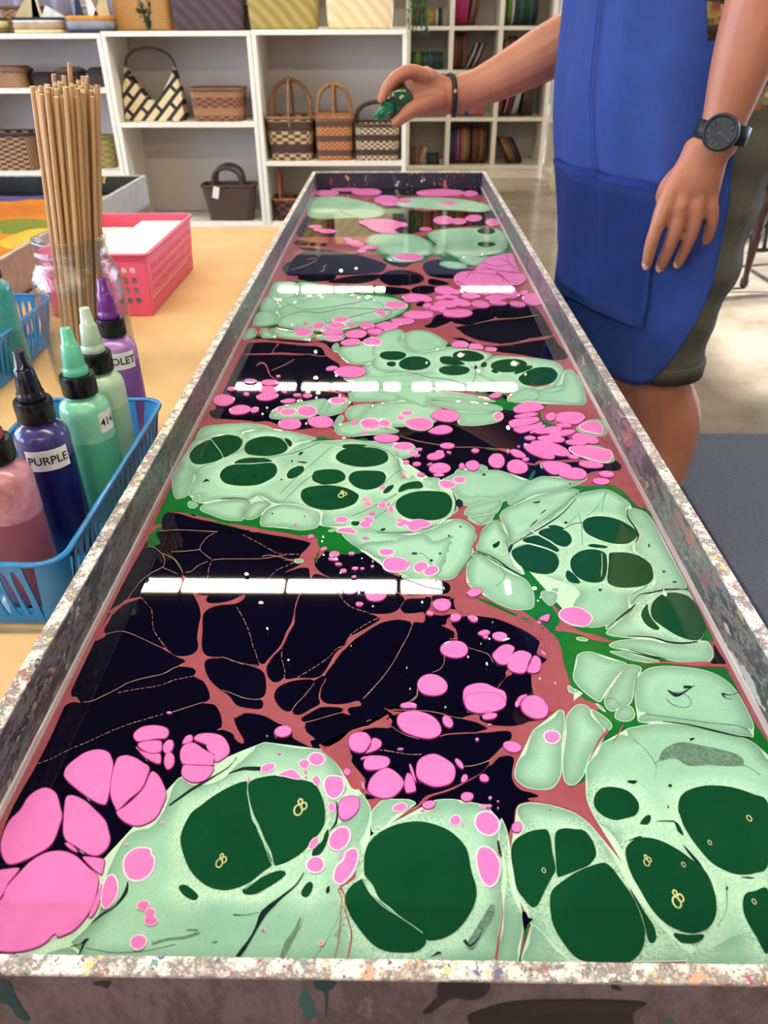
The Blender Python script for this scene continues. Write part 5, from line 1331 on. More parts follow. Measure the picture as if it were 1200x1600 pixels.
Pp -964 926 -908 950 -907 980 -892 1016 -875 1049 -845 1072 -807 1076 -770 1063 -729 1034 -699 1012 -689 979 -687 945 -694 912 -712 883 -740 869 -751 875 -766 854 -796 840 -835 835 -881 841 -930 856
Pp -963 1019 -942 1025 -898 1031 -896 1016 -904 992 -906 961 -925 938
Pp -754 1059 -739 1062 -702 1057 -695 1047 -691 1019 -700 1018 -730 1038
Pp -812 1096 -798 1096 -772 1077 -776 1073 -798 1084
Qp -652 1048 -650 1068 -632 1086 -605 1088 -591 1082 -587 1071 -577 1061 -571 1036 -580 1012 -599 1000 -619 1002 -631 1009 -644 1027
Qp -673 949 -681 983 -679 1011 -665 1017 -650 1003 -639 976 -641 953 -651 936 -661 934
Pp -689 919 -688 960 -684 993 -678 975 -675 941 -680 916
Qe -572 943 12 6 9 -11
Qe -552 926 10 7 8 -9
Qe -545 909 15 3 5 -12
Qe -559 861 17 7 10 -15
Qe -584 1157 4 0 1 -4
Qe -658 1096 4 0 1 -4
Pe -660 1518 8 0 1 -5
Pp -740 1428 -739 1448 -721 1466 -685 1471 -652 1461 -641 1443 -645 1423 -671 1420 -697 1414 -723 1411
Pp -719 1403 -697 1414 -661 1416 -650 1403 -648 1376 -676 1371 -707 1386
Pp -723 1394 -705 1381 -671 1370 -647 1370 -637 1343 -644 1335 -669 1346 -696 1364
Pe -631 1395 15 -8 -3 -24
Pe -616 1347 15 -1 5 -30
Pp -594 1404 -591 1430 -575 1437 -567 1421 -573 1410
Pp -593 1371 -589 1399 -564 1410 -522 1383 -496 1367 -492 1340 -493 1332 -551 1333 -579 1339
Pp -564 1419 -557 1439 -521 1444 -487 1434 -464 1406 -455 1378 -467 1356 -487 1343 -494 1356 -502 1383 -521 1399
Pp -575 1323 -569 1334 -529 1332 -491 1329 -489 1309 -505 1283 -538 1277 -569 1297
Pp -526 1399 -515 1414 -497 1414 -478 1389 -483 1370 -501 1369 -512 1377
Pp -518 1356 -515 1369 -491 1364 -497 1351 -514 1346
Pe -316 1453 25 7 6 -20
Qe -211 1357 24 0 2 -24
Qe -243 1340 15 0 2 -17
Qe -317 1376 4 0 1 -4
Qe -237 1315 4 0 0 -4
Qe -235 1299 3 0 0 -3
Qe -205 1287 9 7 8 -14
Qe -158 1206 10 0 1 -15
Qe -289 892 4 0 1 -4
Qe -156 864 6 0 0 -5
Qp -359 1315 -358 1334 -337 1343 -322 1337 -325 1321 -345 1310
Qp -314 1303 -290 1319 -269 1321 -244 1294 -261 1290 -292 1298
Qe -387 1289 5 0 1 -7
Qp -186 1277 -179 1300 -158 1305 -136 1298 -128 1272 -133 1248 -152 1230 -170 1237 -182 1257
Pp -141 1190 -140 1223 -124 1238 -104 1242 -88 1231 -87 1205 -101 1181 -120 1168 -135 1174
Qe -132 1118 20 -18 -21 -28
Qe -195 1104 10 15 8 -7
Qe -186 1048 21 9 9 -20
Qp -142 1022 -136 1046 -122 1061 -117 1080 -104 1092 -88 1091 -82 1076 -86 1047 -100 1018 -118 1000 -131 1000 -141 1010
Pe -125 1316 9 -8 -6 -9
Pe -80 1273 4 1 4 -14
Qe -130 1071 3 -1 -2 -9
Pp -127 1416 -123 1441 -100 1453 -77 1450 -63 1428 -67 1405 -81 1382 -102 1381 -120 1393
Pp -61 1428 -49 1432 -35 1422 -33 1406 -48 1389 -77 1378 -66 1400
Pp -82 1340 -74 1367 -48 1372 -17 1367 -8 1351 -21 1330 -51 1322 -73 1324
Pp -68 1268 -59 1299 -38 1322 -16 1331 5 1320 25 1297 29 1279 20 1259 1 1240 -24 1233 -45 1239 -62 1251
Pp -90 1360 -79 1368 -72 1366 -85 1357
Pp 10 1487 14 1517 38 1532 76 1533 117 1512 137 1476 133 1447 105 1431 64 1438 28 1457
Pe 44 1555 25 2 0 -12
Pe 157 1494 11 10 11 -21
Pe 20 1395 8 0 0 -3
Pp 29 1279 34 1305 40 1315 53 1302 61 1265 56 1255 35 1252
Pp 43 1339 49 1342 57 1315 63 1285 53 1300
Pp 61 1321 67 1352 85 1371 116 1379 147 1361 167 1338 167 1306 151 1281 112 1271 78 1285 64 1300
Pe 181 1347 10 -16 -6 -6
Pe 191 1299 7 12 7 -5
Pe 244 1301 12 -5 -5 -12
Pe 194 1242 17 2 0 -15
Pe 93 1217 18 4 1 -12
Qe 18 1208 20 5 2 -13
Qe 159 1172 15 0 -1 -16
Qe 178 1159 3 0 -1 -7
Pe 254 1240 4 0 0 -4
Pe 273 1230 3 0 0 -2
Pe 271 1210 2 0 0 -3
Pe 237 1431 5 0 0 -5
Pe 102 1339 4 -4 -2 -3
Pe 76 1201 4 0 0 -2
Qe 405 1208 3 0 0 -2
Qe 234 1215 10 0 -1 -5
Pe 248 1215 8 0 -1 -5
Pe 312 1155 13 11 7 -11
Pe 333 1406 25 -7 -6 -20
Qe 450 1442 25 -3 -6 -24
Qp 206 1167 215 1190 236 1201 256 1195 270 1172 268 1150 254 1134 237 1129 218 1138 208 1153
Qp 201 1075 211 1097 227 1102 245 1093 258 1068 259 1043 248 1011 235 999 224 997 210 1011 202 1042
Pp 210 1568 227 1601 310 1608 335 1570 322 1545 292 1532 283 1535 254 1526 222 1537
Pe 281 1516 23 4 0 -12
Pe 418 1553 37 -19 -18 -42
Pe 368 1565 7 0 -2 -13
Lq -390 1283 -387 1266 -384 1249 -379 1230 -372 1211 -365 1191 -359 1173 -354 1164 -348 1155 -337 1137 -325 1115 -315 1093 -305 1073 -298 1059 -292 1048 -290 1049 -297 1060 -304 1073 -313 1094 -324 1116 -336 1137 -346 1156 -352 1165 -357 1174 -364 1191 -371 1211 -377 1230 -382 1249 -386 1267 -389 1283
Lq -344 985 -330 998 -316 1011 -301 1024 -289 1035 -286 1043 -286 1048 -288 1048 -288 1043 -290 1037 -302 1025 -317 1012 -331 999 -345 986
Lq -72 1014 -65 1000 -58 987 -51 977 -42 968 -34 959 -23 949 -7 938 10 928 24 919 38 910 53 900 67 889 68 890 54 901 39 911 25 920 10 929 -7 940 -23 951 -33 960 -41 969 -49 978 -57 988 -64 1001 -71 1015
Be -244 1197 15 0 0 0
Be -418 1049 11 0 0 0
Be 612 1064 9 0 0 0
Be 654 967 13 0 0 0
Be 906 1188 8 0 0 0
Be 782 1119 6 0 0 0
Be 699 1060 5 0 0 0
Be 361 1041 5 0 0 0
Be -231 2742 17 0 0 0
Be 398 4388 20 0 0 0
Be 709 4245 23 0 0 0
Be -121 2682 14 0 0 0
Be 832 971 4 0 0 0'''
U = .00025
ORD = 'NGRMmrnKkSwVDPQWB'

def clip(P):
    for ax, lim, sgn in ((0, BX0, 1), (0, BX1, -1), (1, BY0, 1), (1, BY1, -1)):
        out = []
        for i in range(len(P)):
            a, b = P[i-1], P[i]; ia, ib = (a[ax]-lim)*sgn >= 0, (b[ax]-lim)*sgn >= 0
            if ia != ib:
                t = (lim-a[ax])/(b[ax]-a[ax]); out.append((a[0]+(b[0]-a[0])*t, a[1]+(b[1]-a[1])*t))
            if ib: out.append(b)
        P = out
        if len(P) < 3: return []
    return P

def clean(P, eps=.00012):
    out = []
    for q in P:
        if not out or (q[0]-out[-1][0])**2+(q[1]-out[-1][1])**2 > eps*eps: out.append(q)
    while len(out) > 2 and (out[0][0]-out[-1][0])**2+(out[0][1]-out[-1][1])**2 <= eps*eps: out.pop()
    ar = sum(out[i-1][0]*out[i][1]-out[i][0]*out[i-1][1] for i in range(len(out))) if len(out) > 2 else 0
    if ar < 0: out = out[::-1]
    return out if abs(ar) > 4e-7 else []

SH = []
for ln in DATA.split('\n'):
    h, *v = ln.split(); v = [int(q)*U for q in v]; q = list(zip(v[::2], v[1::2]))
    k, t = h[0], h[1]
    if t == 'e':
        c, a, b = q
        if k == 'B': SH.append((k, q)); continue
        P = [(c[0]+a[0]*math.cos(s)+b[0]*math.sin(s), c[1]+a[1]*math.cos(s)+b[1]*math.sin(s)) for s in [2*PI*i/22 for i in range(22)]]
        j = random.uniform(0, 6); P = [(c[0]+(x-c[0])*(1+.035*math.sin(2*s*.571+j)), c[1]+(y-c[1])*(1+.035*math.sin(2*s*.571+j))) for s, (x, y) in enumerate(P)] if k != 'W' else P
        j = random.uniform(0, 6)
        P = [(c[0]+(a[0]*math.cos(s)+b[0]*math.sin(s))*(1+.03*math.sin(2*s+j)+.025*math.sin(3*s+2*j)), c[1]+(a[1]*math.cos(s)+b[1]*math.sin(s))*(1+.03*math.sin(2*s+j)+.025*math.sin(3*s+2*j))) for s in [2*PI*i/22 for i in range(22)]] if k != 'W' else P
    elif t == 'p':
        P = [(p.x, p.y) for p in spline([(x, y, 0) for x, y in q], 5, True)]
    else: P = q
    P = clean(clip(P))
    if len(P) > 2: SH.append((k, P))

def seg_dist(pts, poly):
    A = np.array(poly); B = np.roll(A, -1, 0); pts = np.asarray(pts, float); d = B-A; L2 = (d*d).sum(1)+1e-14
    best = np.full(len(pts), 1e9)
    for s in range(0, len(A), 64):
        a, dd, l2 = A[s:s+64], d[s:s+64], L2[s:s+64]
        r = pts[:, None]-a[None]; t = np.clip((r*dd).sum(2)/l2, 0, 1)
        e = r-t[..., None]*dd; best = np.minimum(best, np.sqrt((e*e).sum(2)).min(1))
    return best
def inside(pts, poly):
    A = np.array(poly); B = np.roll(A, -1, 0); x, y = pts[:, 0], pts[:, 1]; ins = np.zeros(len(pts), bool)
    for (ax, ay), (bx, by) in zip(A, B):
        if ay == by: continue
        ins ^= ((ay > y) != (by > y)) & (x < (bx-ax)*(y-ay)/(by-ay)+ax)
    return ins
def offset(P, w):
    n = len(P); out = []
    for i in range(n):
        a, b, c = P[i-1], P[i], P[(i+1) % n]
        e1 = (b[0]-a[0], b[1]-a[1]); e2 = (c[0]-b[0], c[1]-b[1])
        l1 = math.hypot(*e1)+1e-12; l2 = math.hypot(*e2)+1e-12
        nx, ny = -(e1[1]/l1+e2[1]/l2), (e1[0]/l1+e2[0]/l2); l = math.hypot(nx, ny)+1e-9
        out.append((b[0]+nx/l*w, b[1]+ny/l*w))
    return out

def film(P, z, th, mi=0, bm=None):
    """a flat blob of paint: top face and a thin edge"""
    bm = bm or bmesh.new()
    top = [bm.verts.new((x, y, z)) for x, y in P]; bot = [bm.verts.new((x, y, z-th)) for x, y in P]
    try: bm.faces.new(top).material_index = mi
    except ValueError: pass
    n = len(P)
    for i in range(n):
        f = bm.faces.new((top[i], bot[i], bot[(i+1) % n], top[(i+1) % n])); f.material_index = mi
    return bm
def rimmed(P, z, th, wd):
    bm = bmesh.new()
    Q = offset(P, wd); n = len(P)
    o = [bm.verts.new((x, y, z-.00003)) for x, y in P]; i_ = [bm.verts.new((x, y, z)) for x, y in Q]; bt = [bm.verts.new((x, y, z-th)) for x, y in P]
    bm.faces.new(i_)
    for k in range(n):
        j = (k+1) % n
        bm.faces.new((o[k], o[j], i_[j], i_[k])).material_index = 1
        bm.faces.new((bt[k], bt[j], o[j], o[k])).material_index = 1
    return bm
drops = [P for k, P in SH if k in 'D']
def mint_patch(P, z, th):
    A = np.array(P); lo, hi = A.min(0), A.max(0)
    step = .0028 if lo[1] < .9 else .0042
    gx = np.arange(lo[0], hi[0], step); gy = np.arange(lo[1], hi[1], step*1.25)
    G = np.stack(np.meshgrid(gx, gy), -1).reshape(-1, 2)+np.random.RandomState(3).uniform(-.0005, .0005, (len(gx)*len(gy), 2)) if len(gx)*len(gy) else np.zeros((0, 2))
    if len(G):
        G = G[inside(G, P)]
    if len(G):
        G = G[seg_dist(G, P) > .0022]
    R = np.array(offset(P, .0011)); ok = inside(R, P)
    if ok.any(): R = R[ok]; R = R[seg_dist(R, P) > .0008]
    else: R = np.zeros((0, 2))
    V = [Vector(q) for q in P]+[Vector(q) for q in R]+[Vector(q) for q in G]
    n = len(P)
    vs, _, fs, *_ = geometry.delaunay_2d_cdt(V, [], [list(range(n))], 1, 1e-6, False)
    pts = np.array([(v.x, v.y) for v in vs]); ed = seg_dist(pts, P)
    dd = np.full(len(pts), .05)
    for D in drops:
        B = np.array(D); l2, h2 = B.min(0)-.015, B.max(0)+.015
        s = np.all((pts > l2) & (pts < h2), 1)
        if s.any(): dd[s] = np.minimum(dd[s], seg_dist(pts[s], D))
    verts = [(x, y, z-(.00004 if e < .0006 else 0)) for (x, y), e in zip(pts, ed)]
    faces = [list(f) for f in fs]
    m0 = len(verts); verts += [(x, y, z-.0001) for x, y in P]+[(x, y, z-th) for x, y in P]
    faces += [(m0+i, m0+n+i, m0+n+(i+1) % n, m0+(i+1) % n) for i in range(n)]
    ed = np.r_[ed, np.zeros(2*n)]; dd = np.r_[dd, np.full(2*n, .05)]
    o = obj('mint_paint', (verts, faces), m_mint)
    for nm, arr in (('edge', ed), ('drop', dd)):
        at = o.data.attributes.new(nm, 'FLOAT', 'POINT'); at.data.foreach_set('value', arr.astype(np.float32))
    o.data.validate()
    return o

def subpart(o, label=None):
    o.parent = bath; o.matrix_parent_inverse = Matrix.Identity(4)
    if label: o['label'] = label
    return o
NAME = {'N': ('navy_paint', m_navy, 'navy paint cell'), 'n': ('navy_paint', m_navy, 'navy paint cell'), 'G': ('leaf_green_paint', m_green, 'bright leaf green paint'), 'R': ('rose_paint', m_rose, 'dusty rose paint'), 'r': ('rose_paint', m_rose2, 'reddish rose paint streak'),
        'D': ('dark_green_drop', m_dark, 'dark green paint drop'), 'W': ('bubble', m_glint, 'bubble with its glint painted white')}
LEV = {'N': 0, 'G': 1, 'R': 2, 'M': 3, 'm': 4, 'r': 5, 'n': 5, 'K': 6, 'k': 6, 'S': 6, 'w': 6, 'V': 7, 'D': 8, 'L': 9, 'P': 10, 'Q': 10, 'T': 11, 'W': 12, 'B': 12}
def depth_area(P):
    A = np.array(P); y = A[:, 1].mean(); B = np.roll(A, -1, 0)
    return abs((A[:, 0]*B[:, 1]-B[:, 0]*A[:, 1]).sum())/max(y, .2)**3
rank = sorted([i for i, s in enumerate(SH) if s[0] in 'PQ'], key=lambda i: -depth_area(SH[i][1]))
small_pink = set(rank[290:])
joined = {k: bmesh.new() for k in 'KVwSpLT'}
cnt = {}
for i, (k, P) in enumerate(SH):
    lev = LEV[k]; cnt[lev] = cnt.get(lev, 0)+1
    z = LIQ+.00016*(lev+1)+min(cnt[lev], 380)*4e-7
    th = .00012*(lev+1)
    if k == 'B':
        c, a, _ = P; r = max(math.hypot(*a), .0015)
        bm = bmesh.new()
        for ddx, ddy, q in ((0, 0, 1), (.9*r, .8*r, .7), (.2*r, 1.7*r, .5))[:3 if r > .002 else 1]:
            pts = [(c[0]+ddx+r*.7*q*math.cos(s), c[1]+ddy+r*1.0*q*math.sin(s), LIQ+.0016) for s in [2*PI*j/16 for j in range(17)]]
            tube(bm, pts, r*.16, 6)
        subpart(obj('bubble', bm, m_ring, smooth=True), 'yellowish bubble ring on dark green paint')
    elif k in 'Mm':
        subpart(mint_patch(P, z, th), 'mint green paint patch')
    elif k in 'PQ':
        ext = np.ptp(np.array(P), axis=0).min()
        wd = min(.0009 if k == 'Q' else .0006, ext*.07)
        if i in small_pink: film(P, z, th, 0, joined['p'])
        else: subpart(obj('pink_drop', rimmed(P, z, th, wd), [m_pink, m_pinkrim if k == 'Q' else m_pinkdark]), 'pink paint drop')
    elif k in 'Kk': film(P, z, .0001, 0, joined['K'])
    elif k in 'VwSLT': film(P, z, .0001, 0, joined[k])
    elif k == 'W':
        A = np.array(P); c = A.mean(0); bm = bmesh.new(); rings = []
        for f, hz in ((1, 0), (.92, .0006), (.65, .0012), (.3, .0015)):
            rings.append([Vector((c[0]+(x-c[0])*f, c[1]+(y-c[1])*f, z+hz)) for x, y in P])
        loft(bm, rings, False, True)
        subpart(obj('bubble', bm, m_glint, smooth=True), 'small bubble on the paint, its glint painted white')
    else:
        nm, mm, lb = NAME[k]
        subpart(obj(nm, film(P, z, th), mm), lb)
for k, nm, mm in (('K', 'dark_gaps_and_shadows', m_gap_shadow), ('w', 'fine_paint_creases', m_wrk), ('S', 'wrinkled_paint_skin', m_wrk), ('V', 'hairline_veins', m_vein), ('p', 'tiny_pink_specks', m_pink), ('L', 'pale_dividing_lines', m_line), ('T', 'plum_dividing_lines', m_pinkdark)):
    o = subpart(obj(nm, joined[k], mm)); o['kind'] = 'stuff'
# ------------------------------------------------------------------ work table, kraft paper, second tray
m_wood = mat('table_wood', (150, 112, 74), rough=.5, noise=(6, (112, 80, 50), .8, (1, 12, 12)))
m_kraft = mat('kraft_paper', (226, 190, 138), rough=.75, noise=(5, (210, 170, 116), .7), bump=(14, .5))
tb = thing('work_table', 'long wooden work table under the marbling trays and brown paper', 'table', (-.6, 1.1, 0))
obj('tabletop', boxbm(-.15, .86, -1.2, 1.06, TABLE-.036, TABLE-.002, .004), m_wood, tb)
for x in (-.09, .78):
    for y in (-1.1, 1.0):
        bm = bmesh.new(); lathe(bm, [(.022, 0), (.026, .02), (.03, .25), (.034, TABLE-.036)], 12, Matrix.Translation((x, y, 0))); obj('leg', bm, m_wood, tb, True)
obj('apron_rail', boxbm(-.06, .75, .985, 1.01, TABLE-.12, TABLE-.036), m_wood, tb)
tb2 = thing('work_table', 'second wooden table under the orange marbling tray, far left', 'table', (-1.12, 1.65, 0))
obj('tabletop', boxbm(-.36, .345, -.95, .83, TABLE-.036, TABLE, .004), m_wood, tb2)
for x in (-.31, .31):
    for y in (-.88, .79):
        bm = bmesh.new(); lathe(bm, [(.022, 0), (.026, .02), (.03, .25), (.034, TABLE-.036)], 12, Matrix.Translation((x, y, 0))); obj('leg', bm, m_wood, tb2, True)
# brown paper with gentle cockles
nx, ny = 46, 70; px0, px1, py0, py1 = -.765, TX0-.001, -.08, 2.165
vs = []; fs = []
for j in range(ny+1):
    for i in range(nx+1):
        x = px0+(px1-px0)*i/nx; y = py0+(py1-py0)*j/ny
        h = .0006+.0006*math.sin(9*x+3*y)*math.sin(5*y-2*x)+.0005*math.sin(23*x-11*y)*math.sin(17*y)
        vs.append((x, y, TABLE-.002+max(h, 0)))
        if i < nx and j < ny: a = j*(nx+1)+i; fs.append((a, a+1, a+nx+2, a+nx+1))
n0 = len(vs); vs += [(x, y, TABLE-.0018) for x, y, z in vs]
fs += [(n0+f[3], n0+f[2], n0+f[1], n0+f[0]) for f in fs]
kp = tag(obj('kraft_paper', (vs, fs), m_kraft, smooth=True), 'sheet of brown kraft paper covering the table left of the long tray', 'paper')

m_out2 = mat('tray_grey_outside', (176, 172, 162), rough=.55, noise=(40, (150, 146, 140), .8), bump=(80, .1))
m_in2 = splatter('second_tray_inside', [(20, 26, 30), (44, 56, 60), (30, 40, 46), (56, 66, 62)], .1, 70, (1, 1, .6), 6)
m_rim2 = mat('tray_grey_rim', (206, 200, 190), rough=.5, noise=(70, (120, 120, 116), .8))
t2 = tray('marbling_tray', 'second tray with orange, yellow and dark marbling, at the far left of the table', -1.345, -.772, .9, 2.482, inner=(m_in2, m_in2), outer=m_out2, rimm=m_rim2)
m_orange = wet('orange_paint', (216, 136, 34), (196, 112, 26), 22, rough=.4, spec=.12)
b2 = obj('paint_bath', boxbm(-1.335, -.782, .91, 2.472, TABLE+.005, LIQ), m_orange); b2.parent = t2; b2.matrix_parent_inverse = Matrix.Translation(-t2.location)
b2['label'] = 'orange paint film'
def blob(cx, cy, rx, ry, seed):
    r = random.Random(seed); ph = [r.uniform(0, 6) for _ in range(3)]
    out = []
    for i in range(26):
        s = 2*PI*i/26; q = 1+.12*math.sin(2*s+ph[0])+.08*math.sin(3*s+ph[1])+.05*math.sin(5*s+ph[2])
        out.append((min(max(cx+rx*q*math.cos(s), -1.334), -.784), min(max(cy+ry*q*math.sin(s), .912), 2.471)))
    return clean(out)
pk = {'lime': wet('lime_paint', (176, 186, 44), (150, 164, 40), 30, rough=.4, spec=.12), 'amber': wet('amber_paint', (206, 120, 34), (180, 98, 28), 30, rough=.4, spec=.12), 'olive': wet('olive_paint', (128, 140, 44), (110, 120, 36), 30, rough=.4, spec=.12),
      'violet': wet('violet_blue_paint', (98, 92, 150), (70, 66, 124), 30, rough=.4, spec=.12), 'dark': wet('inky_paint', (24, 32, 44), (16, 22, 32), 30, rough=.4, spec=.12), 'yellow': wet('yellow_paint', (226, 190, 70), (206, 170, 56), 30, rough=.4, spec=.12)}
for i, (c, cx, cy, rx, ry) in enumerate([('dark', -1.0, 2.44, .34, .05), ('violet', -1.25, 2.36, .16, .05), ('violet', -1.06, 2.39, .05, .03), ('lime', -.83, 2.33, .10, .12), ('amber', -1.05, 2.2, .16, .09), ('olive', -.98, 2.0, .10, .08),
        ('lime', -1.06, 1.86, .10, .09), ('amber', -1.22, 2.02, .09, .1), ('olive', -.86, 2.12, .06, .06), ('lime', -1.2, 1.72, .10, .07), ('yellow', -.88, 1.86, .07, .1), ('amber', -1.0, 1.66, .08, .1), ('dark', -1.2, 1.45, .12, .09), ('yellow', -1.28, 2.2, .05, .06), ('lime', -.9, 1.5, .1, .1), ('amber', -1.05, 1.2, .16, .15)]):
    o = obj('%s_paint' % {'dark': 'inky', 'violet': 'violet'}.get(c, c), film(blob(cx, cy, rx, ry, i), LIQ+.0002+i*2e-5, .0002), pk[c]); o.parent = b2; o['label'] = '%s coloured patch of paint' % c

# ------------------------------------------------------------------ plastic baskets
def holed_panel(bm, O, ux, uy, nrm, w, h, nx, ny, rx, ry, th, seg=10, mx=0, my=0, taper=None):
    """a sheet with nx*ny through holes; O lower-left corner, ux/uy unit axes, mx/my plain margins"""
    O, ux, uy, nrm = Vector(O), Vector(ux).normalized(), Vector(uy).normalized(), Vector(nrm).normalized()
    cw, ch = (w-2*mx)/nx, (h-2*my)/ny
    def P(a, b, d):
        return O+ux*a+uy*b-nrm*d
    def quad(a0, a1, b0, b1):
        for d, rev in ((0, 0), (th, 1)):
            q = [P(a0, b0, d), P(a1, b0, d), P(a1, b1, d), P(a0, b1, d)]; v = [bm.verts.new(x) for x in q]; bm.faces.new(v[::-1] if rev else v)
    if my: quad(0, w, 0, my); quad(0, w, h-my, h)
    if mx: quad(0, mx, my, h-my); quad(w-mx, w, my, h-my)
    for i in range(nx):
        for j in range(ny):
            cx, cy = mx+cw*(i+.5), my+ch*(j+.5)
            cir = []; sq = []
            for k in range(seg*2):
                s = 2*PI*(k+.5)/(seg*2); cc, ss = math.cos(s), math.sin(s)
                cir.append((cx+rx*cc, cy+ry*ss)); m_ = max(abs(cc), abs(ss)); sq.append((cx+cw/2*cc/m_, cy+ch/2*ss/m_))
            corners = [(cx+cw/2, cy+ch/2), (cx-cw/2, cy+ch/2), (cx-cw/2, cy-ch/2), (cx+cw/2, cy-ch/2)]
            for k in range(4):   # snap the square's nearest sample to each corner
                q = min(range(len(sq)), key=lambda t: (sq[t][0]-corners[k][0])**2+(sq[t][1]-corners[k][1])**2); sq[q] = corners[k]
            L = {}
            for d in (0, th):
                L[d] = ([bm.verts.new(P(a, b, d)) for a, b in cir], [bm.verts.new(P(a, b, d)) for a, b in sq])
            n = len(cir)
            for k in range(n):
                q = (k+1) % n
                bm.faces.new((L[0][0][k], L[0][1][k], L[0][1][q], L[0][0][q]))
                bm.faces.new((L[th][0][q], L[th][1][q], L[th][1][k], L[th][0][k]))
                bm.faces.new((L[0][0][q], L[th][0][q], L[th][0][k], L[0][0][k]))

def slot_basket(name, label, x0, x1, y0, y1, z0, z1, m, inset=.012, nl=18, ns=7, group=None):
    """tapered plastic basket with slotted walls: side panels leaning out, rounded corners, rolled rim"""
    cx, cy = (x0+x1)/2, (y0+y1)/2
    t = thing(name, label, 'basket', (cx, cy, z0), 0, group)
    W_, D_, H_ = x1-x0, y1-y0, z1-z0; r = .022
    th = .0018
    bm = bmesh.new()
    wb, db = W_-2*inset, D_-2*inset
    lw, ld = wb-2*r, db-2*r
    s = math.hypot(inset, H_-.004)
    for sx in (-1, 1):
        o = (sx*wb/2, -ld/2*sx, .002); holed_panel(bm, o, (0, sx, 0), (sx*inset, 0, H_-.004), (sx, 0, -.15), ld, s, nl, 1, .33*ld/nl, .41*s, th, 8, .004, .005)
        o = (lw/2*sx, sx*db/2, .002); holed_panel(bm, o, (-sx, 0, 0), (0, sx*inset, H_-.004), (0, sx, -.15), lw, s, ns, 1, .33*lw/ns, .41*s, th, 8, .004, .005)
    for (qx, qy, a0) in ((1, 1, 0), (-1, 1, PI/2), (-1, -1, PI), (1, -1, 3*PI/2)):
        ring = []
        for zz, ins, rr in ((.002, inset, r), (H_-.002, 0, r+inset*.0)):
            c = Vector((qx*(W_/2-ins-r), qy*(D_/2-ins-r), zz)); ring.append([c+Vector((rr*math.cos(a0+PI/2*k/5), rr*math.sin(a0+PI/2*k/5), 0)) for k in range(6)])
        for a, b in ((ring[0], ring[1]),):
            va = [bm.verts.new(q) for q in a]; vb = [bm.verts.new(q) for q in b]
            for k in range(5): bm.faces.new((va[k], va[k+1], vb[k+1], vb[k]))
            va = [bm.verts.new(q-Vector((th*math.cos(a0+PI/2*k/5), th*math.sin(a0+PI/2*k/5), 0))) for k, q in enumerate(a)]; vb = [bm.verts.new(q-Vector((th*math.cos(a0+PI/2*k/5), th*math.sin(a0+PI/2*k/5), 0))) for k, q in enumerate(b)]
            for k in range(5): bm.faces.new((vb[k], vb[k+1], va[k+1], va[k]))
    rg = [Vector((a, b, .0)) for a, b in rrect(wb, db, r, 5)]; rg2 = [Vector((a, b, .003)) for a, b in rrect(wb, db, r, 5)]
    loft(bm, [rg, rg2])
    o = obj('basket_wall', bm, m, t); autosmooth(o, 40)
    bm = bmesh.new(); P = [Vector((a, b, H_)) for a, b in rrect(W_+.002, D_+.002, r+.001, 6)]
    rings = []
    for i, q in enumerate(P):
        d = P[(i+1) % len(P)]-P[i-1]; n = Vector((d.y, -d.x, 0)).normalized()
        rings.append([q+n*.0030*math.cos(k*PI/4)+Vector((0, 0, .0026*math.sin(k*PI/4))) for k in range(8)])
    rings.append(rings[0]); loft(bm, rings, False, False); obj('rolled_rim', bm, m, t, True)
    return t
m_blue = mat('blue_plastic', (44, 136, 196), rough=.28, noise=(14, (36, 118, 178), .5), sss=0, coat=.2)
m_pinkp = mat('pink_plastic', (244, 98, 132), rough=.35, noise=(14, (234, 84, 120), .5), coat=.15)
slot_basket('plastic_basket', 'blue slotted plastic basket of paint bottles beside the tray, nearest the viewer', -.437, -.287, .508, .846, TABLE, .566, m_blue, nl=17, ns=7, group='blue slotted baskets')
slot_basket('plastic_basket', 'blue slotted plastic basket with teal bottle, left of the glass jar', -.745, -.590, .94, 1.275, TABLE, .566, m_blue, nl=17, ns=7, group='blue slotted baskets')

# pink basket with round holes, two stacks of white paper inside
t = thing('plastic_basket', 'bright pink plastic basket with round holes, holding stacks of white paper', 'basket', (-.558, 1.565, TABLE))
W_, D_, H_ = .205, .352, .115; bm = bmesh.new(); th = .002; ins = .008
wb, db = W_-2*ins, D_-2*ins; s = math.hypot(ins, H_)
for sx in (-1, 1):
    holed_panel(bm, (sx*wb/2, -sx*db/2, 0), (0, sx, 0), (sx*ins, 0, H_), (sx, 0, -.07), db, s, 18, 4, .0046, .0058, th, 6, .014, .02)
    holed_panel(bm, (sx*wb/2, sx*db/2, 0), (-sx, 0, 0), (0, sx*ins, H_), (0, sx, -.07), wb, s, 10, 4, .0056, .0068, th, 6, .014, .02)
    for sy in (-1, 1):   # corner fillers
        a = [Vector((sx*wb/2, sy*db/2, 0)), Vector((sx*(wb/2+ins), sy*db/2, H_)), Vector((sx*(wb/2+ins*.8), sy*(db/2+ins*.8), H_)), Vector((sx*wb/2, sy*(db/2+ins), H_))]
        v = [bm.verts.new(q) for q in a]; bm.faces.new(v[:3]); bm.faces.new((v[0], v[2], v[3]))
box(bm, -wb/2, wb/2, -db/2, db/2, 0, .003)
autosmooth(obj('basket_wall', bm, m_pinkp, t), 40)
bm = bmesh.new(); P = [Vector((a, b, H_)) for a, b in rrect(W_+.003, D_+.003, .012, 4)]; rings = []
for i, q in enumerate(P):
    d = P[(i+1) % len(P)]-P[i-1]; n = Vector((d.y, -d.x, 0)).normalized()
    rings.append([q+n*.0036*math.cos(k*PI/4)+Vector((0, 0, .003*math.sin(k*PI/4))) for k in range(8)])
rings.append(rings[0]); loft(bm, rings, False, False); obj('rolled_rim', bm, m_pinkp, t, True)
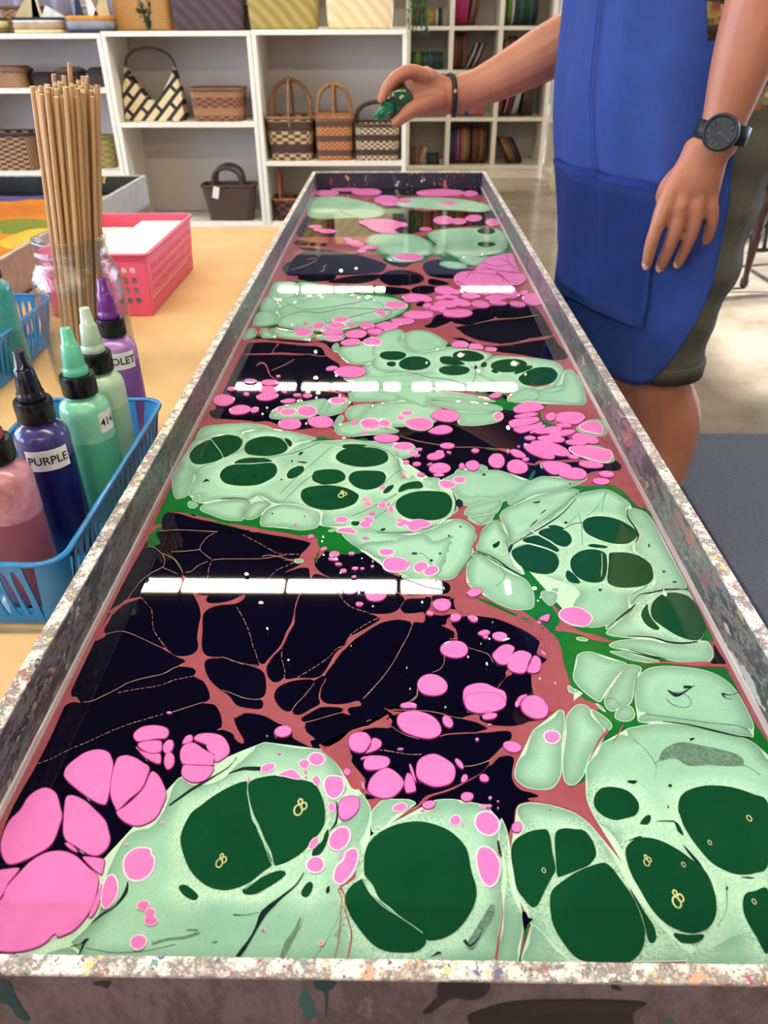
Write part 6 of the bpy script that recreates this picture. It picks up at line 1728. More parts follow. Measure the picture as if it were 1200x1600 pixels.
m_paper = mat('white_paper', (250, 244, 232), rough=.8, noise=(12, (240, 232, 218), .5), bump=(220, .1))
for (cx, wd, dp, n_, lb) in ((-.510, .098, .30, 17, 'tall stack of white paper sheets on the right in the pink basket'), (-.612, .084, .29, 15, 'stack of white paper sheets on the left in the pink basket')):
    ps = thing('paper_stack', lb, 'paper', (cx, 1.562, TABLE+.0035), 0)
    rr = random.Random(cx)
    for k in range(n_):
        a, b_ = rr.uniform(-.002, .002), rr.uniform(-.004, .004)
        hgt = .0062
        bm = bmesh.new(); bm_b = box(bm, -wd/2+.003+a, wd/2-.003+a, -dp/2+b_, dp/2+b_, k*hgt, k*hgt+hgt*.9)
        obj('sheet_bundle', bm, m_paper, ps)

# ------------------------------------------------------------------ glass jar of dowels
JX, JY = -.461, 1.085
m_glass, nt_, b_ = newmat('clear_glass')
for n_ in list(nt_.nodes):
    if n_.type != 'OUTPUT_MATERIAL': nt_.nodes.remove(n_)
tr_ = nt_.nodes.new('ShaderNodeBsdfTransparent'); tr_.inputs[0].default_value = (.955, .97, .97, 1)
gl_ = nt_.nodes.new('ShaderNodeBsdfGlossy'); gl_.inputs[1].default_value = .03
lw_ = nt_.nodes.new('ShaderNodeLayerWeight'); lw_.inputs[0].default_value = .5
pw_ = nt_.nodes.new('ShaderNodeMath'); pw_.operation = 'POWER'; pw_.inputs[1].default_value = 3.5; nt_.links.new(lw_.outputs['Facing'], pw_.inputs[0])
fr_ = nt_.nodes.new('ShaderNodeMapRange'); fr_.inputs[3].default_value = .07; fr_.inputs[4].default_value = .85; nt_.links.new(pw_.outputs[0], fr_.inputs[0])
mx_ = nt_.nodes.new('ShaderNodeMixShader'); nt_.links.new(fr_.outputs[0], mx_.inputs[0]); nt_.links.new(tr_.outputs[0], mx_.inputs[1]); nt_.links.new(gl_.outputs[0], mx_.inputs[2])
gn_ = nt_.nodes.new('ShaderNodeTexNoise'); gn_.inputs['Scale'].default_value = 35; gb_ = nt_.nodes.new('ShaderNodeBump'); gb_.inputs['Strength'].default_value = .25; gb_.inputs['Distance'].default_value = .004
nt_.links.new(gn_.outputs[0], gb_.inputs['Height']); nt_.links.new(gb_.outputs[0], gl_.inputs['Normal'])
nt_.links.new(mx_.outputs[0], [n_ for n_ in nt_.nodes if n_.type == 'OUTPUT_MATERIAL'][0].inputs[0])
j = thing('glass_jar', 'big clear glass jar full of thin wooden sticks', 'jar', (JX, JY, TABLE+.0012))
prof = [(.048, .0), (.059, .003), (.0625, .012), (.0630, .05), (.0630, .15), (.0615, .163), (.056, .174), (.052, .181), (.0495, .186), (.0505, .190), (.0505, .196), (.0487, .199), (.0487, .206), (.0500, .209), (.0500, .213), (.0480, .216)]
inn = [(.0466, .2155), (.0468, .200), (.0470, .186), (.0490, .180), (.053, .171), (.0585, .160), (.0600, .15), (.0600, .02), (.055, .008), (.001, .007)]
bm = bmesh.new(); lathe(bm, prof+inn, 48, cap0=True, cap1=True); obj('jar_body', bm, m_glass, j, True)
rr = random.Random(5)
m_stick = [mat('bamboo_%s' % n_, a, rough=.55, noise=(40, b_, .7, (1, 1, .05))) for n_, a, b_ in (('pale', (216, 176, 128), (196, 154, 106)), ('tan', (202, 160, 112), (178, 136, 90)), ('brown', (184, 142, 96), (160, 118, 76)))]
m_end = mat('cut_stick_end', (250, 232, 190), rough=.6, noise=(200, (236, 212, 160), .5))
NST = 54
for k in range(NST):
    q = math.sqrt((k+.5)/NST); a = k*2.39996; x, y = q*math.cos(a), q*math.sin(a)
    bx, by = JX-.019+x*.0262, JY+y*.0262
    tx, ty = JX+.0385+x*.0425, JY+.004+y*.0425
    d = Vector((tx-bx, ty-by, .388)).normalized(); Lr = .397-rr.uniform(0, .014)+(.010 if y > .5 else 0)+(.016 if k in (9, 21, 40) else 0)
    st = obj('dowel', (lambda b: (tube(b, [(0, 0, 0), (0, 0, Lr)], .0030, 7), b)[1])(bmesh.new()), [m_stick[rr.randrange(3)], m_end])
    for p_ in st.data.polygons:
        if len(p_.vertices) > 4 and p_.center.z > .1: p_.material_index = 1
    st.location = (bx, by, TABLE+.0105); st.rotation_mode = 'QUATERNION'; st.rotation_quaternion = Vector((0, 0, 1)).rotation_difference(d)
    tag(st, 'thin pale wooden stick standing with many others in the glass jar', 'stick', 'wooden sticks in the glass jar')

# ------------------------------------------------------------------ paint bottles
def text_mesh(s, size):
    cu = bpy.data.curves.new('txt', 'FONT'); cu.body = s; cu.size = size; cu.align_x = 'CENTER'; cu.align_y = 'CENTER'; cu.offset = size*.018; cu.resolution_u = 3
    o = bpy.data.objects.new('txt', cu); COL.objects.link(o); dg = bpy.context.evaluated_depsgraph_get(); dg.update()
    me = bpy.data.meshes.new_from_object(o.evaluated_get(dg)); bpy.data.objects.remove(o); return me
m_label = mat('label_paper', (244, 240, 232), rough=.5, noise=(40, (232, 226, 216), .4))
m_ink = mat('label_ink', (24, 24, 28), rough=.5, noise=(40, (34, 34, 38), .4))
def bottle(name, label, loc, body, air, fill, capc, spout, rz=0, R=.0252, hb=.136, text=None, ang=0, lean=(0, 0), lz=.112, tsize=.0125, lw=.9, cap=True, group='squeeze bottles of paint'):
    t = thing(name, label, 'bottle', loc, rz, group); t.rotation_euler = (lean[0], lean[1], rz)
    mb = mat(name+'_body', body, rough=.22, noise=(25, tuple(int(c*.9) for c in body), .6), coat=.3, sss=.1)
    ma = mat(name+'_film', air, rough=.25, noise=(60, body, .6), coat=.3)
    bm = bmesh.new()
    lathe(bm, [(R*.86, 0), (R*.97, .002), (R, .006), (R, hb*fill)], 32, cap1=False); lathe(bm, [(R, hb*fill), (R, hb-.010), (R*.975, hb-.005), (R*.90, hb), (R*.6, hb+.0055), (.0125, hb+.007), (.0125, hb+.012)], 32, cap0=False, mi=1)
    bmesh.ops.remove_doubles(bm, verts=bm.verts, dist=1e-6)
    obj('bottle_body', bm, [mb, ma], t, True)
    zc = hb+.009
    if cap:
        bm = bmesh.new(); rings = []
        for r, z in ((.0168, 0), (.0174, .001), (.0174, .019), (.0166, .0208), (.0115, .0210)):
            rings.append([Vector(((r-(.0006 if i % 2 and .001 <= z <= .019 else 0))*math.cos(2*PI*i/48), (r-(.0006 if i % 2 and .001 <= z <= .019 else 0))*math.sin(2*PI*i/48), zc+z)) for i in range(48)])
        loft(bm, rings); autosmooth(obj('cap', bm, m_black if capc is None else capc, t), 50)
        bm = bmesh.new(); z0 = zc+.021
        lathe(bm, [(.0122, 0), (.0128, .001), (.0124, .007), (.0108, .009), (.0112, .010), (.0088, .029), (.0080, .0305), (.0068, .0315), (.0054, .046), (.0048, .0475), (.0026, .0478), (.0020, .046)], 24, Matrix.Translation((0, 0, z0)))
        obj('spout', bm, spout, t, True)
    if text:
        a0, a1 = ang-lw, ang+lw; hl = .0105; bm = bmesh.new(); Rr = R+.0006
        ns = 40
        arc = lambda r_, z: [bm.verts.new((r_*math.cos(a0+(a1-a0)*i/ns), r_*math.sin(a0+(a1-a0)*i/ns), lz+z)) for i in range(ns+1)]
        A_, B_, C_, D_ = arc(Rr, -hl), arc(Rr, hl), arc(R+.0001, hl), arc(R+.0001, -hl)
        for p_, q_ in ((A_, B_), (B_, C_), (C_, D_), (D_, A_)):
            for i in range(ns): bm.faces.new((p_[i], p_[i+1], q_[i+1], q_[i]))
        for i in (0, ns): bm.faces.new((A_[i], B_[i], C_[i], D_[i]))
        lo = obj('label', bm, m_label, t)
        me = text_mesh(text, tsize); Rt = Rr+.0004
        for v in me.vertices:
            a = ang+v.co.x/Rt; z = lz+v.co.y; v.co = (Rt*math.cos(a), Rt*math.sin(a), z)
        me.materials.clear(); me.materials.append(m_ink)
        to = bpy.data.objects.new('lettering', me); COL.objects.link(to); to.parent = lo; to['label'] = 'black capital lettering'
    return t
ZB = TABLE+.0032
sp = lambda n_, c, c2: mat(n_+'_spout', c, rough=.25, noise=(60, c2, .6), coat=.3)
s_navy = sp('ink', (20, 16, 40), (10, 10, 16)); s_mint = sp('mint', (112, 204, 166), (90, 184, 146)); s_pale = sp('pale', (190, 208, 184), (176, 196, 172)); s_viol = sp('violet', (116, 44, 140), (92, 30, 116))
s_teal = sp('teal', (40, 128, 134), (30, 108, 116)); s_rose = sp('rose', (150, 70, 84), (128, 54, 68))
bottle('paint_bottle', 'dark indigo paint bottle with white PURPLE label and black cap', (-.341, .642, ZB), (24, 18, 84), (76, 72, 130), .80, None, s_navy, text='PURPLE', ang=-PI/2+.46, tsize=.0116, lw=.80)
bottle('paint_bottle', 'mint green paint bottle with mint spout and small numbered label', (-.3210, .703, ZB), (88, 178, 138), (140, 208, 172), .72, None, s_mint, text='414', ang=-PI/2+1.22, tsize=.0115, lw=.36, lz=.118)
bottle('paint_bottle', 'pale celadon paint bottle with pale spout, behind the mint one', (-.3245, .765, ZB), (166, 204, 170), (190, 214, 186), .78, None, s_pale, R=.0246)
bottle('paint_bottle', 'lilac paint bottle with purple spout and white VIOLET label, farthest beside the tray', (-.347, .884, TABLE+.0010), (150, 96, 172), (176, 128, 190), .84, None, s_viol, text='VIOLET', ang=-PI/2+.42, tsize=.0128, lw=.8, lz=.118)
bottle('paint_bottle', 'rose pink paint bottle with black cap, nearest in the blue basket', (-.345, .562, ZB), (150, 82, 96), (208, 146, 156), .68, None, s_rose, R=.0262)
bottle('paint_bottle', 'teal paint bottle with black cap, in the blue basket left of the jar', (-.607, 1.120, ZB), (52, 142, 142), (70, 164, 162), .5, None, s_teal, R=.0262)
bottle('paint_bottle', 'lilac and purple paint bottle cut off by the left picture edge', (-.637, 1.055, ZB), (106, 54, 126), (190, 140, 190), .55, None, s_viol, R=.0262)
# ------------------------------------------------------------------ white shelving at the back
SY = 4.30   # front of the low shelves
def shelf_unit(name, label, x0, x1, y0, depth, z1, boards, back=m_walldark, posts=None, tb=.022, plinth=.06, post=.022):
    t = thing(name, label, 'shelf', ((x0+x1)/2, y0, 0)); hw = (x1-x0)/2
    obj('side_panel', boxbm(-hw, -hw+post, 0, depth, 0, z1, .002), m_white, t); obj('side_panel', boxbm(hw-post, hw, 0, depth, 0, z1, .002), m_white, t)
    for x in (posts or []): obj('divider', boxbm(x-(x0+x1)/2-post/2, x-(x0+x1)/2+post/2, .001, depth-.006, plinth, z1-tb, .002), m_white, t)
    for z in boards: obj('shelf_board', boxbm(-hw+post, hw-post, .002, depth-.006, z-tb, z, .002), m_white, t)
    obj('top_board', boxbm(-hw, hw, -.002, depth, z1, z1+tb, .002), m_white, t)
    obj('plinth', boxbm(-hw+post, hw-post, .012, .03, 0, plinth, .001), m_white, t)
    obj('back_panel', boxbm(-hw+post, hw-post, depth-.006, depth, plinth, z1), back, t)
    return t
m_sback = mat('shelf_back', (192, 182, 174), rough=.7, noise=(3, (182, 172, 166), .5))
ZT = .912
shelf_unit('shelf_unit', 'low white shelf at far left, behind the wooden sticks', -2.42, -1.447, SY, .34, ZT-.0, [.06, .315, .70], m_sback)
shelf_unit('shelf_unit', 'low white shelf with striped bag and brown handbag, left of centre', -1.445, -.712, SY, .34, ZT+.008, [.045, .545], m_sback)
shelf_unit('shelf_unit', 'low white shelf holding three handled baskets, behind the tray end', -.710, .048, SY, .34, ZT+.012, [.045, .362], m_sback)
CY = 6.10
CP = [-1.30, -.96, -.62, -.28, .077, .374, .712, 1.070]
t = thing('cube_shelf', 'tall white cube shelf full of coloured cord spools, behind the baskets', 'shelf', (0, CY, 0))
CZ = [.075, .393, .690, .949, 1.265, 1.60]
for i, x in enumerate(CP): obj('upright', boxbm(x-.016, x+.016, 0, .36, 0, 1.622, .002), m_white, t)
for x0, x1 in zip(CP, CP[1:]):
    for z in CZ: obj('shelf_board', boxbm(x0+.016, x1-.016, .002, .355, z-.012, z+.012, .002), m_white, t)
    obj('plinth', boxbm(x0+.016, x1-.016, .012, .03, 0, .063), m_white, t)
obj('back_panel', boxbm(CP[0], CP[-1], .36, .366, 0, 1.62), m_sback, t)
t = thing('cube_shelf', 'white side shelf turned sideways, just left of the blue apron', 'shelf', (1.09, 5.72, 0))
for y in (-.33, 0, .33): obj('upright', boxbm(0, .36, y-.014, y+.014, 0, 1.622, .002), m_white, t)
for y0, y1 in ((-.33, 0), (0, .33)):
    for z in CZ: obj('shelf_board', boxbm(.002, .355, y0+.014, y1-.014, z-.012, z+.012, .002), m_white, t)
    obj('plinth', boxbm(.012, .03, y0+.014, y1-.014, 0, .063), m_white, t)
obj('back_panel', boxbm(.36, .366, -.344, .344, 0, 1.62), m_sback, t)

# ---- spools of cord standing on edge in the cubes
C = {'magenta': (206, 50, 126), 'tan': (150, 110, 84), 'brown': (110, 66, 50), 'rust': (150, 78, 46), 'green': (70, 120, 60), 'lime': (120, 150, 60), 'teal': (30, 90, 84), 'dkgreen': (26, 62, 44), 'white': (226, 222, 216), 'purple': (104, 82, 140), 'violet': (78, 60, 104),
     'pink': (232, 138, 168), 'salmon': (226, 120, 110), 'mauve': (130, 84, 104), 'cocoa': (74, 48, 46), 'black': (26, 24, 26), 'blue': (70, 110, 150), 'ochre': (176, 132, 58), 'yellow': (206, 170, 56), 'gold': (196, 156, 92), 'silver': (196, 190, 188), 'orange': (220, 110, 50), 'wine': (96, 40, 56)}
m_sp = {k: mat('cord_'+k, v, rough=.45, noise=(60, tuple(int(q*.8) for q in v), .7, (8, 1, 1)), bump=(300, .5, (3, 1, 1))) for k, v in C.items()}
m_flange = mat('spool_flange', (70, 60, 58), rough=.3, noise=(20, (90, 80, 76), .5))
spool_mesh = {}
def spool(col, r, wd):
    key = (col, round(r, 3), round(wd, 3))
    if key in spool_mesh: return spool_mesh[key]
    bm = bmesh.new(); R_ = Matrix.Rotation(PI/2, 4, 'Y')
    n = 4; prof = [(r*.35, -wd/2+.0015)]
    for i in range(n*2+1):
        prof.append((r*(.985-.018*(i % 2 == 0)), -wd/2+.0015+(wd-.003)*i/(n*2)))
    prof.append((r*.35, wd/2-.0015)); lathe(bm, prof, 22, R_)
    a = bpy.data.meshes.new('coil'); bmesh.ops.recalc_face_normals(bm, faces=bm.faces); bm.to_mesh(a); bm.free(); a.materials.append(m_sp[col])
    bm = bmesh.new(); lathe(bm, [(.012, -wd/2), (r, -wd/2), (r, -wd/2+.0014), (.012, -wd/2+.0014)], 22, R_); lathe(bm, [(.012, wd/2-.0014), (r, wd/2-.0014), (r, wd/2), (.012, wd/2)], 22, R_)
    b = bpy.data.meshes.new('flange'); bm.to_mesh(b); bm.free(); b.materials.append(m_flange)
    spool_mesh[key] = (a, b); return a, b
ROWN = {0: 'bottom', 1: 'second', 2: 'third', 3: 'top', 4: 'uppermost'}
COLN = {2: 'farthest left', 3: 'left', 4: 'first', 5: 'middle', 6: 'right'}
def put_spool(col, x, z, r, wd, lean, where, idx, y=None):
    a, b = spool(col, r, wd)
    t = thing('cord_spool', '', 'spool', (x, (y if y is not None else CY+.03+r), z), 0, 'spools of coloured cord in the cube shelf')
    cn = {'dkgreen': 'dark green', 'cocoa': 'dark brown'}.get(col, col)
    t['label'] = '%s cord spool, %s' % (cn, where)
    t.rotation_euler = (0, lean, 0)
    for nm, me in (('cord_coil', a), ('spool_flange', b)):
        o = bpy.data.objects.new(nm, me); COL.objects.link(o); o.parent = t; o.location = (0, 0, r)
ORDN = ['leftmost', 'second from left', 'third from left', 'fourth from left', 'fifth from left', 'sixth from left', 'seventh from left', 'eighth from left', 'ninth from left', 'tenth from left', 'eleventh from left', 'twelfth from left', 'thirteenth from left', 'rightmost']
def fill(ci, ri, items, x_off=.0, gap=.0012):
    """items: (colour, radius, width[, lean])"""
    x = CP[ci]+.018+x_off; z = CZ[ri]+.0125
    for k, it in enumerate(items):
        col, r, wd = it[:3]; le = it[3] if len(it) > 3 else 0
        w_ = wd/math.cos(le)
        if not le and k and len(items[k-1]) > 3 and items[k-1][3] > 0: x += 2*items[k-1][1]*math.sin(items[k-1][3])
        if le < 0 and not (k and len(items[k-1]) > 3): x += 2*r*math.sin(-le)+.002
        if le and not (k and len(items[k-1]) > 3): x += .004
        put_spool(col, x+w_/2, z+abs(math.sin(le))*wd/2, r, wd, le, '%s in the %s cube, %s row' % (ORDN[min(k, 12)], COLN[ci], ROWN[ri]), k)
        x += w_+gap
fill(4, 3, [('wine', .05, .06), ('cocoa', .055, .03), ('ochre', .052, .018), ('yellow', .054, .018), ('gold', .054, .018), ('ochre', .053, .018), ('white', .05, .014), ('dkgreen', .055, .03)], .0)
fill(5, 3, [('magenta', .115, .021)]*4+[('tan', .112, .022, .14), ('brown', .110, .022, .14)], .004)
fill(6, 3, [('green', .10, .02), ('lime', .105, .022), ('white', .10, .018), ('dkgreen', .11, .03), ('teal', .115, .034), ('dkgreen', .115, .03), ('teal', .11, .03), ('black', .1, .03)], .004)
fill(4, 2, [('dkgreen', .055, .016), ('green', .056, .017), ('lime', .056, .016), ('green', .056, .018), ('dkgreen', .056, .016), ('green', .056, .016), ('teal', .056, .016), ('blue', .056, .016), ('teal', .056, .018), ('dkgreen', .056, .016), ('teal', .056, .016), ('dkgreen', .056, .016), ('teal', .056, .016)], .004)
fill(5, 2, [('rust', .112, .02), ('brown', .112, .02), ('cocoa', .112, .018), ('rust', .112, .018), ('silver', .088, .016, .42), ('black', .088, .018, .42), ('silver', .088, .016, .42), ('cocoa', .088, .016, .42)], .004)
fill(6, 2, [('tan', .09, .03), ('brown', .1, .03), ('cocoa', .1, .03)], .02)
fill(4, 1, [('ochre', .04, .018), ('white', .04, .016), ('gold', .04, .018), ('brown', .04, .018), ('white', .04, .018), ('silver', .042, .018), ('white', .045, .02), ('white', .05, .03), ('silver', .05, .03), ('white', .05, .03)], .012)
fill(5, 1, [('white', .06, .016), ('silver', .06, .016), ('gold', .062, .02), ('gold', .062, .022), ('white', .06, .012), ('purple', .062, .03), ('silver', .06, .012), ('pink', .062, .02), ('pink', .062, .022), ('salmon', .062, .02), ('salmon', .062, .024)], .006)
fill(6, 1, [('mauve', .12, .03), ('pink', .118, .016, .18), ('cocoa', .118, .012, .18), ('tan', .118, .012, .18), ('cocoa', .118, .012, .18), ('white', .118, .018, .18), ('white', .118, .018, .18), ('cocoa', .11, .04), ('cocoa', .11, .036)], .004)
fill(4, 0, [('brown', .055, .02), ('rust', .06, .02), ('orange', .06, .02, .3), ('white', .06, .014, .3), ('black', .04, .03), ('dkgreen', .04, .03), ('black', .04, .03)], .01)
fill(5, 0, [('blue', .12, .016), ('violet', .122, .018), ('purple', .122, .016), ('pink', .122, .013), ('mauve', .122, .013), ('pink', .122, .013), ('gold', .124, .024), ('tan', .124, .022), ('black', .13, .022), ('rust', .124, .024), ('brown', .124, .024), ('tan', .124, .024), ('brown', .12, .02)], .004)
fill(6, 0, [('cocoa', .1, .016, -.5), ('ochre', .1, .022, -.5), ('tan', .1, .02, -.5), ('violet', .1, .022, -.5), ('black', .1, .02, -.5)], .004)
# the row above the frame, mirrored in the far end of the bath
for ci, cols in ((2, ['brown', 'tan', 'orange']), (3, ['violet', 'purple', 'pink']), (4, ['ochre', 'yellow', 'gold', 'yellow', 'orange', 'rust', 'yellow', 'ochre']), (5, ['yellow', 'lime', 'yellow', 'orange', 'rust', 'salmon', 'tan']), (6, ['orange', 'salmon', 'rust', 'pink', 'wine'])):
    fill(ci, 4, [(c, .1, .03) for c in cols], .01)
# spools on the side shelf
for k, (col, z, y) in enumerate([('pink', CZ[1], 5.56), ('salmon', CZ[1], 5.60), ('white', CZ[0], 5.54), ('black', CZ[0], 5.58), ('silver', CZ[0], 5.62), ('teal', CZ[2], 5.58)]):
    a, b = spool(col, .11, .02); t = thing('cord_spool', '%s cord spool on the sideways shelf beside the blue apron' % col, 'spool', (1.215, y, z+.0125), PI/2, 'spools on the side shelf')
    for nm, me in (('cord_coil', a), ('spool_flange', b)):
        o = bpy.data.objects.new(nm, me); COL.objects.link(o); o.parent = t; o.location = (0, 0, .11)

# ---- woven baskets and bags
def weave(name, c1, c2, sx=26, sz=16, c3=None, checks=True):
    """woven bands: colours follow the cylinder angle and the height"""
    m, nt, b = newmat(name); L = nt.links; N = nt.nodes.new
    uv = N('ShaderNodeUVMap'); uv.uv_map = 'weave'
    ck = N('ShaderNodeTexChecker'); ck.inputs['Color1'].default_value = lin(c1); ck.inputs['Color2'].default_value = lin(c2)
    mp = N('ShaderNodeMapping'); mp.inputs['Scale'].default_value = (sx, sz, 1); L.new(uv.outputs[0], mp.inputs['Vector']); L.new(mp.outputs[0], ck.inputs['Vector']); ck.inputs['Scale'].default_value = 1
    cur = ck.outputs[0]
    if c3:
        wv = N('ShaderNodeTexWave'); wv.bands_direction = 'Y'; wv.inputs['Scale'].default_value = sz/22; wv.inputs['Distortion'].default_value = .8; L.new(uv.outputs[0], wv.inputs['Vector'])
        rg = N('ShaderNodeMapRange'); rg.inputs[1].default_value = .55; rg.inputs[2].default_value = .7; L.new(wv.outputs['Fac'], rg.inputs[0])
        mx = N('ShaderNodeMix'); mx.data_type = 'RGBA'; L.new(rg.outputs[0], mx.inputs['Factor']); L.new(cur, mx.inputs['A']); mx.inputs['B'].default_value = lin(c3); cur = mx.outputs['Result']
    nz = N('ShaderNodeTexNoise'); nz.inputs['Scale'].default_value = 60
    mx = N('ShaderNodeMix'); mx.data_type = 'RGBA'; mx.blend_type = 'MULTIPLY'; mx.inputs['Factor'].default_value = .5; L.new(cur, mx.inputs['A']); L.new(nz.outputs['Color'], mx.inputs['B'])
    mx.blend_type = 'OVERLAY'
    L.new(mx.outputs['Result'], b.inputs['Base Color']); b.inputs['Roughness'].default_value = .65
    bp = N('ShaderNodeBump'); bp.inputs['Strength'].default_value = .7; bp.inputs['Distance'].default_value = .004; L.new(ck.outputs['Fac'], bp.inputs['Height']); L.new(bp.outputs[0], b.inputs['Normal'])
    return m
def woven_wall(w0, d0, w1, d1, h, r=.03, belly=.0, nz=14, na=10, th=.006, tilt=None):
    """open tapered basket with ribbed weave relief"""
    bm = bmesh.new(); uvl = bm.loops.layers.uv.new('weave'); rings = []
    zs = [h*k/nz for k in range(nz+1)]
    def ring(z, off):
        f = z/h; w_, d_ = w0+(w1-w0)*f+belly*math.sin(PI*f)+off, d0+(d1-d0)*f+belly*math.sin(PI*f)+off
        out = []
        pts = rrect(w_, d_, min(r, w_*.45, d_*.45), 4); dense = []
        for i, q in enumerate(pts):
            q2 = pts[(i+1) % len(pts)]; n = 6 if i % 5 == 4 else 1
            for k in range(n): dense.append((q[0]+(q2[0]-q[0])*k/n, q[1]+(q2[1]-q[1])*k/n))
        for i, (x, y) in enumerate(dense): out.append(Vector((x, y, z)))
        return out
    for k, z in enumerate(zs): rings.append(ring(z, .0035*(k % 2)))
    for k, z in enumerate(reversed(zs)): rings.append(ring(z, -2*th))
    vs = [[bm.verts.new(p) for p in rg] for rg in rings]; n = len(vs[0])
    for j, (a, b) in enumerate(zip(vs, vs[1:])):
        for i in range(n):
            f = bm.faces.new((a[i], a[(i+1) % n], b[(i+1) % n], b[i]))
            v0, v1 = (j/nz, (j+1)/nz) if j <= nz else ((2*nz+1-j)/nz, (2*nz-j)/nz)
            for lp, (u, v) in zip(f.loops, ((i/n, v0), ((i+1)/n, v0), ((i+1)/n, v1), (i/n, v1))): lp[uvl].uv = (u, v)
    bm.faces.new(vs[0][::-1]); bm.faces.new(vs[-1][::-1])
    return bm
def basket(label, x, y, z, dims, m, rimc=None, handles=None, hm=None, lid=None, rz=0, cat='basket', name='woven_basket', group='woven baskets on the shelves', r=.03, belly=0):
    w0, d0, w1, d1, h = dims
    t = thing(name, label, cat, (x, y, z), rz, group)
    obj('woven_body', woven_wall(w0, d0, w1, d1, h, r, belly), m, t, True)
    bm = bmesh.new(); P = [Vector((a, b, h)) for a, b in rrect(w1+.002, d1+.002, min(r, w1*.45, d1*.45), 5)]; rings = []
    for i, q in enumerate(P):
        d = P[(i+1) % len(P)]-P[i-1]; n = Vector((d.y, -d.x, 0)).normalized(); rings.append([q+n*.006*math.cos(k*PI/3)+Vector((0, 0, .008*math.sin(k*PI/3))) for k in range(6)])
    rings.append(rings[0]); loft(bm, rings, False, False); obj('woven_rim', bm, rimc or m, t, True)
    for hd in handles or []:
        kind, hh, hw, yy = hd
        if kind == 'x': pts = [(-hw/2, yy, h*.75), (-hw/2*1.0, yy, h+hh*.35), (-hw*.36, yy, h+hh*.8), (0, yy, h+hh), (hw*.36, yy, h+hh*.8), (hw/2, yy, h+hh*.35), (hw/2, yy, h*.75)]
        else: pts = [(yy, -hw/2, h*.75), (yy, -hw/2, h+hh*.35), (yy, -hw*.36, h+hh*.8), (yy, 0, h+hh), (yy, hw*.36, h+hh*.8), (yy, hw/2, h+hh*.35), (yy, hw/2, h*.75)]
        bm = bmesh.new(); tube(bm, spline(pts, 5), .011, 8, flat=.6, hint=Vector((0, 1, 0)) if kind == 'x' else Vector((1, 0, 0))); obj('handle', bm, hm or rimc or m, t, True)
    if lid:
        bm = bmesh.new(); loft(bm, [[Vector((a, b, zz)) for a, b in rrect(w1*q, d1*q, min(r, w1*.4*q, d1*.4*q), 5)] for zz, q in ((h+.002, .97), (h+.012, .97), (h+.02, .8))]); obj('basket_lid', bm, lid, t, True)
    return t
w_brown = weave('weave_brown', (120, 84, 56), (84, 54, 38), 44, 14); w_tan = weave('weave_tan', (186, 144, 98), (120, 84, 58), 40, 12); w_mix = weave('weave_mixed', (204, 172, 128), (92, 62, 44), 36, 13, (70, 46, 36))
w_orange = weave('weave_orange', (206, 136, 84), (150, 88, 50), 60, 20, (90, 60, 48)); w_check = weave('weave_check', (222, 200, 160), (84, 62, 46), 70, 16, (64, 46, 38)); w_dark = weave('weave_dark', (66, 46, 40), (44, 30, 28), 46, 14)
w_hole = weave('weave_open', (190, 140, 92), (48, 34, 30), 60, 14); w_bag = weave('weave_bag', (92, 68, 52), (64, 46, 36), 60, 26); w_cream = weave('weave_cream', (232, 212, 170), (210, 186, 140), 20, 20); w_olive = weave('weave_olive', (158, 140, 74), (128, 112, 58), 10, 10)
w_plum = weave('weave_plum', (78, 58, 66), (58, 42, 50), 10, 10); w_mat = weave('weave_mat', (196, 146, 84), (168, 120, 64), 60, 30)
m_cane = mat('cane_handle', (168, 122, 78), rough=.6, noise=(60, (120, 82, 52), .9)); m_canedk = mat('dark_cane', (84, 58, 44), rough=.6, noise=(60, (60, 42, 34), .9))
Z1, Z2, Z3 = .7005, .5455, .3625
yb = SY+.15
basket('small tan woven basket with peaked lid on the upper left shelf', -1.98, SY+.13, .7005, (.15, .13, .17, .15, .075), w_tan, lid=w_tan)
basket('dark low basket beside the tan lidded one, upper left shelf', -1.83, SY+.17, .7005, (.12, .12, .13, .13, .055), w_dark)
basket('dark brown lidded round basket on the upper left shelf', -1.685, SY+.15, .7005, (.13, .13, .14, .14, .065), w_dark, lid=w_tan, r=.06)
basket('blackish box basket at the right end of the upper left shelf', -1.535, SY+.17, .7005, (.11, .12, .11, .12, .065), w_dark, lid=w_dark)
basket('long open-weave tan basket on the lower left shelf behind the sticks', -2.1, SY+.14, .3155, (.34, .2, .36, .22, .17), w_hole)
basket('small green-brown basket with tag right of the wooden sticks, lower left shelf', -1.585, SY+.16, .3155, (.10, .10, .12, .12, .15), w_olive)
basket('rectangular brown basket with dark bands, middle shelf left of centre', -.93, SY+.14, Z2, (.25, .15, .27, .17, .145), weave('weave_banded', (150, 96, 66), (96, 58, 44), 50, 12, (160, 112, 76)), w_tan)
basket('tall two-tone basket with arched handle, leftmost of three handled baskets', -.556, SY+.13, Z3, (.215, .18, .245, .2, .20), w_mix, m_cane, [('y', .175, .19, 0.0), ('x', .165, .20, .02)], m_cane)
basket('orange-brown lidded basket with two handles, middle of three handled baskets', -.326, SY+.12, Z3, (.18, .17, .195, .19, .20), w_orange, m_cane, [('x', .15, .17, -.03), ('y', .15, .16, .0)], m_cane, lid=w_orange)
basket('cream and brown checked basket with thin handle, rightmost of three handled baskets', -.102, SY+.13, Z3, (.22, .18, .235, .2, .165), w_check, m_canedk, [('x', .10, .22, .02)], m_canedk)
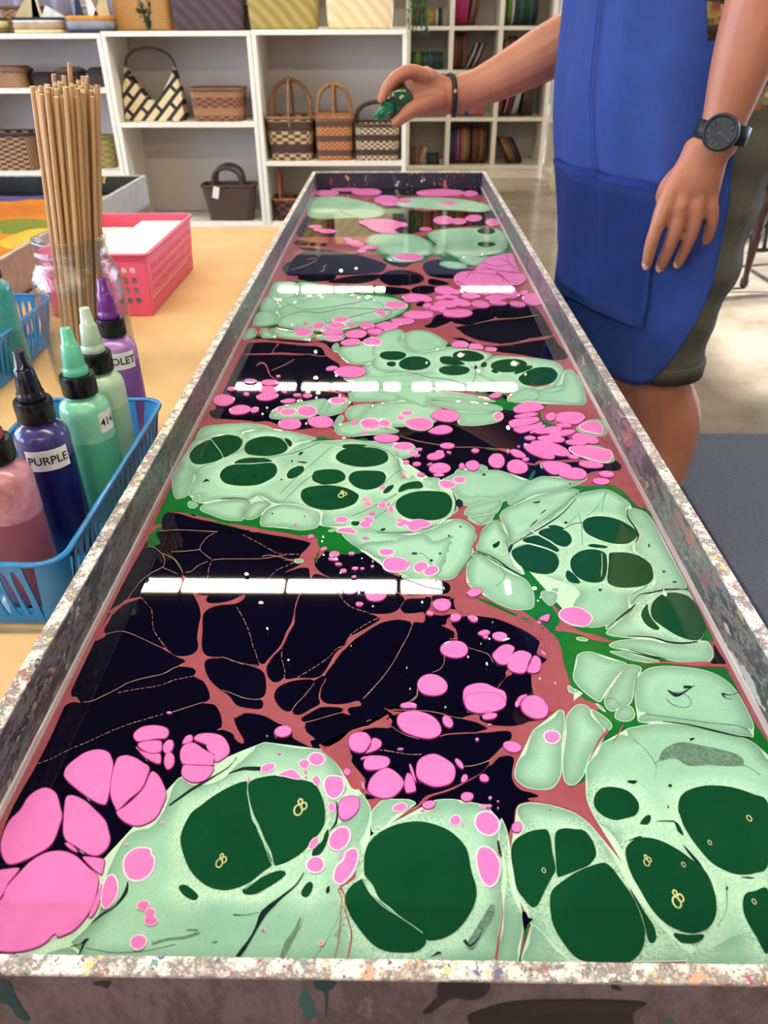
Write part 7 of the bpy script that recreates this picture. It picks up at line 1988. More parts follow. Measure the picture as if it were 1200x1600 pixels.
basket('dark patterned basket with orange handle on the bottom shelf behind the tray', -.575, SY+.13, .0455, (.16, .14, .2, .17, .12), weave('weave_berry', (120, 66, 50), (40, 30, 40), 22, 6), m_cane, [('y', .14, .14, -.06)], mat('orange_cane', (190, 106, 56), rough=.6, noise=(50, (150, 80, 44), .7)))
# brown handbag with tag
bg = basket('dark brown woven handbag with white tag, alone on the bottom shelf', -.92, SY+.12, .0455, (.23, .11, .29, .13, .185), w_bag, m_canedk, [('x', .095, .15, .05), ('x', .09, .15, -.05)], m_canedk, cat='bag', name='woven_handbag', group=None)
m_tag = mat('tag_card', (240, 236, 228), rough=.6, noise=(20, (226, 222, 214), .4))
bm = boxbm(-.017, .017, -.0008, .0008, -.06, 0, .0004, Matrix.Rotation(.25, 4, 'Y')); o = obj('price_tag', bm, m_tag, bg); o.location = (-.055, -.072, .185)
# striped black and cream shoulder bag
m_str, nt, b = newmat('striped_weave'); L = nt.links
tc = nt.nodes.new('ShaderNodeTexCoord'); mp = nt.nodes.new('ShaderNodeMapping'); mp.inputs['Rotation'].default_value = (0, PI/4, 0); L.new(tc.outputs['Object'], mp.inputs['Vector'])
bk = nt.nodes.new('ShaderNodeTexBrick'); bk.offset = .5; bk.inputs['Color1'].default_value = lin((226, 204, 160)); bk.inputs['Color2'].default_value = lin((214, 190, 146)); bk.inputs['Mortar'].default_value = lin((30, 24, 24))
bk.inputs['Scale'].default_value = 9; bk.inputs['Mortar Size'].default_value = .085; bk.inputs['Brick Width'].default_value = 1.1; bk.inputs['Row Height'].default_value = .42
cx_ = nt.nodes.new('ShaderNodeSeparateXYZ'); L.new(mp.outputs[0], cx_.inputs[0]); cb = nt.nodes.new('ShaderNodeCombineXYZ'); L.new(cx_.outputs['X'], cb.inputs[0]); L.new(cx_.outputs['Z'], cb.inputs[1]); L.new(cb.outputs[0], bk.inputs['Vector'])
L.new(bk.outputs[0], b.inputs['Base Color']); b.inputs['Roughness'].default_value = .7
t = thing('shoulder_bag', 'black and cream striped woven bag with two peaks and a thin strap', 'bag', (-1.262, SY+.13, Z2))
prof = [(-.13, 0), (.13, 0), (.15, .06), (.148, .14), (.135, .20), (.125, .245), (.105, .205), (.06, .14), (.02, .095), (-.02, .095), (-.06, .14), (-.105, .205), (-.125, .245), (-.135, .20), (-.148, .14), (-.15, .06)]
P = [(q.x, q.z) for q in spline([(x, 0, z) for x, z in prof], 3, True)]
bm = bmesh.new()
f_ = [bm.verts.new((x, -.028-.03*max(0, min(1, 1-z/.2)), max(z, .001))) for x, z in P]; k_ = [bm.verts.new((x, .028+.03*max(0, min(1, 1-z/.2)), max(z, .001))) for x, z in P]
bm.faces.new(f_); bm.faces.new(k_[::-1])
for i in range(len(P)):
    jx = (i+1) % len(P); bm.faces.new((f_[jx], f_[i], k_[i], k_[jx]))
bmesh.ops.triangulate(bm, faces=[f for f in bm.faces if len(f.verts) > 4]); obj('bag_body', bm, m_str, t)
bm = bmesh.new(); tube(bm, spline([(-.126, 0, .235), (-.12, 0, .27), (-.08, 0, .31), (0, 0, .325), (.08, 0, .31), (.12, 0, .27), (.126, 0, .235)], 5), .007, 6); obj('strap', bm, m_canedk, t, True)

# ---- on top of the low shelves
ZTL, ZTM, ZTR = ZT+.022+.0005, ZT+.03+.0005, ZT+.034+.0005
m_c = {k: mat('felt_'+k, v, rough=.9, noise=(30, tuple(int(q*.86) for q in v), .8), bump=(120, .5)) for k, v in {'navy': (40, 52, 72), 'cream': (236, 222, 164), 'beige': (188, 160, 124), 'grey': (150, 150, 158), 'orange': (226, 150, 60), 'sail': (206, 186, 140), 'white': (238, 234, 226), 'green': (120, 116, 70), 'brown': (104, 70, 52)}.items()}
def boat(label, x, bands, w_, sails, y=None):
    t = thing('fabric_boat', label, 'ornament', (x, y or SY+.10, ZTL))
    z = 0
    for nm, h in bands:
        bm = bmesh.new(); rings = []
        for q, zz in ((.96, z), (1.0, z+h*.5), (.97, z+h)):
            rings.append([Vector((a, b, zz)) for a, b in rrect(w_*q, .11*q, .045, 6)])
        loft(bm, rings); obj('braided_band', bm, m_c[nm], t, True); z += h
    for (px, wd, hh, c, ln) in sails:
        bm = bmesh.new(); v = [(px-wd/2, -.004, z), (px+wd/2, -.004, z), (px+ln, -.004, z+hh)]; lo = [bm.verts.new(q) for q in v]; hi = [bm.verts.new((a, .004, b)) for a, _, b in v]
        bm.faces.new(lo); bm.faces.new(hi[::-1])
        for i in range(3): bm.faces.new((lo[(i+1) % 3], lo[i], hi[i], hi[(i+1) % 3]))
        obj('sail', bm, m_c[c], t)
    return t
boat('fabric boat ornament of cream and brown braid, partly out at far left', -2.02, [('green', .022), ('cream', .03), ('brown', .014)], .17, [(-.03, .1, .14, 'brown', .02)])
boat('fabric boat ornament with beige hull and cream sails on top of the shelf', -1.775, [('cream', .014), ('beige', .030), ('white', .010), ('navy', .012)], .25, [(-.05, .13, .12, 'sail', .05), (.0, .05, .15, 'cream', .0), (.08, .12, .05, 'white', -.03)])
boat('fabric boat ornament with grey hull and orange deck on top of the shelf', -1.515, [('navy', .016), ('grey', .036), ('orange', .020)], .235, [(-.05, .04, .14, 'navy', .0), (.02, .05, .13, 'white', -.03), (.06, .08, .12, 'sail', .03)])
basket('tan rope basket behind the fabric boats at far left', -1.90, SY+.24, ZTL, (.18, .1, .2, .12, .11), w_tan)
m_fab = mat('striped_cloth', (34, 30, 32), rough=.9, noise=(22, (216, 208, 194), .95, (.2, 1, 3)))
basket('black and white banded basket standing behind the boats', -1.56, SY+.25, ZTL, (.14, .1, .15, .11, .17), m_fab, r=.04)
def tall_bag(label, x, w_, h, m, z=ZTM, y=SY+.16, d=.10, rz=0, tb_=1.04, name='woven_tote'):
    t = thing(name, label, 'bag', (x, y, z), rz)
    obj('tote_body', woven_wall(w_, d, w_*tb_, d*.9, h, .03, .008, 16), m, t, True)
    bm = bmesh.new(); tube(bm, spline([(-w_*.2, -d*.42, h*.93), (-w_*.2, -d*.40, h+.012), (0, -d*.2, h+.028), (w_*.2, -d*.40, h+.012), (w_*.2, -d*.42, h*.93)], 5), .007, 6); obj('tote_handle', bm, m, t, True)
    return t
def diag(name, a, b_):
    m, nt, b = newmat(name); wv = nt.nodes.new('ShaderNodeTexWave'); wv.bands_direction = 'DIAGONAL'; wv.inputs['Scale'].default_value = 9; wv.inputs['Distortion'].default_value = 1.0; wv.inputs['Detail'].default_value = 1
    tc = nt.nodes.new('ShaderNodeTexCoord'); nt.links.new(tc.outputs['Object'], wv.inputs['Vector'])
    mx = nt.nodes.new('ShaderNodeMix'); mx.data_type = 'RGBA'; mx.inputs['A'].default_value = lin(a); mx.inputs['B'].default_value = lin(b_); nt.links.new(wv.outputs['Fac'], mx.inputs['Factor']); nt.links.new(mx.outputs['Result'], b.inputs['Base Color']); b.inputs['Roughness'].default_value = .6
    bp = nt.nodes.new('ShaderNodeBump'); bp.inputs['Strength'].default_value = .5; bp.inputs['Distance'].default_value = .006; nt.links.new(wv.outputs['Fac'], bp.inputs['Height']); nt.links.new(bp.outputs[0], b.inputs['Normal'])
    return m
basket('square tan woven mat basket behind the eucalyptus sprig', -1.275, SY+.20, ZTM, (.29, .10, .29, .10, .17), w_mat, name='woven_basket')
tall_bag('dark plum woven tote standing on top of the shelf', -.935,   .345, .185, diag('diag_plum', (82, 60, 68), (60, 44, 52)))
tall_bag('olive green woven tote, between the plum one and the cream one', -.565, .33, .185, diag('diag_olive', (176, 154, 82), (146, 126, 62)), z=ZTR)
tall_bag('cream woven tote, rightmost on top of the low shelf', -.185, .315, .185, diag('diag_cream', (238, 216, 170), (220, 194, 144)), z=ZTR)
basket('small dark clasped box squeezed between the plum and olive totes', -.748, SY+.2, ZTM, (.03, .08, .03, .08, .1), w_dark, r=.01)
# eucalyptus sprig and trailing plant
m_leaf = mat('sage_leaf', (120, 142, 116), rough=.6, noise=(30, (96, 120, 96), .7)); m_leaf2 = mat('fern_leaf', (70, 118, 52), rough=.6, noise=(30, (48, 92, 38), .8))
def sprig(name, label, x, y, z, h, n, spread, m, size, down=False, cat='plant'):
    t = thing(name, label, cat, (x, y, z)); r_ = random.Random(n); bm = bmesh.new(); st = bmesh.new()
    for s in range(5):
        a = r_.uniform(-1, 1)*spread; bnd = [(0, 0, 0), (a*.4, r_.uniform(-.02, .02), h*.5), (a, r_.uniform(-.03, .03), h*(1-.1*s))]; cv = spline(bnd, 6); tube(st, cv, .0022, 5)
        for q in cv[1:]:
            for k in range(n):
                d = Vector((r_.uniform(-1, 1), r_.uniform(-1, 1), r_.uniform(-.3, .8))).normalized(); u = d.cross(Vector((0, 0, 1))).normalized(); l = size*r_.uniform(.7, 1.2); c0 = q+Vector((0, 0, r_.uniform(-.01, .01)))
                v = [bm.verts.new(p_) for p_ in (c0, c0+d*l*.5+u*l*.28, c0+d*l, c0+d*l*.5-u*l*.28)]; bm.faces.new(v)
    bmesh.ops.solidify(bm, geom=bm.faces[:], thickness=.0006)
    lf = obj('foliage', bm, m, t); lf['kind'] = 'stuff'; obj('stem', st, m_leaf2, t, True)
    return t
sprig('eucalyptus_sprig', 'grey green leafy sprig lying in front of the mat basket', -1.22, SY+.06, ZTM+.003, .125, 3, .05, m_leaf, .026)
pl = thing('trailing_plant', 'green trailing plant hanging over the shelf edge beside the cream tote', 'plant', (.10, SY+.02, 1.20)); r_ = random.Random(3); bm = bmesh.new(); st = bmesh.new()
for s in range(16):
    a = r_.uniform(-.055, .055); yy = r_.uniform(-.03, .03); cv = spline([(a*.3, yy, 0), (a*.8, yy*1.4, -.12), (a, yy*1.6, -.20-r_.uniform(0, .08))], 7); tube(st, cv, .0012, 4)
    for q in cv[1:]:
        for k in range(5):
            d = Vector((r_.uniform(-1, 1), r_.uniform(-1, 1), r_.uniform(-.9, .4))).normalized(); u = d.cross(Vector((0, 0, 1))).normalized(); l = .02*r_.uniform(.7, 1.2)
            bm.faces.new([bm.verts.new(p_) for p_ in (q, q+d*l*.5+u*l*.16, q+d*l, q+d*l*.5-u*l*.16)])
bmesh.ops.solidify(bm, geom=bm.faces[:], thickness=.0005)
lf = obj('foliage', bm, m_leaf2, pl); lf['kind'] = 'stuff'; obj('stem', st, m_leaf2, pl, True)
bm = bmesh.new(); lathe(bm, [(.03, 0), (.045, .005), (.055, .09), (.05, .09), (.04, .02)], 20, Matrix.Translation((0, .0, -.03))); obj('plant_pot', bm, m_sp['brown'], pl, True)
bm = bmesh.new()
for k in range(3):
    a = 2*PI*k/3; tube(bm, [(.052*math.cos(a), .052*math.sin(a), .055), (0, 0, .35), (0, 0, 1.88)], .0015, 4)
obj('hanging_cord', bm, m_cane, pl)
# lavender curtain behind the left shelf
m_curt = mat('pale_curtain', (172, 166, 184), rough=.85, noise=(6, (150, 144, 166), .6))
vs = []; fs = []; n_ = 70
for i in range(n_+1):
    x = -2.6+1.25*i/n_; yy = 4.78+.03*math.sin(i*1.1)
    vs += [(x, yy, .6), (x, yy, 1.7)]
    if i < n_: fs.append((2*i, 2*i+2, 2*i+3, 2*i+1))
cu = obj('curtain', (vs, fs), m_curt, smooth=True); so = cu.modifiers.new('thick', 'SOLIDIFY'); so.thickness = .003
tag(cu, 'pale lavender curtain hanging behind the far left shelf', 'curtain')
bm = bmesh.new(); tube(bm, [(-2.65, 4.78, 1.71), (-1.3, 4.78, 1.71)], .012, 8)
for x in (-2.6, -1.35): tube(bm, [(x, 4.78, 1.71), (x, 4.78, ZC)], .006, 6)
tag(obj('curtain_rail', bm, m_frame), 'thin dark rail carrying the lavender curtain', 'rail')

# ------------------------------------------------------------------ chair, dark table and stool at the right
m_dkwood = mat('dark_wood', (70, 40, 30), rough=.35, noise=(10, (52, 28, 22), .8, (1, 1, .2)))
t = thing('wooden_chair', 'dark wooden chair with turned legs at the right edge', 'chair', (1.73, 3.50, 0))
legp = [(.011, 0), (.017, .012), (.018, .03), (.012, .05), (.014, .10), (.020, .19), (.023, .215), (.016, .232), (.022, .25), (.017, .265), (.025, .29), (.025, .41)]
for x, y in ((-.225, -.225), (.215, -.225), (-.205, .205), (.205, .205)):
    bm = bmesh.new(); lathe(bm, legp, 14, Matrix.Translation((x, y, 0)) @ Matrix.Shear('XY', 4, (-.0, 0)) if False else Matrix.Translation((x, y, 0))); obj('leg', bm, m_dkwood, t, True)
for (x0, y0, x1, y1, z) in ((-.225, -.225, .215, -.225, .16), (-.225, -.225, -.205, .205, .20), (.215, -.225, .205, .205, .20), (-.205, .205, .205, .205, .2)):
    bm = bmesh.new(); tube(bm, [(x0, y0, z), ((x0+x1)/2, (y0+y1)/2, z), (x1, y1, z)], [.007, .011, .007], 8); obj('stretcher', bm, m_dkwood, t, True)
obj('seat', boxbm(-.255, .245, -.255, .235, .41, .445, .012), m_dkwood, t)
for x in (-.2, .2):
    bm = bmesh.new(); tube(bm, [(x, .215, .44), (x*1.05, .235, .7), (x*1.1, .28, .98)], [.017, .015, .013], 8); obj('back_post', bm, m_dkwood, t, True)
obj('back_rail', boxbm(-.225, .225, .245, .275, .80, .97, .008), m_dkwood, t)
for x in (-.1, 0, .1):
    bm = bmesh.new(); tube(bm, [(x, .215, .44), (x, .245, .82)], .009, 8); obj('spindle', bm, m_dkwood, t, True)
t = thing('dark_table', 'dark table with a pale edge behind the wooden chair', 'table', (2.45, 4.95, 0))
obj('tabletop', boxbm(-.62, .6, -.5, .5, .70, .735, .004), mat('slate_top', (66, 58, 70), rough=.3, noise=(8, (54, 48, 58), .6)), t)
obj('edge_strip', boxbm(-.622, .602, -.506, -.5, .70, .722, .001), m_white, t)
for x in (-.55, .53):
    for y in (-.43, .43): obj('leg', boxbm(x-.025, x+.025, y-.025, y+.025, 0, .70, .004), m_dkwood, t)
obj('modesty_panel', boxbm(-.52, .5, .2, .22, .3, .70), mat('dark_panel', (40, 34, 48), rough=.5, noise=(8, (50, 44, 58), .5)), t)
t = thing('metal_stool', 'black metal stool behind the turned chair leg', 'stool', (1.70, 4.05, 0))
for x, y in ((-.15, -.15), (.15, -.15), (.15, .15), (-.15, .15)):
    bm = bmesh.new(); tube(bm, [(x, y, 0), (x*.8, y*.8, .46)], .012, 8); obj('leg', bm, m_black, t, True)
for z, q in ((.12, .95), (.30, .87)):
    for a, b_ in (((-1, -1), (1, -1)), ((1, -1), (1, 1)), ((1, 1), (-1, 1)), ((-1, 1), (-1, -1))):
        bm = bmesh.new(); tube(bm, [(a[0]*.15*q, a[1]*.15*q, z), (b_[0]*.15*q, b_[1]*.15*q, z)], .007, 6); obj('foot_rail', bm, m_black, t, True)
bm = bmesh.new(); lathe(bm, [(.12, .46), (.15, .465), (.155, .48), (.15, .495), (.12, .5)], 24); obj('seat', bm, mat('stool_seat', (120, 66, 34), rough=.4, noise=(10, (90, 48, 24), .7)), t, True)
# ------------------------------------------------------------------ the person: faces left across the tray, left side towards us
m_skin, nt, b = newmat('skin'); L = nt.links
tc = nt.nodes.new('ShaderNodeTexCoord')
def _nz(sc, det=4):
    n = nt.nodes.new('ShaderNodeTexNoise'); n.inputs['Scale'].default_value = sc; n.inputs['Detail'].default_value = det; L.new(tc.outputs['Object'], n.inputs['Vector']); return n
def _mx(f, A, B):
    x = nt.nodes.new('ShaderNodeMix'); x.data_type = 'RGBA'; L.new(f, x.inputs['Factor'])
    for k, v in (('A', A), ('B', B)):
        if isinstance(v, tuple): x.inputs[k].default_value = v
        else: L.new(v, x.inputs[k])
    return x.outputs['Result']
c1 = _mx(_nz(18).outputs[0], lin((192, 130, 100)), lin((164, 98, 76)))
b.inputs['Roughness'].default_value = .48; b.inputs['Subsurface Weight'].default_value = .12; b.inputs['Subsurface Scale'].default_value = .006
L.new(c1, b.inputs['Base Color'])
bp = nt.nodes.new('ShaderNodeBump'); bp.inputs['Strength'].default_value = .18; bp.inputs['Distance'].default_value = .002; L.new(_nz(240, 3).outputs[0], bp.inputs['Height']); L.new(bp.outputs[0], b.inputs['Normal'])
m_nail = mat('fingernail', (222, 170, 150), rough=.3, noise=(40, (212, 158, 140), .4))
m_hair = mat('brown_hair', (66, 44, 32), rough=.6, noise=(90, (46, 30, 22), .9, (1, 1, .1)), bump=(200, .6, (1, 1, .1)))
m_eye = mat('eye_white', (236, 232, 226), rough=.2, noise=(50, (226, 220, 214), .3)); m_iris = mat('iris', (70, 60, 48), rough=.2, noise=(80, (40, 34, 28), .6))
m_shirt, nt, b = newmat('knit_shirt'); L = nt.links
tc = nt.nodes.new('ShaderNodeTexCoord'); mp = nt.nodes.new('ShaderNodeMapping'); mp.inputs['Scale'].default_value = (48, 48, 74); L.new(tc.outputs['Object'], mp.inputs['Vector'])
vo = nt.nodes.new('ShaderNodeTexVoronoi'); vo.inputs['Scale'].default_value = 1.6; vo.inputs['Randomness'].default_value = .45; L.new(mp.outputs[0], vo.inputs['Vector'])
sp_ = nt.nodes.new('ShaderNodeSeparateColor'); L.new(vo.outputs['Color'], sp_.inputs[0])
cr = nt.nodes.new('ShaderNodeValToRGB'); cr.color_ramp.interpolation = 'CONSTANT'; e = cr.color_ramp.elements
pal = [(74, 62, 58), (160, 70, 62), (196, 160, 92), (88, 112, 116), (120, 76, 70), (140, 128, 92), (180, 98, 76), (60, 72, 84), (204, 178, 120)]
e[0].position = 0; e[0].color = lin(pal[0]); e[1].position = 1/9; e[1].color = lin(pal[1])
for i in range(2, 9): e.new(i/9).color = lin(pal[i])
L.new(sp_.outputs[0], cr.inputs[0]); L.new(cr.outputs[0], b.inputs['Base Color']); b.inputs['Roughness'].default_value = .9
bp = nt.nodes.new('ShaderNodeBump'); bp.inputs['Strength'].default_value = .5; bp.inputs['Distance'].default_value = .003; L.new(vo.outputs['Distance'], bp.inputs['Height']); L.new(bp.outputs[0], b.inputs['Normal'])
m_short = mat('olive_twill', (92, 88, 74), rough=.85, noise=(26, (70, 68, 58), .9), bump=(240, .4))
m_apron = mat('blue_apron_cloth', (32, 62, 136), rough=.75, noise=(9, (24, 48, 112), .7), bump=(500, .25))
m_apdk = mat('blue_apron_seam', (26, 58, 152), rough=.8, noise=(60, (20, 46, 128), .7))
m_shoe = mat('grey_shoe', (70, 70, 74), rough=.7, noise=(40, (54, 54, 58), .7)); m_sole = mat('white_sole', (220, 216, 208), rough=.6, noise=(40, (200, 196, 190), .5))

per = thing('person', 'person in a long blue apron and olive shorts, squeezing green paint over the tray', 'person', (.452, 1.36, 0))
PB = Vector((.452, 1.36, 0))
FA = math.radians(12); F = Vector((-math.cos(FA), -math.sin(FA), 0)); LF = Vector((math.sin(FA), -math.cos(FA), 0))   # facing, left
def B(f, l, z): return PB + F*f + LF*l + Vector((0, 0, z))

def limb(bm, pts, n=14, smoothn=3):
    """pts: (Vector, ra, rb, hint) - closed tapering tube, ellipse axis a along the hint"""
    P = [Vector(p[0]) for p in pts]; A = [p[1] for p in pts]; Bq = [p[2] if len(p) > 2 and p[2] else p[1] for p in pts]
    H = [p[3] if len(p) > 3 else None for p in pts]
    hint = next((h for h in H if h is not None), Vector((0, 0, 1)))
    C = spline(P, smoothn); ra = [q.x for q in spline([(a, 0, 0) for a in A], smoothn)]; rb = [q.x for q in spline([(a, 0, 0) for a in Bq], smoothn)]
    rings = []
    for i, q in enumerate(C):
        d = (C[min(i+1, len(C)-1)]-C[max(i-1, 0)]).normalized()
        a = (hint-d*hint.dot(d)); a = a.normalized() if a.length > 1e-4 else frame_of(d)[0]
        b_ = d.cross(a); rings.append([q+a*ra[i]*math.cos(2*PI*k/n)+b_*rb[i]*math.sin(2*PI*k/n) for k in range(n)])
    d0 = (C[0]-C[1]).normalized(); d1 = (C[-1]-C[-2]).normalized()
    m0 = sum(rings[0], Vector())/n; m1 = sum(rings[-1], Vector())/n
    rings.insert(0, [m0+(q-m0)*.6+d0*min(ra[0], rb[0])*.55 for q in rings[0]]); rings.append([m1+(q-m1)*.6+d1*min(ra[-1], rb[-1])*.55 for q in rings[-1]])
    loft(bm, rings)
def ball(bm, c, rx, ry=None, rz=None, M=None):
    g = bmesh.ops.create_icosphere(bm, subdivisions=3, radius=1)
    T = Matrix.Translation(c) @ (M or Matrix.Identity(4)) @ Matrix.Diagonal((rx, ry or rx, rz or rx, 1))
    bmesh.ops.transform(bm, matrix=T, verts=g['verts'])
def remeshed(name, bm, m, voxel, parent, smooth_it=6, fac=.5):
    o = obj(name, bm, m, None, True)
    r = o.modifiers.new('r', 'REMESH'); r.mode = 'VOXEL'; r.voxel_size = voxel; r.use_smooth_shade = True
    s = o.modifiers.new('s', 'SMOOTH'); s.iterations = smooth_it; s.factor = fac
    dg = bpy.context.evaluated_depsgraph_get(); me = bpy.data.meshes.new_from_object(o.evaluated_get(dg)); old = o.data
    o.modifiers.clear(); o.data = me; me.name = name; bpy.data.meshes.remove(old)
    me.polygons.foreach_set('use_smooth', [True]*len(me.polygons))
    if parent: o.parent = parent; o.matrix_parent_inverse = Matrix.Translation(-parent.location)
    return o
def kid(name, bm, m, parent, smooth=False, base=PB):
    o = obj(name, bm, m, parent, smooth); o.matrix_parent_inverse = Matrix.Translation(-base); return o
Zv = Vector((0, 0, 1)); V = Vector
# --- body
bm = bmesh.new()
limb(bm, [(B(.01, 0, .84), .085, .135, F), (B(.01, 0, .96), .088, .140, F), (B(.01, 0, 1.08), .090, .135, F), (B(.01, 0, 1.22), .100, .150, F), (B(0, 0, 1.34), .098, .165, F), (B(-.01, 0, 1.40), .07, .14, F), (B(-.012, 0, 1.44), .052, .062, F)], 20)
limb(bm, [(B(-.012, 0, 1.40), .055), (B(.0, 0, 1.47), .050), (B(.02, 0, 1.53), .05)])
# head: skull, jaw, nose, ears; looking down at the bottle
hd = B(.03, .0, 1.615); Dn = Matrix.Rotation(.30, 4, LF) if False else Matrix.Identity(4)
ball(bm, hd, .098, .078, .108, Matrix(((F.x, LF.x, 0, 0), (F.y, LF.y, 0, 0), (0, 0, 1, 0), (0, 0, 0, 1))))
limb(bm, [(B(.045, 0, 1.60), .062, .06, F), (B(.062, 0, 1.545), .052, .048, F), (B(.078, 0, 1.508), .030, .026, F)])
limb(bm, [(B(.122, 0, 1.615), .010), (B(.140, 0, 1.585), .012, .013), (B(.132, 0, 1.572), .010, .016)], 10)
limb(bm, [(B(.112, .022, 1.544), .007), (B(.119, 0, 1.546), .009), (B(.112, -.022, 1.544), .007)], 8)
for s in (-1, 1):
    limb(bm, [(B(.02, s*.078, 1.635), .008, .014, F), (B(.014, s*.086, 1.615), .008, .02, F), (B(.022, s*.08, 1.585), .007, .011, F)], 10)
    limb(bm, [(B(.112, s*.012, 1.637), .007), (B(.106, s*.040, 1.642), .007)], 8)
# left arm: hangs, back of the hand towards us
Sl = B(0, .175, 1.36)
Wl = V((.436, 1.125, .815))
limb(bm, [(B(0, .13, 1.37), .062), (V((Sl.x, Sl.y, 1.34)), .060), (V((.497, 1.165, 1.22)), .054), (V((.484, 1.145, 1.08)), .050, .050)], 16)
limb(bm, [(V((.485, 1.145, 1.09)), .050, .048), (V((.463, 1.136, 1.00)), .053, .046), (V((.446, 1.130, .92)), .043, .037), (V((.437, 1.126, .85)), .033, .027), (V((.434, 1.124, .81)), .030, .023)], 16)
def px(u, v, y):
    d = fw + rt*((u-600)/FPX) - up*((v-800)/FPX); return CAM + d*((y-CAM.y)/d.y)
Xh = V((1, 0, 0))
# palm
limb(bm, [(px(1106, 228, 1.124), .031, .021, Xh), (px(1096, 258, 1.122), .034, .019, Xh), (px(1084, 288, 1.120), .039, .0165, Xh), (px(1080, 308, 1.1205), .039, .0125, Xh)], 18)
fing = [  # left hand: index, middle, ring, little (pixel-guided joints at a real depth, curling towards the thigh)
    [(1050, 292, 1.119, .0120), (1038, 322, 1.116, .0122), (1027, 352, 1.114, .0105), (1017, 384, 1.118, .0096), (1010, 416, 1.126, .0082)],
    [(1070, 292, 1.119, .0122), (1061, 326, 1.1155, .0124), (1055, 358, 1.116, .0110), (1043, 392, 1.122, .0097), (1031, 420, 1.134, .0083)],
    [(1090, 292, 1.119, .0120), (1087, 326, 1.1165, .0120), (1083, 356, 1.118, .0106), (1070, 390, 1.126, .0093), (1058, 414, 1.138, .0080)],
    [(1106, 292, 1.120, .0108), (1111, 320, 1.120, .0104), (1112, 346, 1.122, .0094), (1105, 372, 1.131, .0086), (1093, 389, 1.141, .0074)]]
for f_ in fing: limb(bm, [(px(u, v, y), r) for u, v, y, r in f_], 12, 4)
limb(bm, [(px(1080, 258, 1.128), .015), (px(1050, 284, 1.138), .0135), (px(1036, 308, 1.150), .0115), (px(1040, 338, 1.160), .0100), (px(1046, 358, 1.168), .0085)], 12, 4)   # thumb behind the palm
for (u, v, y, r) in ((1037, 319, 1.115, .0085), (1061, 322, 1.1145, .0085), (1087, 322, 1.1155, .008), (1110, 318, 1.118, .0075)): ball(bm, px(u, v, y), r, r*.8, r)
# right arm: reaches over the tray
Sr = B(0, -.175, 1.36)
limb(bm, [(B(0, -.13, 1.37), .062), (V((Sr.x, Sr.y, 1.34)), .060), (V((.400, 1.585, 1.20)), .052), (V((.372, 1.602, 1.03)), .046), (V((.355, 1.605, .965)), .046)], 16)
limb(bm, [(V((.375, 1.606, .965)), .046, .044), (px(862, 78, 1.602), .047, .044), (px(800, 112, 1.60), .040, .037), (px(745, 138, 1.598), .033, .029), (px(706, 149, 1.596), .0315, .024)], 16)
limb(bm, [(px(712, 148, 1.596), .030, .024, Zv), (px(688, 150, 1.592), .034, .023, Zv), (px(664, 143, 1.585), .040, .021, Zv), (px(648, 130, 1.58), .036, .019, Zv)], 16)
rf = [[(668, 120, 1.572, .0125), (644, 112, 1.560, .0130), (620, 120, 1.545, .0118), (603, 140, 1.530, .0104), (596, 158, 1.522, .0086)],      # index
      [(664, 128, 1.590, .0125), (640, 118, 1.594, .0128), (618, 127, 1.588, .0116), (610, 146, 1.572, .0102), (613, 162, 1.560, .0085)],     # middle
      [(664, 138, 1.602, .0120), (641, 130, 1.612, .0122), (624, 138, 1.606, .0108), (618, 156, 1.590, .0098), (622, 170, 1.578, .0082)],     # ring
      [(668, 150, 1.606, .0112), (648, 146, 1.620, .0110), (633, 153, 1.616, .0100), (628, 166, 1.602, .0090), (632, 177, 1.592, .0076)]]     # little
for f_ in rf: limb(bm, [(px(u, v, y), r) for u, v, y, r in f_], 12, 4)
limb(bm, [(px(688, 158, 1.578), .017), (px(664, 164, 1.560), .0165), (px(642, 173, 1.544), .0140), (px(627, 184, 1.530), .0118), (px(617, 193, 1.520), .0096)], 12, 4)   # thumb
# legs
def leg(l, f0, sx):
    hip = B(.01, l*.8, .83)
    limb(bm, [(hip, .070, .066, F), (B(.012+f0*.4, l, .70), .070, .066, F), (B(.022+f0, l, .57), .062, .060, F), (B(.026+f0, l, .495), .057, .054, F), (B(.006+f0, l, .42), .055, .051, F), (B(-.024+f0, l, .345), .061, .055, F), (B(-.032+f0, l, .25), .052, .047, F), (B(-.024+f0, l, .15), .037, .035, F), (B(-.018+f0, l, .08), .036, .034, F), (B(-.018+f0, l, .05), .038, .036, F)], 16)
    limb(bm, [(B(-.045+f0, l, .045), .030, .030, LF), (B(.03+f0, l, .05), .036, .034, LF), (B(.10+f0, l, .036), .040, .022, LF), (B(.165+f0, l, .028), .032, .016, LF)], 14)
LEGL, LEGR = .122, -.11
FL, FR = .006, .0
leg(LEGL, FL, 1); leg(LEGR, FR, -1)
body = remeshed('body', bm, m_skin, .0032, per, 8, .5)
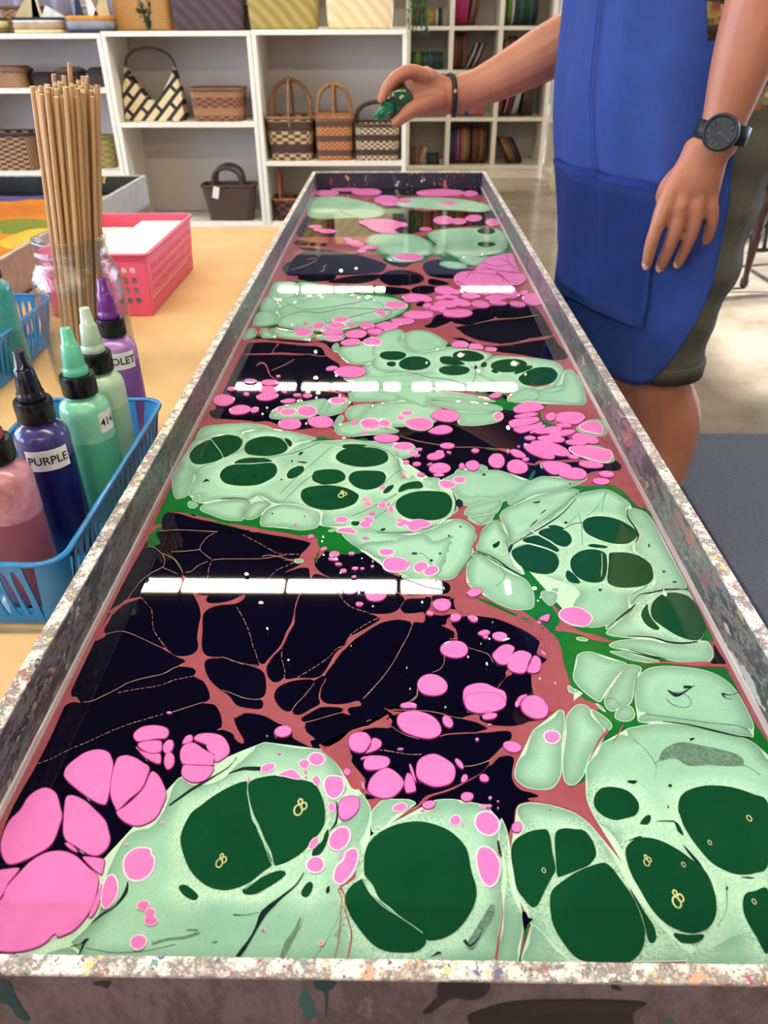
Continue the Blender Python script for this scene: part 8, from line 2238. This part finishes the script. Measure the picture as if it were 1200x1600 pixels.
# hair cap, eyes
bm = bmesh.new(); ball(bm, B(.012, 0, 1.648), .104, .086, .092, Matrix(((F.x, LF.x, 0, 0), (F.y, LF.y, 0, 0), (0, 0, 1, 0), (0, 0, 0, 1))))
for v in list(bm.verts):
    q = v.co-B(.012, 0, 1.648)
    if q.dot(F) > .05 and q.z < .03: v.co -= F*(q.dot(F)-.05)*.9
    if q.z < -.05: v.co.z += (-.05-q.z)*.7
kid('hair', bm, m_hair, per, True)
for s in (-1, 1):
    bm = bmesh.new(); ball(bm, B(.1135, s*.031, 1.620), .0125); e_ = kid('eye', bm, m_eye, per, True)
    bm = bmesh.new(); ball(bm, B(.1235, s*.0315, 1.6185), .0052); o = kid('iris', bm, m_iris, e_, True); o.matrix_parent_inverse = e_.matrix_parent_inverse.copy(); o.matrix_parent_inverse = Matrix.Translation(-PB) if False else Matrix.Identity(4)
# fingernails on the hanging hand
for f_ in fing[:3]:
    u, v, y, r = f_[-1]; bm = bmesh.new(); ball(bm, px(u-.5, v-1, y-r*.78), r*.62, .0016, r*.8); kid('fingernail', bm, m_nail, per, True)
# --- shorts
bm = bmesh.new()
limb(bm, [(B(.012, 0, .80), .120, .182, F), (B(.012, 0, .87), .118, .180, F), (B(.012, 0, .95), .118, .178, F)], 22)
for l, f0 in ((LEGL, FL), (LEGR, FR)):
    limb(bm, [(B(.010, l*.8, .84), .115, .096, F), (B(.012+f0*.3, l*.92, .74), .104, .092, F), (B(.02+f0*.8, l, .60), .090, .084, F), (B(.024+f0, l, .52), .080, .078, F), (B(.024+f0, l, .478), .078, .076, F)], 18)
so = remeshed('shorts', bm, m_short, .006, per, 5)
rs = random.Random(2)
for v in so.data.vertices:
    c = v.co; n = v.normal
    v.co += n*(.004*math.sin(40*c.z+9*c.x)*math.sin(22*c.y+6*c.z)+.003*math.sin(75*c.z+20*c.y))
bm = bmesh.new()
for l, f0 in ((LEGL, FL), (LEGR, FR)):
    rings = []
    for zz, q in ((.456, .99), (.452, 1.0), (.476, 1.012), (.480, 1.0)):
        rings.append([B(f0+.024, l, 0)+F*.082*q*math.cos(2*PI*k/28)+LF*.080*q*math.sin(2*PI*k/28)+V((0, 0, zz)) for k in range(28)])
    loft(bm, rings)
kid('hem_band', bm, m_short, so, True); so.children[0].matrix_parent_inverse = Matrix.Identity(4)
# --- knit shirt: trunk and short sleeves
bm = bmesh.new()
limb(bm, [(B(.008, 0, .795), .130, .192, F), (B(.006, 0, .88), .128, .188, F), (B(0, 0, 1.0), .124, .178, F), (B(.006, 0, 1.10), .122, .172, F), (B(.008, 0, 1.24), .132, .182, F), (B(0, 0, 1.35), .124, .194, F), (B(-.01, 0, 1.415), .082, .142, F), (B(-.012, 0, 1.44), .062, .074, F)], 22)
limb(bm, [(B(0, .13, 1.365), .076), (V((Sl.x, Sl.y, 1.33)), .074), (V((.502, 1.165, 1.20)), .068), (V((.498, 1.155, 1.13)), .066)], 16)
limb(bm, [(B(0, -.13, 1.365), .076), (V((Sr.x, Sr.y, 1.33)), .074), (V((.402, 1.58, 1.20)), .068), (V((.388, 1.592, 1.12)), .066)], 16)
sh = remeshed('shirt', bm, m_shirt, .007, per, 5)
# --- apron: bib and skirt wrapped round the front, rounded lower corners, pocket
def apron_pt(u, z, off=0):
    """u: -1 (right hip) .. 1 (left hip); the sheet follows the trunk and hangs straight below the belly"""
    t = u*(1.36 if u > 0 else 1.72)
    zz = min(max(z, .80), 1.3); f = (zz-.80)/.5
    g = min(max((z-.60)/.30, 0), 1); g = g*g*(3-2*g)
    ra = .147+.045*g-.03*max(0, f-.5)*2; rb = .205-.014*f
    ra += off; rb += .010+.028*min(1, max(0, (.86-z)/.12))+off
    fold = (.004+.010*max(0, .95-z))*math.sin(9*u+1.2+2.2*z)+.0035*math.sin(21*u-7*z)
    if z < .62: fold = max(fold, -.004)*.6-.002
    c = B(.0, 0, z)
    return c+F*((ra+fold)*math.cos(t))+LF*((rb+fold*.6)*math.sin(t))
vs = []; fs = []; nu, nz_ = 60, 60
for j in range(nz_+1):
    for i in range(nu+1):
        u = -1+2*i/nu; zt = 1.30; zb = .452
        k = abs(u); zb2 = zb+.17*max(0, (k-.62)/.38)**2.0
        if k > .5: zt = 1.30-(.34 if u < 0 else .365)*min(1, (k-.5)/.3)
        z = zt+(zb2-zt)*j/nz_
        vs.append(apron_pt(u, z)-PB)
        if i < nu and j < nz_: a = j*(nu+1)+i; fs.append((a, a+1, a+nu+2, a+nu+1))
ap = obj('apron', (vs, fs), m_apron, per, True)
md = ap.modifiers.new('thick', 'SOLIDIFY'); md.thickness = .003; md.offset = 1
ap['label'] = 'long royal blue apron with pocket'
def apron_strip(u0, u1, z0, z1, off, n=16, m_=1):
    bm = bmesh.new(); g = [[bm.verts.new(apron_pt(u0+(u1-u0)*i/n, z0+(z1-z0)*jj/m_, off)-PB) for i in range(n+1)] for jj in range(m_+1)]
    for jj in range(m_):
        for i in range(n): bm.faces.new((g[jj][i], g[jj][i+1], g[jj+1][i+1], g[jj+1][i]))
    bmesh.ops.solidify(bm, geom=bm.faces[:], thickness=.0015); return bm
obj('apron_pocket', apron_strip(-.18, .62, .55, .765, .0052, 20, 8), m_apron, ap, True)
obj('pocket_seam', apron_strip(-.18, .62, .754, .764, .0064, 20, 1), m_apdk, ap, True)
for u_, a_, b_ in ((.185, .56, 1.0),): obj('vertical_seam', apron_strip(u_, u_+.010, a_, b_, .0058, 1, 14), m_apdk, ap, True)
for s in (-1, 1):   # neck strap and waist tie
    bm = bmesh.new(); pts = [apron_pt(s*.42, 1.29, .004), B(.09, s*.09, 1.40), B(.02, s*.075, 1.45), B(-.07, s*.03, 1.455), B(-.08, 0, 1.455)]
    tube(bm, [q-PB for q in spline(pts, 5)], .010, 6, flat=.25); obj('neck_strap', bm, m_apron, ap, True)
# --- shoes
for l, f0 in ((LEGL, FL), (LEGR, FR)):
    bm = bmesh.new(); limb(bm, [(B(-.055+f0, l, .055), .038, .042, LF), (B(.02+f0, l, .062), .042, .05, LF), (B(.10+f0, l, .045), .046, .034, LF), (B(.18+f0, l, .034), .038, .024, LF)], 16)
    for v in bm.verts: v.co.z = max(v.co.z, .016)
    s_ = kid('shoe', bm, m_shoe, per, True)
    bm = bmesh.new(); out = []
    for zz in (.002, .018):
        out.append([B(.055+f0, l, zz)+F*(.148*math.cos(2*PI*k/24))+LF*((.047-.006*math.cos(2*PI*k/24)**2)*math.sin(2*PI*k/24)) for k in range(24)])
    loft(bm, out); o = kid('sole', bm, m_sole, s_); o.matrix_parent_inverse = Matrix.Identity(4)
# --- watch on the left wrist (a thing held by the arm)
wc = V((.4362, 1.1250, .831)); wd_ = (V((.434, 1.124, .81))-V((.451, 1.130, .92))).normalized()
wt = thing('wristwatch', 'black wristwatch with round dial on the hanging left wrist', 'watch', wc)
m_rub = mat('watch_rubber', (24, 28, 32), rough=.45, noise=(50, (36, 40, 44), .6)); m_dial = mat('watch_dial', (40, 40, 42), rough=.15, noise=(70, (16, 16, 18), .9)); m_hand = mat('watch_marks', (120, 122, 124), rough=.4, noise=(40, (100, 102, 104), .4))
a_, b_ = frame_of(wd_, V((1, 0, 0))); a_ = V((1, 0, 0))-wd_*wd_.x; a_.normalize(); b_ = wd_.cross(a_)
if b_.y > 0: b_ = -b_
bm = bmesh.new(); rings = []
for s_, q in ((-.012, 1.0), (-.011, 1.08), (.011, 1.08), (.012, 1.0)):
    rings.append([a_*.0330*q*math.cos(2*PI*k/32)+b_*.0275*q*math.sin(2*PI*k/32)+wd_*s_ for k in range(32)])
loft(bm, rings, True, True); obj('strap', bm, m_rub, wt, True)
nb = (b_-a_*.48).normalized(); a_, b_ = (a_+b_*.48).normalized(), nb
fc = b_*.0282
def disc(bm, r0, d0, d1, n=28, r1=None):
    loft(bm, [[fc+a_*r0*math.cos(2*PI*k/n)+wd_*r0*math.sin(2*PI*k/n)+b_*d0 for k in range(n)], [fc+a_*(r1 or r0)*math.cos(2*PI*k/n)+wd_*(r1 or r0)*math.sin(2*PI*k/n)+b_*d1 for k in range(n)]])
bm = bmesh.new(); disc(bm, .0235, -.008, .004, 32, .0225); wcase = obj('watch_case', bm, m_rub, wt)
bm = bmesh.new()
for q0, q1 in ((.0225, .0225), (.0205, .0205), (.0185, .0185)): pass
rings = [[fc+a_*r*math.cos(2*PI*k/32)+wd_*r*math.sin(2*PI*k/32)+b_*h for k in range(32)] for r, h in ((.0222, .0038), (.0215, .0068), (.0190, .0068), (.0178, .0042))]
loft(bm, rings, False, False); obj('bezel', bm, m_rub, wt, True)
bm = bmesh.new(); disc(bm, .0182, .0040, .0046); dl = obj('dial', bm, m_dial, wt)
bm = bmesh.new()
for k in range(12):
    t_ = 2*PI*k/12; c = fc+a_*.0145*math.cos(t_)+wd_*.0145*math.sin(t_)+b_*.0048; r_ = (a_*math.cos(t_)+wd_*math.sin(t_)); s_ = b_.cross(r_)
    v = [bm.verts.new(c+r_*x*.0020+s_*y*.0006) for x, y in ((-1, -1), (1, -1), (1, 1), (-1, 1))]; bm.faces.new(v)
bmesh.ops.solidify(bm, geom=bm.faces[:], thickness=.0002); hm = obj('hour_marks', bm, m_hand, dl); hm['kind'] = 'stuff'
for k, (ang_, ln) in enumerate(((.6, .010), (2.4, .0075))):
    bm = bmesh.new(); d = a_*math.cos(ang_)+wd_*math.sin(ang_); s_ = b_.cross(d); c = fc+b_*.0050
    v = [bm.verts.new(c+d*x*ln+s_*y*.0007) for x, y in ((-.1, -1), (1, -.6), (1, .6), (-.1, 1))]; bm.faces.new(v); bmesh.ops.solidify(bm, geom=bm.faces[:], thickness=.0002); obj('watch_hand', bm, m_hand, dl)
# --- bead bracelet on the right wrist
bc = px(707, 149, 1.596); bd = (px(688, 150, 1.592)-px(745, 138, 1.598)).normalized(); a2 = (Zv-bd*bd.z).normalized(); b2 = bd.cross(a2)
bt = thing('bracelet', 'black cord bracelet on the wrist reaching over the tray', 'bracelet', bc)
bm = bmesh.new(); pts = [a2*.0345*math.cos(2*PI*k/28)+b2*.0285*math.sin(2*PI*k/28)+bd*.003*math.sin(4*PI*k/28) for k in range(28)]; rings = []
for i, q in enumerate(pts):
    d = (pts[(i+1) % 28]-pts[i-1]).normalized(); n = q.normalized(); w2 = d.cross(n); rings.append([q+n*.0035*math.cos(k*PI/3)+w2*.0052*math.sin(k*PI/3) for k in range(6)])
rings.append(rings[0]); loft(bm, rings, False, False); obj('cord_band', bm, mat('black_cord', (22, 20, 24), rough=.6, noise=(200, (34, 32, 36), .7), bump=(500, .5)), bt, True)
bm = bmesh.new(); ball(bm, b2*(-.030 if b2.y > 0 else .030)+a2*.008+bd*-.002, .0042); obj('bead', bm, mat('gold_bead', (196, 156, 110), rough=.3, metal=.6, noise=(80, (170, 130, 90), .5)), bt, True)
# --- dark green squeeze bottle in the right hand
cpt = px(612, 168, 1.535); ax = (px(589, 180, 1.495)-px(622, 160, 1.560)).normalized()
gb = bottle('paint_bottle', 'dark green squeeze bottle held upside down over the tray', cpt, (20, 74, 50), (30, 92, 62), .8, mat('dark_green_cap', (14, 62, 46), rough=.2, noise=(30, (10, 48, 36), .6), coat=.4), sp('forest', (24, 116, 74), (18, 96, 60)), R=.0215, hb=.105, group=None)
for ch in gb.children: ch.location = (0, 0, -.125)
gb.rotation_mode = 'QUATERNION'; gb.rotation_quaternion = Zv.rotation_difference(ax)

# ------------------------------------------------------------------ old drips on the outside of the near tray wall
m_dr = {'teal': mat('dried_teal_paint', (14, 74, 82), rough=.5, noise=(40, (10, 54, 62), .7)), 'ink': mat('dried_ink_paint', (26, 26, 44), rough=.5, noise=(60, (40, 38, 50), .8)), 'black': mat('dried_black_paint', (26, 22, 24), rough=.6, noise=(30, (54, 46, 48), .8, (1, 1, 4)))}
for c, pts in (('teal', [(-8, 1528), (14, 1530), (24, 1552), (36, 1574), (47, 1590), (40, 1593), (26, 1586), (14, 1568), (-8, 1560)]), ('teal', [(492, 1531), (524, 1531), (520, 1542), (514, 1546), (512, 1566), (511, 1584), (508, 1584), (508, 1560), (504, 1546), (496, 1544)]),
               ('ink', [(690, 1532), (762, 1530), (758, 1552), (736, 1560), (706, 1558), (676, 1578), (660, 1580), (682, 1556)]), ('black', [(760, 1572), (830, 1560), (1000, 1562), (990, 1580), (970, 1612), (780, 1612), (730, 1590)]),
               ('ink', [(955, 1530), (968, 1530), (966, 1538), (972, 1545), (962, 1544), (954, 1538)]), ('black', [(150, 1528), (172, 1530), (168, 1542), (158, 1538), (146, 1536)])):
    P = spline([px(u, max(v+3, 1534), TY0-.0003)-big.location for u, v in pts], 4, True); bm = bmesh.new()
    f_ = [bm.verts.new(q) for q in P]; k_ = [bm.verts.new(q+V((0, .0003, 0))) for q in P]; bm.faces.new(f_); bm.faces.new(k_[::-1])
    for i in range(len(P)): j = (i+1) % len(P); bm.faces.new((f_[i], f_[j], k_[j], k_[i]))
    o = obj('paint_drip', bm, m_dr[c], big); o['label'] = {'teal': 'dried teal paint drip', 'ink': 'dark inky paint drip', 'black': 'black paint smear'}[c]
